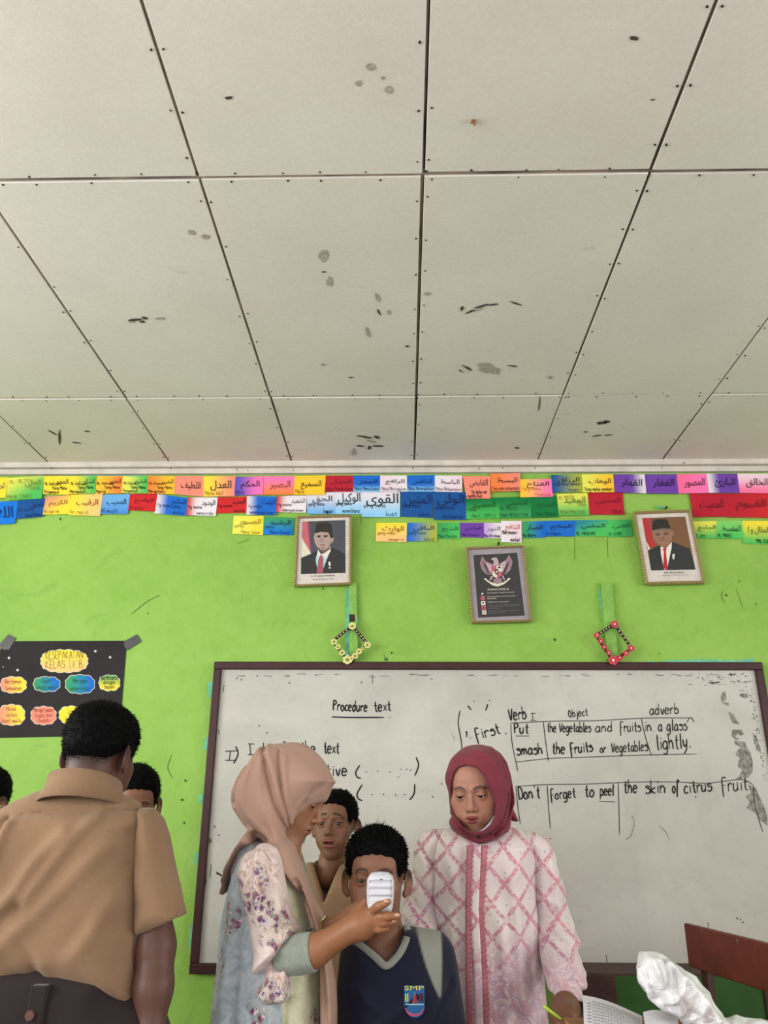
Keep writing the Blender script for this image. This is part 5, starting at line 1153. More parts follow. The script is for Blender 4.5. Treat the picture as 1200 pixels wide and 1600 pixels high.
    V = [p for r in ring for p in r]; m_ = len(ring[0]); F_ = [(i*m_+j, (i+1)*m_+j, (i+1)*m_+(j+1) % m_, i*m_+(j+1) % m_) for i in range(n) for j in range(m_)]
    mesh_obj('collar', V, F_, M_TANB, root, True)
    # yoke seam
    mb = MB(); s_ = [W(x, y, Yb-.108) for x, y in ((40, 1272), (90, 1270), (150, 1268), (215, 1266))]
    # trousers
    ot = Outline([(-40, 1480), (0, 1480), (120, 1480), (206, 1490), (214, 1600), (222, 1700), (210, 1790), (110, 1780), (0, 1780), (-60, 1700), (-50, 1600)], Yb)
    def trou(P):
        d = smin(inflate(P, ot, Yb, .105, .09), lf(P, .016), .04); d = smax(d, -(P[:, 2]-.06), .005)
        return smax(d, P[:, 2]-W(0, 1500, Yb)[2]+.0, .006)
    build_surf('trousers', trou, (hip[0]-.30, Yb-.2, .03), (hip[0]+.30, Yb+.2, hip[2]+.25), .010, M_TROU, root)
    mb = MB(); mb.box(-.012, .012, 0, .008, -.02, .02)
    c = W(57, 1574, Yb-.108)
    mb = MB(); mb.box(c[0]-.016, c[0]+.016, c[1]-.004, c[1]+.03, c[2]-.035, c[2]+.036); o_ = mb.build('belt_loop', M_TROU, root, bevel=.003)
    mb = MB(); mb.tube([(c[0]-.008, c[1]-.009, c[2]-.012), (c[0]-.008, c[1]-.001, c[2]-.012)], [.0085, .0095], 14); mb.build('button', mat('brown_button', (96, 66, 58), .4), root)
    # shoes
    for q in (LL, RR):
        a = q[2]; mb = MB()
        build_surf('shoe', lambda P, a=a: smax(smin(cap(P, (a[0], a[1], .045), (a[0], a[1]+.17, .035), .046, .036), ell(P, (a[0], a[1], .06), (.045, .055, .06)), .02), -(P[:, 2]-.002), .004), (a[0]-.07, a[1]-.09, -.01), (a[0]+.07, a[1]+.24, .14), .008, M_DARK, root)
boy_from_behind()

# ------------------------------------------------------------------ generic boy figure used for the others
def shoes(root, L, R, f, m):
    for q in (L, R):
        a = q[2]; t = (a[0]+f[0]*.16, a[1]+f[1]*.16)
        build_surf('shoe', lambda P, a=a, t=t: smax(smin(cap(P, (a[0], a[1], .045), (t[0], t[1], .036), .045, .036), ell(P, (a[0], a[1], .06), (.045, .045, .06)), .02), -(P[:, 2]-.002), .004), (min(a[0], t[0])-.07, min(a[1], t[1])-.08, -.01), (max(a[0], t[0])+.07, max(a[1], t[1])+.08, .14), .009, m, root)
def scout_boy(px, py, Y, lab, yaw, pitch, scale, seed, neck_px, sh_px, skin, hwk=1.0, **hk):
    """standing boy in a tan scout shirt with an open collar"""
    H = Head(px, py, Y, yaw=yaw, pitch=pitch, scale=scale, **hk)
    Yt = H.c[1]+.02; chest = W(neck_px[0], neck_px[1], Yt); root = empty('person', (chest[0], Yt, 0), lab, 'person')
    SK = skin
    col = lambda V: H.color(V, L_(SK), L_((148, 84, 76)), L_((28, 20, 18)), L_((40, 28, 24)))
    top = chest[2]; hw = .175*scale/.95*hwk; sz = top-.045
    hipz = .50*(H.c[2]+.12)*.98
    lf, LL, RR = legs_fn(chest[0], Yt, hipz, .085)
    armp = []
    for s in (-1, 1):
        a = np.array([chest[0]+s*hw, Yt, sz-.01]); b = a+np.array([s*.035, .01, -.27]); c = b+np.array([s*.01, -.07, -.23]); armp.append((a, b, c))
    def arms(P):
        d = None
        for s, (a, b, c) in zip((-1, 1), armp):
            e = smin(chain(P, [a, b, (b*.6+c*.4), c], [.044, .034, .033, .024], .02), simple_hand(P, c, (0, -.15, -1), (-s*.3, -1, 0), .9), .012); d = e if d is None else np.minimum(d, e)
        return d
    tors = lambda P: smin(lf(P), ell(P, (chest[0], Yt, (top+hipz)/2-.05), (.12, .078, (top-hipz)/2-.01)), .03)
    lo, hi = bb([H.c, chest], .15)
    V, Q, C = merge([(head_fn(H, chest+np.array([0, .0, -.02]), (.036, .036), .014), lo, hi, .0021, col),
        (arms, *bb([p for t in armp for p in t]+[armp[0][2]-[0, 0, .2], armp[1][2]-[0, 0, .2]], .06), .006, flatcol(SK)),
        (tors, (chest[0]-.25, Yt-.25, -.02), (chest[0]+.25, Yt+.15, top+.05), .013, flatcol(SK))])
    mesh_obj('body', V, Q, M_SKIN, root, True, vcol=C); H.eyes(root, M_EYEW, M_IRIS, hk.get('look', (0, 0)))
    short_hair(H, root, seed, 2600, .010, hk.get('ht', .012), hk.get('top', .010), flow=(0, -.35, -.3))
    # shirt: torso and sleeves in one, collar opened in a V
    oo = Outline([(chest[0]-.06, top+.02), (chest[0]-hw-.02, sz+.02), (chest[0]-hw-.045, sz-.05), (chest[0]-hw+.02, sz-.28), (chest[0]-hw+.01, hipz+.02), (chest[0]-hw+.01, hipz-.06), (chest[0]+hw-.01, hipz-.06), (chest[0]+hw-.01, hipz+.02), (chest[0]+hw-.02, sz-.28), (chest[0]+hw+.045, sz-.05), (chest[0]+hw+.02, sz+.02), (chest[0]+.06, top+.02)], Yt, world=True)
    def shirt(P):
        d = inflate(P, oo, Yt, .105, .085)
        for s, (a, b, c) in zip((-1, 1), armp):
            m = a*.3+b*.7; e = chain(P, [a, m], [.054, .056], .02); ax = (m-a)/np.linalg.norm(m-a); d = smin(d, smax(e, (P-m)@ax, .004), .02)
        d = d-ripple(P, (5, 3, 8), 1.0, .0028, ph=seed)
        v = np.abs(P[:, 0]-chest[0])-(P[:, 2]-(top-.085))*.40; v = smax(v, P[:, 1]-Yt, .01)
        d = smax(d, -v, .006)
        return smax(d, -cap(P, (chest[0], Yt, top-.02), (chest[0], Yt, top+.2), .046, .05), .005)
    lo, hi = oo.box(); build_surf('shirt', shirt, (lo[0]-.09, Yt-.16, lo[1]-.02), (hi[0]+.09, Yt+.16, hi[1]+.03), .007, M_TAN, root)
    # collar leaves
    for s in (-1, 1):
        P0 = []; n = 14
        for k in range(n+1):
            t = k/n; ang = math.pi*(1-t)*.93  # nape to front
            r = .053; x = chest[0]+s*math.sin(ang)*r*1.05+s*(.012*t); y = Yt-math.cos(math.pi-ang)*-r*.95; y = Yt+math.cos(math.pi*t)*r*.98-.012*t; x = chest[0]+s*(math.sin(math.pi*t*.86)*r*1.08+.004)
            z = top+.030-.085*t**1.6; ol = .014+.018*math.sin(math.pi*t*.6)
            P0.append([(x, y, z), (x+s*ol*.9*(.4+.6*math.sin(math.pi*t*.8)), y-.006-ol*.5*t, z-.024-.022*t), (x+s*ol*.8*(.4+.6*math.sin(math.pi*t*.8)), y+.001-ol*.5*t, z-.027-.022*t), (x-s*.004, y+.004, z-.006)])
        V = [p for r in P0 for p in r]; m_ = 4; F_ = [(i*m_+j, (i+1)*m_+j, (i+1)*m_+(j+1) % m_, i*m_+(j+1) % m_) for i in range(n) for j in range(m_)]+[(0, 1, 2, 3), (n*4+3, n*4+2, n*4+1, n*4)]
        mesh_obj('collar', V, F_, M_TAN, root, True)
    def trou(P): return smax(smax(smin(ell(P, (chest[0], Yt, hipz), (.155, .105, .12)), lf(P, .015), .04), -(P[:, 2]-.06), .005), P[:, 2]-hipz-.07, .005)
    build_surf('trousers', trou, (chest[0]-.24, Yt-.2, .03), (chest[0]+.24, Yt+.2, hipz+.12), .012, M_TROU, root)
    shoes(root, LL, RR, (0, -1), M_DARK)
    return root, H
SKB = (138, 98, 76)
rb_, Hb_ = scout_boy(515, 1287, 2.55, 'boy with raised brows and parted lips in an open-collared tan shirt, standing behind', -8, -6, .87, 21, (512, 1358), None, (134, 94, 72), fw=.97, mouth=.0060, eye=.0042, worry=.40, browz=.002, hairz=.002, ht=.006, top=.006, look=(.1, 0))
V = []; n = 12   # upper teeth between the parted lips
for k in range(n+1):
    t = (k/n-.5)*1.7; x = math.sin(t)*.0150; f = .070+.0125*math.cos(t)
    V += [Hb_.w(x, f, -.0580), Hb_.w(x, f+.0005, -.0625), Hb_.w(x, f-.003, -.0625), Hb_.w(x, f-.003, -.0580)]
mesh_obj('teeth', V, [(i*4+j, i*4+4+j, i*4+4+(j+1) % 4, i*4+(j+1) % 4) for i in range(n) for j in range(4)], M_EYEW, rb_, True)
scout_boy(210, 1268, 2.20, 'boy with short spiky hair, face mostly hidden behind the shoulder of the boy in front', 22, 10, .86, 33, (146, 1362), None, (138, 94, 72), hwk=.5, eye=.003, hairz=.0, ht=.008, top=.006)
scout_boy(-62, 1255, 2.45, 'person of whom only the edge of black hair shows at the far left', -14, 0, .88, 44, (-70, 1350), None, (132, 92, 70), hwk=.62, eye=.004, ht=.007, top=.006)

# ------------------------------------------------------------------ seated boy in the navy sports shirt
def seated_boy():
    Yh = 2.02
    H = Head(583, 1377, Yh, yaw=-3, pitch=-2, scale=.95, fw=1.0, eye=.0032, lid=-.0005, hairz=-.004, browa=.9)
    Yt = H.c[1]+.025; chest = W(597, 1490, Yt); root = empty('person', (chest[0], Yt, 0), 'seated boy in a navy and grey sports shirt, face behind the white device', 'person')
    SK = (128, 88, 68); col = lambda V: H.color(V, L_(SK), L_((132, 80, 74)), L_((26, 20, 18)), L_((34, 26, 24)))
    hipz = .565; lf, LL, RR = legs_fn(chest[0]+.01, Yt-.02, hipz, .062, seat=True)
    sz = W(680, 1475, Yt)[2]; shr = W(676, 1490, Yt); shl = W(570, 1492, Yt)
    armR = [shr, shr+np.array([.035, .0, -.27]), shr+np.array([.01, -.22, -.34])]; armL = [shl, shl+np.array([-.005, .0, -.27]), shl+np.array([.03, -.22, -.34])]
    hands = lambda P: np.minimum(smin(chain(P, armR[1:], [.034, .024], .01), simple_hand(P, armR[2], (-.3, -1, -.2), (-1, 0, .3), .95), .01), smin(chain(P, armL[1:], [.034, .024], .01), simple_hand(P, armL[2], (.3, -1, -.2), (1, 0, .3), .95), .01))
    tors = lambda P: smin(lf(P), ell(P, (chest[0], Yt+.01, (chest[2]+hipz)/2-.02), (.115, .09, (chest[2]-hipz)/2+.04)), .03)
    lo, hi = bb([H.c, chest], .15)
    V, Q, C = merge([(head_fn(H, chest+np.array([0, -.005, -.03]), (.053, .062), .035), lo, hi, .0022, col), (hands, *bb([armR[1], armR[2]-[0, .2, 0], armL[1], armL[2]-[0, .2, 0]], .07), .006, flatcol(SK)),
        (tors, (chest[0]-.25, Yt-.55, -.02), (chest[0]+.25, Yt+.15, chest[2]-.04), .013, flatcol(SK))])
    mesh_obj('body', V, Q, M_SKIN, root, True, vcol=C); H.eyes(root, M_EYEW, M_IRIS)
    ho, hV, hN = short_hair(H, root, 5, 4200, .009, .008, .009, flow=(0, -.7, -.1))
    p = H.loc(hV.astype(f32)); tuft = strands('hair_tuft', hV, hN, M_HAIR, root, 34, .022, (0.0, -.2, .45), .45, 8, mask=(p[:, 2] > .105) & (np.abs(p[:, 0]) < .03) & (p[:, 1] > -.02), w=.0007)
    tuft.parent = ho; tuft['kind'] = 'stuff'
    # shirt with raglan grey panels, one mesh, colour by panel
    oo = Outline([(553, 1455), (538, 1472), (532, 1500), (530, 1545), (530, 1610), (538, 1700), (545, 1790), (700, 1790), (722, 1700), (721, 1610), (714, 1545), (700, 1492), (686, 1466), (655, 1449), (628, 1445)], Yt)
    def shirt(P, full=False):
        d = inflate(P, oo, Yt, .115, .095)
        for A in (armR, armL): d = smin(d, smax(chain(P, [A[0], A[1], A[1]*.2+A[2]*.8], [.052, .056, .050], .03), 0*P[:, 0]-1, .01), .025)
        d = d-ripple(P, (6, 2, 7), 1.0, .003, ph=2)-folds(P, [([(650, 1540), (600, 1580), (560, 1600)], Yt, .006, .012), ([(700, 1530), (680, 1570), (675, 1620)], Yt, -.008, .010), ([(560, 1530), (590, 1560)], Yt, .005, .01)])
        zc_ = W(603, 1506, Yt)[2]; v = np.abs(P[:, 0]-chest[0]-.003)-(P[:, 2]-zc_)*.70; v = smax(v, P[:, 1]-Yt-.01, .01)
        d = smax(d, -v, .006)
        return smax(d, -cap(P, (chest[0], Yt, chest[2]-.03), (chest[0], Yt, chest[2]+.2), .060, .062), .006)
    def colr(V):
        c = np.tile(L_((9, 14, 40))[None], (len(V), 1)); 
        a1, a2 = W(651, 1449, Yt), W(684, 1545, Yt); b1, b2 = W(686, 1462, Yt), W(679, 1545, Yt)
        def side(p, q): return (V[:, 0]-p[0])*(q[2]-p[2])-(V[:, 2]-p[2])*(q[0]-p[0])
        def bez(y0s): return y0s
        t = np.clip((a1[2]-V[:, 2])/(a1[2]-a2[2]), 0, 1)
        xi = a1[0]+(a2[0]-a1[0])*(t**1.0*.6+.4*t*t) - .012*np.sin(t*math.pi)*-1*.0; xo = b1[0]+(a2[0]-b1[0])*t**2.2+.004
        mk = lambda x: np.clip(np.minimum(np.minimum(x-xi, xo-x), V[:, 2]-a2[2])/.005+.5, 0, 1)
        g = np.maximum(mk(V[:, 0]), mk(2*chest[0]-V[:, 0]))[:, None]; return c*(1-g)+L_((140, 142, 134))[None]*g
    lo, hi = oo.box()
    M_J = mat_vcol('sports_jersey', .8, 700, .07, .15, sheen=.1)
    build_surf('shirt', shirt, (lo[0]-.09, Yt-.32, lo[1]-.02), (hi[0]+.09, Yt+.17, hi[1]+.04), .0048, M_J, root, colf=colr)
    # grey V collar band following the cut
    pts = [(634, 1445), (637, 1460), (630, 1480), (618, 1498), (603, 1509), (588, 1497), (572, 1484), (556, 1472), (548, 1462)]
    def onshirt(px, py):
        y = Yt-.14
        for _ in range(40):
            w = W(px, py, y)
            if oo.d(np.array([w[0]], f32), np.array([w[2]], f32))[0] > 0:
                u = max(1-oo.d(np.array([w[0]], f32), np.array([w[2]], f32))[0]/.095, 0); y2 = Yt-.115*math.sqrt(max(1-u*u, 0)); 
                if abs(y2-y) < 1e-4: break
                y = y*.4+y2*.6
            else: y = Yt-.03; break
        return W(px, py, y)
    P = smooth_line(pts, 4); mb = MB(); C3 = [onshirt(*p) for p in P]; n = len(C3); Vv = []
    for i in range(n):
        a = C3[max(i-1, 0)]; b = C3[min(i+1, n-1)]; t = b-a; t /= np.linalg.norm(t); nn = np.array([0, -1, .3]); nn /= np.linalg.norm(nn); s = np.cross(t, nn); s /= np.linalg.norm(s)
        for r, hh in ((-.0085, 0), (-.006, .005), (.006, .005), (.0085, 0), (0, -.006)): Vv.append(C3[i]+s*r+nn*hh)
    mesh_obj('collar', Vv, [(i*5+j, (i+1)*5+j, (i+1)*5+(j+1) % 5, i*5+(j+1) % 5) for i in range(n-1) for j in range(5)], M_GREY, root, True)
    # printed badge on the chest
    def bdg(name, polys, off, m):
        mb = MB()
        for pl in polys:
            V = [onshirt(*p)+np.array([0, -off, 0]) for p in pl]; a = sum(pl[i][0]*pl[(i+1) % len(pl)][1]-pl[(i+1) % len(pl)][0]*pl[i][1] for i in range(len(pl)))
            idx = tuple(range(len(pl))); mb.add(V, [idx if a < 0 else idx[::-1]])
        return mb.build(name, m, root)
    B_ = {k: mat('badge_'+k, v, .7) for k, v in {'blue': (30, 92, 150), 'red': (150, 50, 60), 'yellow': (224, 214, 60), 'pale': (150, 190, 200), 'dark': (70, 30, 36), 'rose': (170, 80, 110)}.items()}
    sh = [(631.5, 1539), (663, 1538.5), (663.5, 1575), (660, 1584), (652, 1589), (643, 1588), (635, 1581), (631.5, 1572)]
    b = bdg('badge', [sh], .0070, B_['blue'])
    for nm, pl, k in (('badge_print', [[(645, 1557), (648, 1550), (651, 1557), (652, 1566), (644, 1566)]], 'red'), ('badge_print', [[(646, 1556), (648, 1548), (650, 1556)]], 'pale'), ('badge_print', [[(633, 1552), (635, 1551), (635, 1564), (633, 1563)], [(636.5, 1551), (638, 1551), (638, 1564), (636.5, 1564)]], 'yellow'),
        ('badge_print', [[(633.5, 1573), (639, 1580), (648, 1583), (656, 1581), (662, 1573), (662, 1577), (656, 1585), (648, 1587), (639, 1585), (633.5, 1577)]], 'rose'), ('badge_print', [[(656, 1551), (661, 1551), (661, 1565), (656, 1565)]], 'dark'), ('badge_print', [[(634, 1567), (662, 1567), (662, 1569), (634, 1569)]], 'pale')):
        o_ = bdg(nm, pl, .0082, B_[k])
    V, Fc = text_mesh('SMP'); a = np.array(V); mn, mx = a.min(0), a.max(0)
    mb = MB(); mb.add([onshirt(632+(v[0]-mn[0])/(mx[0]-mn[0])*30, 1546-(v[1]-mn[1])/(mx[1]-mn[1])*7)+np.array([0, -.0088, 0]) for v in V], Fc); mb.build('badge_lettering', B_['yellow'], root)
    def trou(P): return smax(smax(smin(ell(P, (chest[0]+.01, Yt, hipz), (.13, .11, .12)), lf(P, .012), .04), -(P[:, 2]-.06), .005), P[:, 2]-hipz-.09, .005)
    build_surf('trousers', trou, (chest[0]-.26, Yt-.6, .03), (chest[0]+.26, Yt+.2, hipz+.12), .013, M_NAVY, root)
    shoes(root, LL, RR, (0, -1), M_DARK)
    # red plastic chair he sits on
    ch = empty('plastic_chair', (chest[0], Yt+.05, 0), 'red plastic chair the seated boy in navy sits on', 'chair')
    MR = mat('red_plastic', (206, 32, 34), .35, .05, 6, spec=.5)
    cx, cy = chest[0]+.075, Yt+.003
    mb = MB(); mb.box(cx-.165, cx+.18, cy-.36, cy+.12, .418, .440); mb.build('seat', MR, ch, bevel=.012)
    ob = Outline([(cx-.165, .43), (cx-.165, .80), (cx-.145, .90), (cx-.08, .935), (cx+.07, .935), (cx+.135, .905), (cx+.16, .83), (cx+.155, .43)], cy+.2, world=True)
    def back(P): return smax(ob.d(P[:, 0], P[:, 2])*-1, np.abs(P[:, 1]-(cy+.125+.02*(P[:, 2]-.44))+.02*((P[:, 0]-cx)/.2)**2)-.006, .006)
    build_surf('backrest', back, (cx-.24, cy+.03, .42), (cx+.24, cy+.3, .98), .008, MR, ch)
    for sx in (-1, 1):
        for sy in (-1, 1): mb = MB(); mb.tube([(cx+sx*.15, cy+(-.33 if sy < 0 else .09), .42), (cx+sx*.155, cy+(-.34 if sy < 0 else .10), .0)], [.024, .018], 10); mb.build('leg', MR, ch, True)
seated_boy()
# ------------------------------------------------------------------ patterned cloths
def lattice_material(name, lower=True):
    m = NT(name); v = m.coord(); sx = m.n('ShaderNodeSeparateXYZ'); nz = m.n('ShaderNodeTexNoise'); nz.inputs['Scale'].default_value = 5; m.l(v, nz.inputs['Vector'])
    vm = m.n('ShaderNodeVectorMath', operation='MULTIPLY_ADD'); m.l(nz.outputs['Color'], vm.inputs[0]); vm.inputs[1].default_value = (.035, .035, .035); m.l(v, vm.inputs[2]); m.l(vm.outputs[0], sx.inputs[0])
    X, Z = sx.outputs[0], sx.outputs[2]; a = m.math('DIVIDE', X, .073); b = m.math('DIVIDE', Z, .086)
    def fam(s):
        f = m.math('FRACT', s); return m.math('ABSOLUTE', m.math('SUBTRACT', f, .5))
    d1 = fam(m.math('ADD', a, b)); d2 = fam(m.math('SUBTRACT', a, b)); d = m.math('MINIMUM', d1, d2)
    line = m.ramp(d, [(.075, (1,)*3), (.105, (0,)*3)])
    hatch = m.noise(v, 130, 2, .5, .5); fl = m.ramp(hatch, [(.40, (.25,)*3), (.52, (1,)*3)])
    vor = m.n('ShaderNodeTexVoronoi'); vor.inputs['Scale'].default_value = 48; m.l(v, vor.inputs['Vector']); dot = m.ramp(vor.outputs['Distance'], [(.16, (.5,)*3), (.24, (0,)*3)])
    base = m.ramp(m.noise(v, 6, 3), [(.35, lin((206, 192, 194))), (.65, lin((222, 212, 204)))])
    c = m.mix(dot, base, lin((160, 150, 160)))
    pinkish = m.ramp(m.noise(v, 7, 2), [(.4, lin((196, 134, 146))), (.6, lin((176, 120, 146)))])
    c = m.mix(m.math('MULTIPLY', line, fl), c, pinkish)
    if lower:
        zr = m.n('ShaderNodeSeparateXYZ'); m.l(v, zr.inputs[0]); t = m.math('ADD', zr.outputs[2], m.math('MULTIPLY', m.noise(v, 9, 4, .6), .16))
        lo_ = m.ramp(t, [(0.0, (1,)*3), (1.0, (1,)*3)])
        mr = m.n('ShaderNodeMapRange'); m.l(t, mr.inputs[0]); mr.inputs[1].default_value = 1.10; mr.inputs[2].default_value = 1.20; mr.inputs[3].default_value = 1; mr.inputs[4].default_value = 0
        n2 = m.noise(v, 34, 5, .65, 1.6); n3 = m.noise(v, 16, 3, .5, .5)
        floral = m.ramp(n2, [(.30, lin((168, 92, 110))), (.42, lin((206, 150, 162))), (.5, lin((146, 128, 156))), (.58, lin((222, 198, 196))), (.7, lin((178, 104, 124)))])
        c = m.mix(m.math('MULTIPLY', mr.outputs[0], .9), c, m.mix(m.ramp(n3, [(.4, (0,)*3), (.6, (.5,)*3)]), floral, lin((214, 190, 196))))
    m.col(c); m.rough(.75); m.b.inputs['Sheen Weight'].default_value = .2; m.b.inputs['Specular IOR Level'].default_value = .25; m.bump(m.noise(v, 500, 2), .15, .001); return m.m
def floral_material(name, base_a, base_b, dens=.42, leafy=False):
    m = NT(name); v = m.coord(); n = m.noise(v, 26, 5, .65, 1.5); n0 = m.noise(v, 5, 3)
    c = m.ramp(n, [(.38, lin(base_a)), (.62, lin(base_b))])
    big = m.n('ShaderNodeTexVoronoi'); big.inputs['Scale'].default_value = 10.5; wv = m.n('ShaderNodeVectorMath', operation='ADD'); nv = m.n('ShaderNodeTexNoise'); nv.inputs['Scale'].default_value = 14; m.l(v, nv.inputs['Vector'])
    s1 = m.n('ShaderNodeVectorMath', operation='SCALE'); m.l(nv.outputs['Color'], s1.inputs[0]); s1.inputs['Scale'].default_value = .05; m.l(v, wv.inputs[0]); m.l(s1.outputs[0], wv.inputs[1]); m.l(wv.outputs[0], big.inputs['Vector'])
    cl = m.ramp(big.outputs['Distance'], [(dens-.06, (1,)*3), (dens, (0,)*3)])
    sm_ = m.n('ShaderNodeTexVoronoi', distance='MANHATTAN'); sm_.inputs['Scale'].default_value = 66; s2 = m.n('ShaderNodeVectorMath', operation='SCALE'); nv2 = m.n('ShaderNodeTexNoise'); nv2.inputs['Scale'].default_value = 90; m.l(v, nv2.inputs['Vector']); m.l(nv2.outputs['Color'], s2.inputs[0]); s2.inputs['Scale'].default_value = .014; wv2 = m.n('ShaderNodeVectorMath', operation='ADD'); m.l(v, wv2.inputs[0]); m.l(s2.outputs[0], wv2.inputs[1]); m.l(wv2.outputs[0], sm_.inputs['Vector'])
    pet = m.ramp(sm_.outputs['Distance'], [(.20, lin((60, 44, 62))), (.30, lin((140, 108, 150))), (.58, lin((226, 214, 222))), (.68, lin((124, 134, 104)))])
    hue = m.n('ShaderNodeSeparateColor'); m.l(sm_.outputs['Color'], hue.inputs[0])
    pet2 = m.ramp(sm_.outputs['Distance'], [(.24, lin((92, 50, 74))), (.58, lin((156, 110, 144))), (.68, lin((124, 134, 104)))])
    fl = m.mix(m.ramp(hue.outputs[0], [(.5, (0,)*3), (.52, (1,)*3)]), pet, pet2)
    gap = m.ramp(sm_.outputs['Distance'], [(.70, (1,)*3), (.82, (.15,)*3)])
    c = m.mix(m.math('MULTIPLY', cl, gap), c, fl)
    if leafy:
        n4 = m.noise(v, 70, 4, .7, 1.0); c = m.mix(m.math('MULTIPLY', m.ramp(n4, [(.52, (0,)*3), (.57, (.75,)*3)]), m.ramp(m.noise(v, 6, 2), [(.45, (0,)*3), (.55, (1,)*3)])), c, lin((168, 130, 112)))
    m.col(c); m.rough(.7); m.b.inputs['Sheen Weight'].default_value = .2; m.b.inputs['Specular IOR Level'].default_value = .25; m.bump(m.noise(v, 420, 2), .2, .001); return m.m
M_LAT = lattice_material('rose_lattice_print'); M_RUF = cloth('rose_ruffle_cloth', (184, 116, 124), .12, 30, 800)
M_FLB = floral_material('pale_blue_floral', (142, 154, 166), (176, 184, 190), .42); M_FLP = floral_material('pale_pink_floral', (208, 186, 186), (222, 206, 200), .46, True); M_FLG = floral_material('pale_green_floral', (176, 180, 146), (200, 200, 172), .46)
M_CUFF = cloth('grey_green_linen', (142, 150, 140), .06, 60, 500); M_SKIRT = cloth('grey_skirt_cloth', (120, 112, 124))

# ------------------------------------------------------------------ woman in maroon headscarf and rose lattice blouse
def woman_maroon():
    H = Head(735, 1245, 2.285, yaw=-15, pitch=13, roll=2, scale=.96, fw=1.06, cheek=1.15, eye=.0029, lid=-.0018, ears=False, browz=.0, blush=.9, mw=.86, lh=.85)
    Yt = H.c[1]+.03; chest = W(748, 1335, Yt); root = empty('person', (chest[0], Yt, 0), 'woman in a maroon headscarf and rose lattice blouse looking down, writing with a pen', 'person')
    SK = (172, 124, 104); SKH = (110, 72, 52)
    col = lambda V: H.color(V, L_(SK), L_((132, 62, 66)), L_((52, 34, 34)))
    # arms
    rS = W(846, 1345, Yt); rE = W(874, 1465, Yt-.02); rW = W(887, 1558, Yt-.205)
    lS = W(670, 1335, Yt); lE = W(654, 1440, Yt); lW = W(662, 1540, Yt-.02)
    def hand_r(P):
        a = rW; p1 = W(884, 1575, Yt-.30); p2 = W(886, 1590, Yt-.38)
        d = chain(P, [a, p1, p2], [.027, .031, .027], .012)
        for q, r in ((((872, 1588, 0.39), (876, 1600, 0.43), (884, 1606, 0.46)), .0100), (((880, 1592, 0.40), (890, 1599, 0.45), (903, 1601, 0.46)), .0098), (((889, 1596, 0.40), (899, 1606, 0.44), (908, 1612, 0.45)), .0095), (((897, 1600, 0.39), (906, 1612, 0.42), (912, 1622, 0.43)), .0085)):
            d = smin(d, chain(P, [W(x, y, Yt-e) for x, y, e in q], [r*1.1, r, r*.8], .004), .006)
        return smin(d, chain(P, [W(870, 1578, Yt-.36), W(866, 1590, Yt-.40), W(873, 1600, Yt-.44)], [.013, .0115, .009], .005), .008)
    arms = lambda P: np.minimum(smin(chain(P, [rS, rE, rW], [.030, .028, .0245], .02), hand_r(P), .012), smin(chain(P, [lS, lE, lW], [.030, .028, .022], .02), simple_hand(P, lW, (.05, -.1, -1), (0, -1, 0), .9), .012))
    hipz = .80; lf, LL, RR = legs_fn(chest[0], Yt+.07, hipz, .08)
    tors = lambda P: smin(lf(P), ell(P, (chest[0], Yt, (chest[2]+hipz)/2), (.13, .08, (chest[2]-hipz)/2)), .03)
    lo, hi = bb([H.c, chest], .14)
    V, Q, C = merge([(head_fn(H, chest+np.array([0, 0, -.03]), (.046, .052)), lo, hi, .0020, col),
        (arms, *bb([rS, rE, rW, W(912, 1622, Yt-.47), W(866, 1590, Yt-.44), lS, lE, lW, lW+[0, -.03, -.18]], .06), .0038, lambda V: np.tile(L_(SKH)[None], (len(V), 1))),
        (tors, (chest[0]-.25, Yt-.25, -.02), (chest[0]+.25, Yt+.2, chest[2]), .014, flatcol(SK))])
    mesh_obj('body', V, Q, M_SKIN, root, True, vcol=C); H.eyes(root, M_EYEW, M_IRIS, (-.15, -.55))
    # headscarf
    Ys = H.c[1]
    oh = Outline([(749, 1163.5), (731, 1168), (716, 1180), (707, 1200), (704, 1220), (703.5, 1240), (704, 1260), (703, 1275), (703, 1288), (707, 1298), (720, 1309), (737, 1319.5), (749, 1323), (763, 1319), (781, 1311), (793, 1300), (797, 1288), (800, 1267), (803, 1253), (801, 1234), (797, 1211), (792, 1192), (781, 1177), (766, 1167)], Ys)
    op = Outline([(727, 1196), (715, 1200), (709, 1209), (706.5, 1222), (706.5, 1238), (708, 1256), (711, 1273), (720, 1288), (732, 1297.5), (742, 1300.5), (755, 1297), (767, 1288), (773, 1275), (774, 1256), (766, 1234.7), (755, 1213), (742.7, 1200)], Ys-.07)
    tail = Outline([(792, 1255), (800, 1262), (806, 1274), (811, 1285), (800, 1283), (790, 1275)], Ys+.05)
    FH = [([(775, 1185), (785, 1215), (788, 1245), (780, 1275), (765, 1295), (745, 1306)], Ys, -.0055, .0042), ([(783, 1190), (793, 1225), (794, 1255), (786, 1283), (768, 1303)], Ys, -.006, .004), ([(790, 1210), (798, 1245), (792, 1275), (775, 1300)], Ys, .005, .005),
          ([(706, 1275), (722, 1297), (742, 1308), (760, 1303)], Ys, -.0055, .0042), ([(704, 1285), (722, 1304), (745, 1314), (770, 1306), (790, 1290)], Ys, .0045, .006), ([(735, 1175), (755, 1180), (772, 1205), (780, 1240), (774, 1275)], Ys, .0045, .006), ([(765, 1172), (782, 1200), (790, 1240)], Ys, .004, .006), ([(778, 1258), (770, 1285), (752, 1300)], Ys, .005, .0045)]
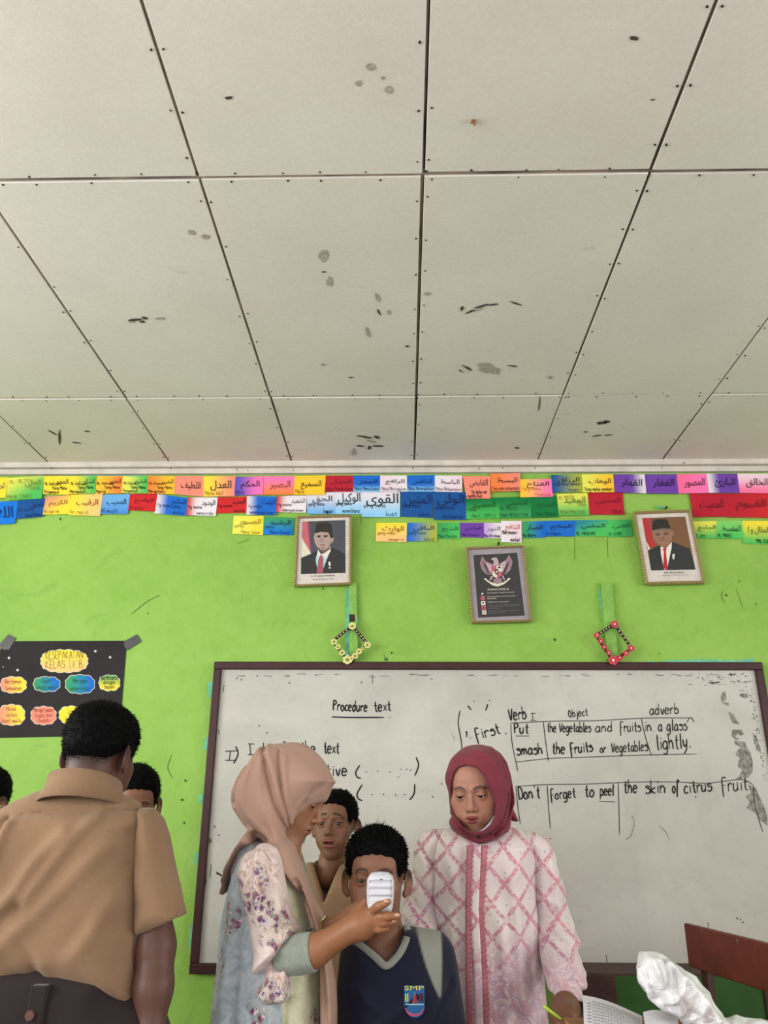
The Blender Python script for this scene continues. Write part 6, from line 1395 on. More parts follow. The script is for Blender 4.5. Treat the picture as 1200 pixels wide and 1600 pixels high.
    def scarf(P):
        d = smin(inflate(P, oh, Ys, .108*H.s+.012, .065), inflate(P, tail, Ys+.05, .04, .02), .01)
        d = smin(d, H.shell(P)-.009, .008)
        d = d-folds(P, FH)-ripple(P, (6, 5, 16), 1.0, .0009, ph=1)
        o = op.d(P[:, 0], P[:, 2]); cut = smax(-o, P[:, 1]-(Ys-.012), .012)
        d = smax(d, -cut, .006)
        return d
    lo, hi = oh.box(); build_surf('headscarf', scarf, (lo[0]-.03, Ys-.15, lo[1]-.03), (hi[0]+.05, Ys+.15, hi[1]+.03), .0032, M_MAROON, root)
    mb = MB(); c = W(748, 1307.5, Ys-.128); mb.tube([c+[0, .01, 0], c+[0, -.002, 0], c+[0, -.005, 0]], [.004, .0045, .002], 8); mb.build('scarf_pin', M_DARK, root)
    # mask pulled down under the chin
    # points on the jaw, in the head's own frame
    V = []; n = 30
    for k in range(n+1):
        t = math.pi*(k/n-.5)*1.05; x = math.sin(t)*.064; f = .020+.066*math.cos(t); z = -.098+.052*abs(math.sin(t))**2.2
        p = H.w(x*1.08, f+.012, z+.004); q = H.w(x*.98, f+.002, z-.022); V += [p, q, q+np.array([0, .002, 0]), p+np.array([0, .002, 0])]
    F_ = [(i*4+j, i*4+4+j, i*4+4+(j+1) % 4, i*4+(j+1) % 4) for i in range(n) for j in range(4)]
    mesh_obj('face_mask', V, F_, mat('white_face_mask', (222, 228, 232), .8), root, True)
    # blouse body
    ob = Outline([(750, 1296), (715, 1292), (690, 1296), (676, 1310), (671, 1340), (671, 1390), (677, 1440), (682, 1500), (686, 1560), (688, 1640), (680, 1750), (665, 1880), (870, 1880), (866, 1750), (860, 1640), (852, 1560), (846, 1500), (841, 1440), (838, 1390), (838, 1340), (832, 1310), (812, 1295), (785, 1290)], Yt)
    FB = [([(720, 1330), (716, 1400), (722, 1480)], Yt, -.004, .012), ([(785, 1360), (800, 1430), (802, 1500), (810, 1560)], Yt, .006, .014), ([(812, 1420), (820, 1490), (830, 1560)], Yt, -.006, .010), ([(775, 1440), (782, 1520), (784, 1600)], Yt, .005, .012), ([(700, 1420), (706, 1500), (708, 1600)], Yt, .006, .012), ([(795, 1480), (798, 1560), (800, 1640)], Yt, -.005, .01), ([(690, 1330), (700, 1360)], Yt, .005, .012), ([(820, 1320), (805, 1350), (790, 1370)], Yt, .005, .012)]
    def blouse(P): return smax(inflate(P, ob, Yt, .118, .09)-folds(P, FB)-ripple(P, (12, 0, 2), 1.0, .0022, ph=4), -cap(P, (chest[0], Yt, chest[2]-.02), (chest[0], Yt, chest[2]+.2), .05, .055), .006)
    lo, hi = ob.box(); build_surf('blouse', blouse, (lo[0]-.02, Yt-.16, lo[1]-.02), (hi[0]+.02, Yt+.16, hi[1]+.02), .0058, M_LAT, root)
    Ysr = lambda z: Yt-.01-.24*np.clip((W(0, 1425, Yt)[2]-z)/.18, 0, 1)
    osr = Outline([(812, 1297), (835, 1300), (852, 1308), (866, 1330), (876, 1360), (886, 1395), (896, 1440), (905, 1485), (913, 1520), (919, 1540), (914, 1551), (900, 1553), (884, 1550), (868, 1556), (856, 1548), (848, 1510), (840, 1460), (832, 1400), (824, 1350), (812, 1318)], Ysr)
    FS = [([(850, 1320), (860, 1380), (866, 1430)], Yt, .006, .010), ([(870, 1350), (880, 1400), (886, 1440)], Yt, -.006, .008), ([(850, 1450), (875, 1470), (900, 1480)], Yt, -.007, .008), ([(855, 1440), (870, 1452), (895, 1465)], Yt, .007, .008), ([(862, 1500), (880, 1520), (905, 1530)], Yt, -.006, .007), ([(870, 1545), (876, 1520), (874, 1500)], Yt, .006, .006), ([(888, 1548), (892, 1525)], Yt, -.006, .005), ([(903, 1545), (902, 1520), (895, 1500)], Yt, .006, .006), ([(845, 1400), (865, 1410)], Yt, .005, .01)]
    def slv(P): return inflate(P, osr, Ysr, .060, .045)-folds(P, FS)-ripple(P, (5, 0, 9), 1.0, .002, ph=6)
    lo, hi = osr.box(); o = build_surf('sleeve', slv, (lo[0]-.02, Yt-.34, lo[1]-.02), (hi[0]+.02, Yt+.07, hi[1]+.02), .005, M_LAT, root)
    # flared cuff
    c0, c1 = W(887, 1545, Yt-.235), W(892, 1580, Yt-.285); ax = (c1-c0)/np.linalg.norm(c1-c0); u = np.cross(ax, [0, 1, 0]); u /= np.linalg.norm(u); w = np.cross(ax, u); V = []; n = 48
    for (t, r) in ((0, .033), (.25, .033), (.6, .038), (1.0, .044), (.98, .0415), (.6, .035), (0, .030)):
        for k in range(n):
            a = 2*math.pi*k/n; rr_ = r+.0022*math.sin(a*9)*t; V.append(c0+(c1-c0)*t+(u*math.cos(a)+w*math.sin(a)*.85)*rr_)
    mesh_obj('cuff', V, [(i*n+k, i*n+(k+1) % n, (i+1)*n+(k+1) % n, (i+1)*n+k) for i in range(6) for k in range(n)], M_LAT, root, True)
    Ysl = lambda z: Yt-.005-.08*np.clip((W(0, 1410, Yt)[2]-z)/.14, 0, 1)
    osl = Outline([(700, 1294), (676, 1295), (658, 1300), (649, 1322), (645, 1350), (640, 1380), (633, 1405), (628, 1425), (627, 1445), (633, 1462), (655, 1480), (680, 1478), (686, 1450), (684, 1400), (684, 1350), (694, 1310)], Ysl)
    FL = [([(640, 1400), (655, 1420), (672, 1425)], Yt, -.007, .008), ([(632, 1425), (650, 1440), (675, 1446)], Yt, .007, .008), ([(652, 1330), (668, 1360), (672, 1400)], Yt, .006, .01), ([(646, 1360), (660, 1385), (675, 1400)], Yt, -.005, .008), ([(630, 1448), (650, 1456), (672, 1458)], Yt, -.006, .006)]
    def sll(P): return inflate(P, osl, Ysl, .058, .045)-folds(P, FL)-ripple(P, (5, 0, 9), 1.0, .002, ph=9)
    lo, hi = osl.box(); build_surf('sleeve', sll, (lo[0]-.02, Yt-.17, lo[1]-.02), (hi[0]+.02, Yt+.07, hi[1]+.02), .0055, M_LAT, root)
    # placket with two gathered ruffles
    def front(px, py):
        w0 = W(px, py, Yt); d = ob.d(np.array([w0[0]], f32), np.array([w0[2]], f32))[0]; y = Yt-.118*math.sqrt(max(1-max(1-d/.09, 0)**2, 0)); w0 = W(px, py, y)
        d = ob.d(np.array([w0[0]], f32), np.array([w0[2]], f32))[0]; y = Yt-.118*math.sqrt(max(1-max(1-d/.09, 0)**2, 0)); return W(px, py, y)
    def strip(name, xs, m, wpx, amp, freq, off, thick=.003):
        V = []; ys = np.arange(1320, 1618, 2.0 if amp else 8.0)
        for y in ys:
            x = np.interp(y, [1320, 1420, 1520, 1660], xs); hw = wpx/2
            for s_ in (-1, -.33, .33, 1):
                p = front(x+s_*hw, y); p = p+np.array([amp*.8*math.sin(y*freq+s_*1.5)*.6, -off-amp*(1+math.sin(y*freq+s_*1.3))*(.4+.6*abs(s_)), 0]); V.append(p)
            p = front(x+hw, y); V.append(p+np.array([0, .002, 0])); p = front(x-hw, y); V.append(p+np.array([0, .002, 0]))
        n = len(ys); F_ = [(i*6+j, i*6+(j+1) % 6, (i+1)*6+(j+1) % 6, (i+1)*6+j) for i in range(n-1) for j in range(6)]
        mesh_obj(name, V, F_, m, root, True)
    strip('placket', [745, 741, 746, 750], M_LAT, 13, 0, 0, .0105)
    strip('ruffle', [734, 732, 732, 736], M_RUF, 9, .0035, .85, .0075); strip('ruffle', [757, 751, 757, 762], M_RUF, 9.5, .0032, .75, .0045)
    # long skirt
    def skirt(P):
        r = .150+.04*np.clip((.75-P[:, 2])/.7, 0, 1)+.008*np.sin(np.arctan2(P[:, 1]-Yt, P[:, 0]-chest[0])*11); d = np.sqrt(((P[:, 0]-chest[0])/1.0)**2+((P[:, 1]-Yt-.05)/.68)**2)-r
        return smax(smax(d*.8, P[:, 2]-.85, .02), -(P[:, 2]-.07), .005)
    build_surf('skirt', skirt, (chest[0]-.26, Yt-.24, .04), (chest[0]+.26, Yt+.24, .88), .014, M_SKIRT, root)
    shoes(root, LL, RR, (0, -1), M_DARK)
    # the pen in her hand: a thing of its own
    p0, p1 = W(849, 1571.5, Yt-.44), W(880, 1596, Yt-.44); mb = MB(); v = p1-p0; mb.tube([p0, p0+v*.04, p0+v*.9], [.0022, .0032, .0032], 10); mb.tube([p0+v*.9, p1+v*.12], [.0030, .0006], 10)
    pen = mb.build('pen', mat('lime_plastic', (176, 206, 60), .35, .05, 30, spec=.5)); pen.data.polygons.foreach_set('use_smooth', [True]*len(pen.data.polygons)); tag(pen, 'slim lime green pen held in the hand of the woman in maroon', 'pen')
woman_maroon()

# ------------------------------------------------------------------ woman in profile, beige headscarf, floral dress, holding the device
def woman_beige():
    YA = 2.06
    H = Head(497, 1262, YA-.0, yaw=76, pitch=27, scale=.92, ears=False, eye=.0030, lid=-.002, browa=.7, blush=.5, hairz=0, mw=.9, lh=.85)
    Yt = YA; root_x = W(425, 1500, Yt)[0]; root = empty('person', (root_x, Yt, 0), 'woman in profile in a beige headscarf and pale floral dress, holding up the device', 'person')
    SK = (150, 106, 80); col = lambda V: H.color(V, L_(SK), L_((142, 84, 76)), L_((50, 36, 30)))
    chest = W(440, 1345, Yt)
    sR = W(412, 1350, Yt-.135); eR = W(450, 1492, Yt-.168); cR = W(491, 1486, Yt-.185); wR = W(548, 1452, 1.855)
    J = lambda q: [W(*p) for p in q]
    def hand_r(P):
        d = chain(P, J([(548, 1452, 1.855), (564, 1445, 1.848), (578, 1437, 1.842)]), [.0250, .0275, .0240], .012)
        d = smin(d, cap(P, W(566, 1452, 1.85), W(580, 1449, 1.845), .018, .012), .012)
        for q, r in (([(578, 1426, 1.838), (592, 1416, 1.806), (606, 1409.5, 1.796)], .0092), ([(586, 1434, 1.830), (606, 1431.5, 1.812), (623, 1431, 1.812)], .0088), ([(584, 1442, 1.832), (602, 1441, 1.82), (616, 1440, 1.822)], .0084), ([(580, 1450, 1.838), (593, 1452, 1.828), (604, 1451, 1.828)], .0076)):
            d = smin(d, chain(P, J(q), [r*1.15, r, r*.74], .003), .004)
        return smin(d, chain(P, J([(558, 1434, 1.852), (565, 1420, 1.856), (571.5, 1409.5, 1.858)]), [.0135, .0110, .0085], .005), .008)
    # other arm reaches from behind to steady the device
    sL = W(445, 1350, Yt+.13); eL = W(472, 1478, Yt-.01); wL = W(548, 1434, 1.935)
    def hand_l(P):
        d = chain(P, J([(548, 1434, 1.935), (563, 1430, 1.915), (576, 1426, 1.90)]), [.022, .026, .022], .012)
        for q in ([(580, 1418, 1.895), (592, 1408, 1.880), (600, 1404, 1.872)], [(584, 1426, 1.895), (598, 1420, 1.880), (606, 1417, 1.872)], [(582, 1434, 1.897), (595, 1432, 1.885), (604, 1430, 1.875)], [(578, 1441, 1.90), (589, 1442, 1.89), (597, 1441, 1.88)]): d = smin(d, chain(P, J(q), [.010, .009, .007], .003), .004)
        return smin(d, chain(P, J([(558, 1424, 1.91), (566, 1414, 1.895), (574, 1407, 1.88)]), [.012, .010, .008], .005), .008)
    armR = lambda P: smin(chain(P, [sR, eR, cR, wR], [.026, .026, .0295, .0245], .02), hand_r(P), .010)
    armL = lambda P: smin(chain(P, [sL, eL, wL], [.04, .032, .0215], .02), hand_l(P), .010)
    hipz = .80; lf, LL, RR = legs_fn(root_x, Yt, hipz, .045, facing=(1, 0)); mid = (chest[2]+hipz)/2
    tors = lambda P: smin(lf(P), ell(P, (W(430, 1500, Yt)[0], Yt, mid), (.085, .125, (chest[2]-hipz)/2)), .03)
    lo, hi = bb([H.c, chest], .14)
    V, Q, C = merge([(head_fn(H, chest+np.array([0, 0, -.0]), (.044, .050)), lo, hi, .0020, col),
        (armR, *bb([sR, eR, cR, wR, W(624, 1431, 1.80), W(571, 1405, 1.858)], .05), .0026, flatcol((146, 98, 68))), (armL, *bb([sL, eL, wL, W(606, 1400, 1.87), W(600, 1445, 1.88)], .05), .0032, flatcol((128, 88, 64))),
        (tors, (root_x-.25, Yt-.25, -.02), (root_x+.3, Yt+.25, chest[2]), .014, flatcol(SK))])
    body = mesh_obj('body', V, Q, M_SKIN, root, True, vcol=C); H.eyes(root, M_EYEW, M_IRIS, (0, -.3))
    MN = mat('fingernail', (196, 158, 132), .3, .03, 30, spec=.6)
    for (x, y, Y, r) in ((603.5, 1408.5, 1.7885, .0046), (620.5, 1430, 1.8045, .0042), (613.5, 1439.3, 1.8145, .0040)):
        c = W(x, y, Y); mb = MB(); n = 10; P0 = [(c[0]+math.cos(t)*r*1.35, c[1]+.0012*abs(math.sin(t)), c[2]+math.sin(t)*r*.8) for t in [6.283*k/n for k in range(n)]]
        mb.add(P0+[(c[0], c[1]-.0012, c[2])]+[(p[0], p[1]+.002, p[2]) for p in P0], [((k+1) % n, k, n) for k in range(n)]+[(k, (k+1) % n, n+1+(k+1) % n, n+1+k) for k in range(n)]); mb.build('fingernail', MN, root, True)
    # watch on the far wrist
    a = eL*.42+wL*.58; ax = (wL-eL)/np.linalg.norm(wL-eL); u = np.cross(ax, [0, 0, 1]); u /= np.linalg.norm(u); w = np.cross(u, ax); V = []; n = 30
    for t, r in ((-.007, .0268), (-.007, .0292), (.007, .0287), (.007, .0262)):
        for k in range(n): g = 6.2832*k/n; V.append(a+ax*t+(u*math.cos(g)+w*math.sin(g))*r)
    wt_ = mesh_obj('wristwatch', V, [(i*n+k, i*n+(k+1) % n, ((i+1) % 4)*n+(k+1) % n, ((i+1) % 4)*n+k) for i in range(4) for k in range(n)], mat('brass_strap', (150, 128, 70), .35, .2, 90, metal=.7), None, True)
    f_ = MB(); cdir = np.array([0, -.5, .86]); cdir -= ax*(cdir@ax); cdir /= np.linalg.norm(cdir); f_.tube([a+cdir*.027, a+cdir*.0305], [.010, .009], 18); f_.build('watch_face', mat('pale_watch_face', (196, 188, 140), .2, spec=.6), wt_)
    tag(wt_, 'small brassy wristwatch with pale face on the far wrist of the woman in beige', 'watch')
    # headscarf: hood, front drape over the chest, tail down the back
    oh = Outline([(420, 1163), (436, 1163.5), (452, 1167), (467, 1172), (481, 1180), (496, 1191), (510, 1203.5), (525, 1222.5), (518, 1228.5), (507, 1239), (496, 1253), (484, 1263), (474, 1272.5), (464, 1285), (461, 1296), (463.5, 1312), (467, 1325), (470, 1340), (455, 1345), (440, 1336), (420, 1320), (404, 1309), (394, 1301), (382, 1289.5), (371.7, 1275), (364, 1262), (361.5, 1250), (362.5, 1236), (369, 1219), (383, 1194.6), (392, 1182), (404, 1171)], YA)
    od = Outline([(425, 1312), (455, 1310), (464, 1318), (470, 1338), (476.6, 1358), (481, 1370), (492.5, 1399), (507, 1427), (513, 1460), (518, 1499), (525, 1535), (527, 1570), (526, 1600), (520, 1625), (498, 1625), (503, 1600), (502, 1514), (498, 1470), (491, 1436), (484, 1413), (478, 1392), (458, 1370), (443.6, 1353), (432, 1338), (412, 1320)], YA-.02)
    ot = Outline([(400, 1298), (392, 1296), (371.7, 1324), (357, 1352.7), (348.7, 1387), (345.5, 1409), (352, 1395), (360, 1370), (372, 1345), (384, 1325), (402, 1318)], YA)
    S = YA
    FH = [([(416, 1170), (424, 1200), (436, 1250), (452, 1300), (470, 1350), (488, 1395)], S, -.0095, .0055), ([(422, 1166), (434, 1200), (448, 1250), (462, 1310)], S, .0060, .0065), ([(440, 1175), (444, 1200), (449, 1240), (456, 1280), (462, 1320), (480, 1370)], S, -.0075, .0048), ([(452, 1185), (454, 1220), (459, 1262), (463, 1300)], S, .0060, .0060),
          ([(400, 1175), (384, 1205), (374, 1235), (374, 1262), (388, 1285), (410, 1302), (440, 1325)], S, -.0080, .0060), ([(410, 1172), (396, 1205), (388, 1240), (394, 1268), (412, 1290), (445, 1330), (470, 1370)], S, .0065, .0085), ([(418, 1180), (414, 1215), (420, 1255), (438, 1300), (462, 1345)], S, .0055, .0075),
          ([(372, 1262), (385, 1284), (400, 1297)], S, .007, .006), ([(478, 1258), (492, 1240), (515, 1222)], S, -.004, .006), ([(462, 1285), (470, 1262), (486, 1245)], S, .0045, .005), ([(424, 1330), (450, 1352), (475, 1385), (490, 1415)], S, -.006, .005)]
    def hood(P):
        T = .098+.025*np.clip((W(0, 1290, S)[2]-P[:, 2])/.08, 0, 1)
        d = inflate(P, oh, S, T, .075); xf = W(472, 1272, S)[0]
        # visor: hollow under the brow on the face side
        return d-folds(P, FH)*1.0-ripple(P, (9, 4, 3), 1.0, .001, ph=3)
    def drape(P): return inflate(P, od, S-.050, .082, .028)-folds(P, [([(472, 1370), (500, 1440), (512, 1520), (516, 1600)], S, -.006, .006), ([(482, 1385), (504, 1450), (522, 1530), (524, 1600)], S, .005, .006), ([(440, 1335), (470, 1380), (492, 1440)], S, .006, .007)])
    def tail(P): return inflate(P, ot, S, .13, .022)
    def scarf(P):
        d = smin(smin(hood(P), drape(P), .015), tail(P), .012)
        face = H.loc(P)
        d = smin(d, H.shell(P)-.009, .010)
        f0 = .050+.35*np.clip(face[:, 2]+.07, 0, .07)+.9*np.clip(face[:, 2], 0, .03)
        opening = smax(smax(f0-face[:, 1], face[:, 2]-.034, .004), np.abs(face[:, 0])-.064, .008)*H.s
        opening = smax(opening, -(face[:, 2]+.118)*H.s, .004)
        return smax(d, -opening, .005)
    lo, hi = bb([(o_.P.min(0)[0], S, o_.P.min(0)[1]) for o_ in (oh, od, ot)]+[(o_.P.max(0)[0], S, o_.P.max(0)[1]) for o_ in (oh, od, ot)], .03); lo[1] = S-.19; hi[1] = S+.17
    build_surf('headscarf', scarf, lo, hi, .0038, M_BEIGE, root)
    # dress
    ob = Outline([(398, 1312), (440, 1318), (462, 1345), (480, 1388), (492, 1430), (499, 1480), (503, 1530), (505, 1600), (503, 1660), (485, 1760), (470, 2100), (470, 2480), (300, 2480), (308, 2100), (320, 1800), (330, 1640), (336, 1560), (343, 1490), (349, 1430), (355, 1388), (363, 1352), (375, 1325)], Yt)
    FD = [([(380, 1400), (370, 1480), (362, 1560), (355, 1650)], Yt, .007, .013), ([(395, 1420), (388, 1500), (380, 1620)], Yt, -.006, .010), ([(460, 1540), (458, 1600), (456, 1680)], Yt, -.009, .008), ([(440, 1560), (436, 1640)], Yt, .007, .009), ([(480, 1520), (482, 1600)], Yt, .006, .01), ([(365, 1370), (358, 1450), (350, 1520)], Yt, -.004, .01)]
    Tz = line_lin(W(0, 1600, Yt)[2], .165, W(0, 1330, Yt)[2], .140)
    def dress(P): return smax(inflate(P, ob, Yt, Tz, .10)-folds(P, FD)-ripple(P, (11, 6, 1), 1.0, .003, ph=5), -(P[:, 2]-.06), .005)
    def wide(P): return dress(P)
    lo, hi = ob.box(); V, Q = surf(dress, (lo[0]-.03, Yt-.21, .02), (hi[0]+.03, Yt+.21, hi[1]+.03), .0065)
    cen = V[Q].mean(1); xs = W(442, 1500, Yt-.12)[0]; fm = ((cen[:, 0] > xs+.02*np.sin(cen[:, 2]*9))).astype(np.int32)
    mesh_obj('dress', V, Q, None, root, True, mats=[M_FLB, M_FLG], fmat=fm)
    # big puffed sleeve on the near side
    Ysv = Yt-.135
    os_ = Outline([(406, 1318), (418, 1318), (432, 1324), (440, 1340), (445, 1362), (449, 1390), (455, 1427), (466, 1456), (462, 1470), (456.5, 1480), (457, 1500), (455, 1520), (453.6, 1551), (443.6, 1565), (423.5, 1573), (409, 1565), (402, 1551), (401, 1530), (402, 1513), (395, 1479), (386, 1433), (376, 1393), (373, 1364), (377.5, 1341), (390, 1325)], Ysv)
    FS = [([(398, 1328), (396, 1370), (400, 1420)], Ysv, -.006, .008), ([(408, 1326), (410, 1360), (414, 1400)], Ysv, .006, .008), ([(425, 1330), (430, 1370), (436, 1410)], Ysv, -.005, .008), ([(464, 1462), (445, 1485), (425, 1505), (408, 1528)], Ysv, -.020, .012), ([(460, 1452), (440, 1476), (418, 1494), (402, 1512)], Ysv, .012, .011), ([(452, 1480), (450, 1520), (449, 1550)], Ysv, .010, .008), ([(438, 1500), (434, 1530), (430, 1560)], Ysv, -.008, .012), ([(415, 1545), (430, 1556), (448, 1552)], Ysv, .010, .010), ([(408, 1400), (418, 1450), (430, 1480)], Ysv, .004, .012)]
    def sleeve(P): return inflate(P, os_, Ysv, .075, .05)-folds(P, FS)-ripple(P, (5, 2, 8), 1.0, .002, ph=7)
    lo, hi = os_.box(); build_surf('sleeve', sleeve, (lo[0]-.02, Ysv-.11, lo[1]-.02), (hi[0]+.02, Ysv+.10, hi[1]+.02), .0046, M_FLP, root)
    c0, c1 = W(455, 1493, Yt-.172), W(491.5, 1486, Yt-.185); ax = c1-c0; u = np.cross(ax, [0, 1, 0]); u /= np.linalg.norm(u); w = np.cross(ax, u); w /= np.linalg.norm(w); V = []; n = 40
    for t, r in ((-.55, .030), (-.3, .035), (.3, .0395), (.9, .0385), (1.0, .037), (1.0, .034), (.5, .034)):
        for k in range(n): g = 6.2832*k/n; V.append(c0+ax*t+(u*math.cos(g)+w*math.sin(g))*(r+.0008*math.sin(g*7)))
    mesh_obj('cuff', V, [(i*n+k, i*n+(k+1) % n, (i+1)*n+(k+1) % n, (i+1)*n+k) for i in range(6) for k in range(n)], M_CUFF, root, True)
    # far sleeve, mostly hidden
    fs = [sL, (sL+eL)/2, eL, eL*.5+wL*.5]; build_surf('sleeve', lambda P: chain(P, fs, [.05, .052, .036, .027], .03)-ripple(P, (5, 2, 8), 1, .002), *bb(fs, .08), .007, M_FLG, root)
    shoes(root, LL, RR, (1, 0), M_DARK)
woman_beige()

# ------------------------------------------------------------------ the hand-held white device
def device():
    Y = 1.838; t = empty('handheld_device', tuple(W(595, 1395, Y)), 'white rounded handheld eye-screening device held up before the face of the seated boy', 'device')
    od = Outline([(582, 1363), (594, 1361.5), (607, 1363), (613.5, 1368), (616, 1377), (615.5, 1400), (613.5, 1419), (611, 1425), (600, 1427), (585, 1427), (576, 1424), (573.5, 1412), (572.8, 1396), (573.5, 1374), (577.5, 1366.5)], Y, res=.002, pad=.03)
    MW = mat('white_device_plastic', (204, 204, 212), .35, .02, 30, spec=.4); MG = mat('grey_device_print', (86, 88, 96), .4); MC = mat('cyan_device_print', (90, 180, 200), .4)
    FD = [([(579, 1376.5), (611, 1376.5)], Y, -.0035, .0016), ([(579, 1389), (611, 1389)], Y, -.0022, .0028), ([(579, 1400.5), (611, 1400.5)], Y, -.0022, .0028), ([(579, 1383), (611, 1383)], Y, .0012, .003), ([(579, 1395), (611, 1395)], Y, .0012, .003), ([(578.5, 1376), (578, 1412)], Y, -.0018, .0012), ([(611.5, 1376), (611, 1412)], Y, -.0018, .0012)]
    lo, hi = od.box(); build_surf('shell', lambda P: inflate(P, od, Y, .0200, .012)-folds(P, FD), (lo[0]-.01, Y-.03, lo[1]-.01), (hi[0]+.01, Y+.03, hi[1]+.01), .0013, MW, t)
    yf = Y-.0206
    mb = MB(); [ribbon_px(mb, P, 1.0, yf) for P in ([(589, 1366), (592, 1369)], [(593, 1366), (594, 1369)], [(597, 1366), (600, 1368)], [(602, 1369), (604, 1371)])]; mb.build('logo', MC, t)
    mb = MB(); poly_px(mb, [(593.5, 1373.5), (598, 1373), (598, 1374.8), (593.5, 1375)], yf); bl(mb, 596, 1420, .9, .9, 8) if False else ribbon_px(mb, [(596, 1419), (596.8, 1420)], 1.4, yf); mb.build('button', MG, t)
    V, Fc = text_mesh('Spot screener'[:4]); mb = MB()
    for k in range(9): y = 1379+k*3.1; w = W(575.2, y, Y-.0125); mb.box(w[0]-.0006, w[0]+.0006, w[1]-.0006, w[1]+.001, w[2]-.0015, w[2]+.0010)
    mb.build('side_marking', MG, t)
device()
# ================================================================== FURNITURE AND THINGS AT THE LOWER RIGHT
M_RED = mat('worn_red_brown_paint', (112, 40, 36), .45, .18, 10); M_BRN = mat('dark_brown_wood', (70, 44, 38), .55, .2, 12); M_GRNP = mat('dark_green_panel', (44, 86, 30), .5, .15, 6)
# low cabinet against the wall under the board
Yc = 3.24; zt = W(960, 1522, Yc)[2]; x0 = W(898, 1540, Yc)[0]; xg0 = W(962, 1540, Yc)[0]; xg1 = W(1082, 1540, Yc)[0]; xh0 = W(1093, 1540, Yc)[0]; xh1 = W(1194, 1560, Yc)[0]; x1 = xh1+.10
cab = empty('low_cabinet', ((x0+x1)/2, Yc+.1, 0), 'low brown cabinet with dark green door panels standing under the whiteboard', 'cabinet')
mb = MB(); mb.box(x0, x1, Yc+.012, D-.04, .06, zt); mb.build('carcass', M_BRN, cab, bevel=.003)
for a, b in ((x0, xg0), (xg1, xh0), (xh1, x1)): mb = MB(); mb.box(a, b, Yc-.006, Yc+.012, .06, zt-.004); mb.build('stile', M_BRN, cab, bevel=.003)
for a, b in ((xg0, xg1), (xh0, xh1)):
    mb = MB(); mb.box(a, b, Yc+.002, Yc+.011, .14, zt-.006); d_ = mb.build('door_panel', M_GRNP, cab)
    mb = MB(); c = ((a+b)/2-.02, Yc-.002, zt-.14); mb.tube([(c[0], Yc+.004, c[2]), (c[0], Yc-.012, c[2])], [.008, .011], 12); mb.build('knob', M_BRN, d_)
for a in (x0+.03, x1-.06): 
    for y in (Yc+.03, D-.09): mb = MB(); mb.box(a, a+.04, y, y+.04, 0, .06); mb.build('foot', M_BRN, cab)
# wooden chair with the broad red-brown back board, turned at an angle
A = W(1072, 1442, 2.95); A2 = W(1070, 1510, 2.95); Bp = W(1262, 1497, 2.40); zt_, zb_ = A[2], A2[2]
ux = np.array([Bp[0]-A[0], Bp[1]-A[1], 0]); L = np.linalg.norm(ux); ux /= L; nn = np.array([ux[1], -ux[0], 0]); nn = nn if nn[1] < 0 else -nn
ch = empty('wooden_chair', (A[0]+ux[0]*L/2, A[1]+ux[1]*L/2, 0), 'wooden chair with a broad worn red-brown back board in front of the cabinet', 'chair')
def obox(name, u0, u1, n0, n1, z0, z1, m, par, z0b=None, z1b=None, bev=.004):
    z0b = z0 if z0b is None else z0b; z1b = z1 if z1b is None else z1b; P = lambda u, n, z: (A[0]+ux[0]*u+nn[0]*n, A[1]+ux[1]*u+nn[1]*n, z)
    mb = MB(); mb.hexa([P(u0, n1, z0), P(u1, n1, z0b), P(u1, n1, z1b), P(u0, n1, z1)], [P(u0, n0, z0), P(u1, n0, z0b), P(u1, n0, z1b), P(u0, n0, z1)]); return mb.build(name, m, par, bevel=bev)
def red_board():
    m = NT('worn_red_board'); v = m.coord(); n = m.noise(v, 9, 6, .7); c = m.ramp(n, [(.3, lin((92, 30, 28))), (.6, lin((120, 44, 38))), (.8, lin((136, 60, 50)))])
    e = m.noise(v, 55, 5, .75, .8); c = m.mix(m.ramp(e, [(.66, (0,)*3), (.72, (.55,)*3)]), c, lin((170, 120, 100))); m.col(c); m.rough(.4); m.bump(e, .15, .002); return m.m
bk = obox('back_board', 0, L, -.008, .010, zb_, zt_, red_board(), ch)
M_SPOT = mat('putty_spot', (164, 124, 112), .7, .2, 60)
for px, py in ((1097, 1456), (1152, 1471)):
    d = W(px, py, 2.95)-CAM; p0 = A+nn*.0105; t = ((p0-CAM)@nn)/(d@nn); c = CAM+d*t
    mb = MB(); n = 10; mb.add([tuple(c+ux*math.cos(6.283*k/n)*.007+np.array([0, 0, 1])*math.sin(6.283*k/n)*.009) for k in range(n)]+[tuple(c+nn*.0015)], [((k+1) % n, k, n) for k in range(n)]+[(k, (k+1) % n, n) for k in range(n)]); mb.build('screw_cover', M_SPOT, bk)
for u in (.035, L-.07): obox('post', u, u+.035, -.034, -.0085, 0, zt_-.02, M_BRN, ch)
obox('seat', .02, L-.02, -.42, -.036, .43, .45, M_RED, ch); obox('rail', .07, L-.07, -.03, -.012, .62, .68, M_RED, ch)
for u in (.035, L-.07): obox('leg', u, u+.035, -.40, -.365, 0, .43, M_RED, ch)
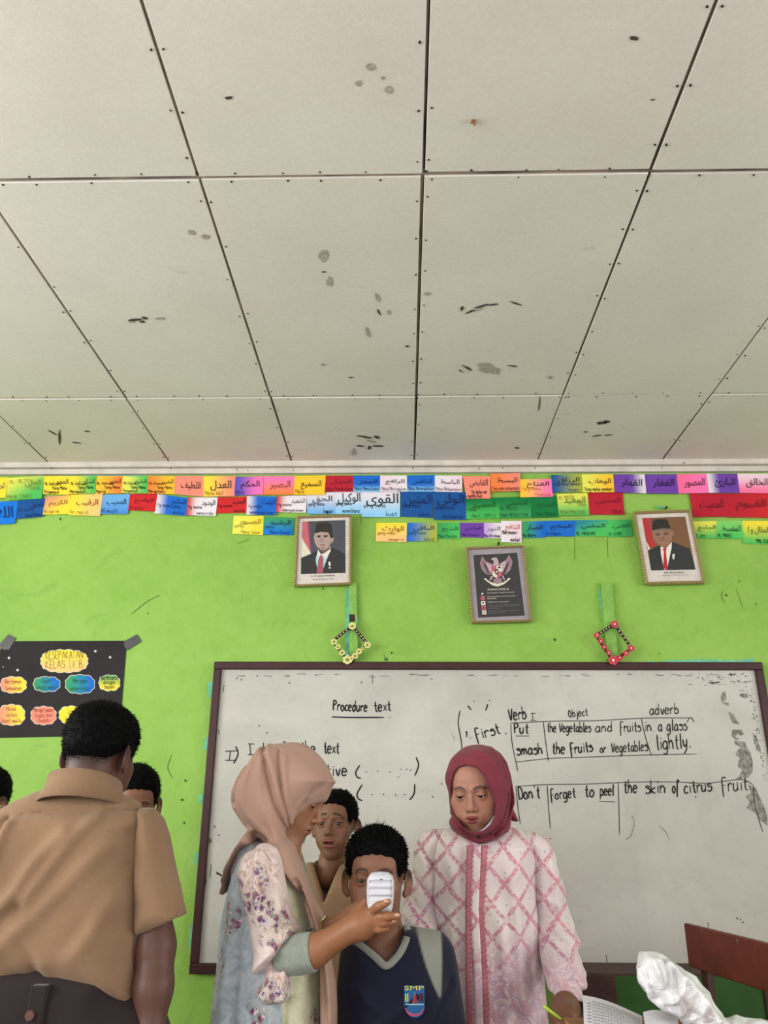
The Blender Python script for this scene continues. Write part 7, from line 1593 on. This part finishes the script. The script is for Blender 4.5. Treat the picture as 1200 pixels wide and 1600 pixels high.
# desk in front, a cardboard box on it, papers and a plastic bag on the box
M_DESK = mat('desk_top_wood', (120, 84, 58), .5, .1, 8); M_CARD_B = mat('brown_cardboard', (150, 104, 74), .85, .08, 14)
ztop = W(1075, 1592, 1.80)[2]; bx0 = W(904, 1600, 1.66)[0]; bx1 = bx0+.62; by0, by1 = 1.40, 1.80
dk = empty('desk', (bx0+.3, 1.6, 0), 'wooden desk under the cardboard box at the lower right', 'desk')
mb = MB(); mb.box(bx0-.12, bx1+.15, by0-.05, by1+.06, .72, .75); mb.build('desk_top', M_DESK, dk, bevel=.004)
for x in (bx0-.08, bx1+.07):
    for y in (by0-.02, by1-.01): mb = MB(); mb.box(x, x+.04, y, y+.04, 0, .72); mb.build('leg', M_DESK, dk, bevel=.003)
bxo = empty('cardboard_box', ((bx0+bx1)/2, 1.6, .75), 'brown cardboard box on the desk under the papers and the plastic bag', 'box')
mb = MB(); mb.box(bx0, bx1, by0, by1, .751, ztop-.003); mb.build('carton', M_CARD_B, bxo, bevel=.003)
for a, b in ((by0, (by0+by1)/2-.002), ((by0+by1)/2+.002, by1)): mb = MB(); mb.box(bx0, bx1, a, b, ztop-.003, ztop); mb.build('flap', M_CARD_B, bxo)
M_PAPER = mat('white_paper', (216, 214, 222), .8, .02, 10); M_PRINT = mat('grey_print', (120, 120, 128), .8)
def sheet(name, quad, lab, printed):
    """quad: far-left, far-right, near-right, near-left as (px, py, Y)"""
    P = [W(*q) for q in quad[:2]]+[Wz(q[0], q[1], ztop+.005) for q in quad[2:]]; V = []; n1, n2 = 10, 8
    bend = lambda u, v: .006*math.sin(u*3.0+.6)*(1-v)
    S = lambda u, v, o=0.0: (P[0]*(1-u)+P[1]*u)*(1-v)+(P[3]*(1-u)+P[2]*u)*v+np.array([0, -o*.5, bend(u, v)+o])
    for j in range(n2+1):
        for i in range(n1+1): V.append(S(i/n1, j/n2))
    N = len(V); V += [v-np.array([0, 0, .0006]) for v in V]; F_ = []
    for j in range(n2):
        for i in range(n1): s = j*(n1+1)+i; F_ += [(s, s+n1+1, s+n1+2, s+1), (N+s, N+s+1, N+s+n1+2, N+s+n1+1)]
    o = mesh_obj(name, V, F_, M_PAPER, None, True); tag(o, lab, 'paper', 'papers on the cardboard box')
    if printed:
        mb = MB()
        def ln(u0, v0, u1, v1, w):
            k = 8; A_ = []; B_ = []
            for i in range(k+1):
                t = i/k; u, v = u0+(u1-u0)*t, v0+(v1-v0)*t; A_.append(S(u, v, .0012)); B_.append(S(u+(w if v0 != v1 else 0), v+(w if v0 == v1 else 0), .0012))
            mb.add(A_+B_, [(i, k+1+i, k+2+i, i+1) for i in range(k)])
        for r in range(14): ln(.16, .10+r*.055, .95, .10+r*.055, .006)
        for c in range(16): ln(.16+c*.052, .10, .16+c*.052, .82, .0035)
        for r in range(12): ln(.07, .14+r*.055, .13, .14+r*.055, .012)
        mb.build('printed_table', M_PRINT, o)
    return o
sheet('paper_sheet', [(911, 1558, 1.78), (1003, 1585, 1.78), (1010, 1660, 1.56), (914, 1650, 1.56)], 'white sheet with a printed table lying on the cardboard box', True)
sheet('paper_sheet', [(1005, 1584.5, 1.76), (1058, 1582, 1.76), (1066, 1660, 1.55), (1016, 1662, 1.55)], 'blank white sheet beside the printed table on the cardboard box', False)
# crumpled white plastic bag
def bag_mat():
    m = NT('thin_white_plastic'); v = m.coord(); n = m.noise(v, 16, 5, .6, 1.0); w = m.n('ShaderNodeTexVoronoi', feature='DISTANCE_TO_EDGE'); w.inputs['Scale'].default_value = 18; m.l(v, w.inputs['Vector'])
    m.col(m.ramp(n, [(.3, lin((196, 198, 200))), (.7, lin((226, 226, 228)))])); m.rough(.28); m.b.inputs['Specular IOR Level'].default_value = .6
    m.b.inputs['Subsurface Weight'].default_value = .0
    m.bump(m.math('ADD', m.math('MULTIPLY', w.outputs['Distance'], 1.5), n), .55, .02); return m.m
Yb_ = 1.70
o1_ = Outline([(1012.5, 1484.5), (1003, 1489), (997, 1498), (993.6, 1513), (998, 1534), (1011, 1556.5), (1030, 1573), (1052, 1586), (1070, 1598), (1082, 1612), (1150, 1612), (1137, 1598), (1126, 1580), (1113, 1562), (1095, 1537), (1084, 1525), (1074, 1516), (1062, 1510), (1052, 1504), (1044, 1499.5), (1035, 1491), (1026, 1487)], Yb_)
o2_ = Outline([(1120, 1600), (1136, 1592), (1152, 1589), (1172, 1589), (1190, 1594), (1215, 1600), (1240, 1625), (1100, 1625)], Yb_)
FBg = [([(1012, 1495), (1022, 1530), (1035, 1555)], Yb_, .006, .006), ([(1030, 1500), (1030, 1530), (1022, 1555)], Yb_, -.006, .006), ([(1045, 1515), (1048, 1540), (1060, 1565), (1090, 1590)], Yb_, -.006, .007), ([(1005, 1510), (1015, 1545), (1040, 1570)], Yb_, -.005, .004), ([(1060, 1518), (1085, 1550), (1110, 1585)], Yb_, .006, .007), ([(1038, 1498), (1055, 1520), (1050, 1545), (1030, 1560)], Yb_, .006, .005)]
def bag(P):
    d = smin(inflate(P, o1_, Yb_, .055, .035), inflate(P, o2_, Yb_, .05, .03), .01); q = P*np.array([1, 1, 1], f32)
    cr = np.abs(np.sin(q@np.array([38, 21, 30], f32)+2*np.sin(q@np.array([-17, 33, 25], f32))))*.0045+np.abs(np.sin(q@np.array([-29, 26, 41], f32)+1.5*np.sin(q@np.array([31, 12, -20], f32))))*.0035
    return smax(d-folds(P, FBg)+cr-.004, -(P[:, 2]-ztop-.0015), .003)
lo = np.minimum(o1_.P.min(0), o2_.P.min(0)); hi = np.maximum(o1_.P.max(0), o2_.P.max(0))
bo = build_surf('plastic_bag', bag, (lo[0]-.02, Yb_-.08, ztop-.01), (hi[0]+.02, Yb_+.08, hi[1]+.02), .0035, bag_mat(), None); tag(bo, 'crumpled white plastic bag standing on the cardboard box', 'plastic bag')
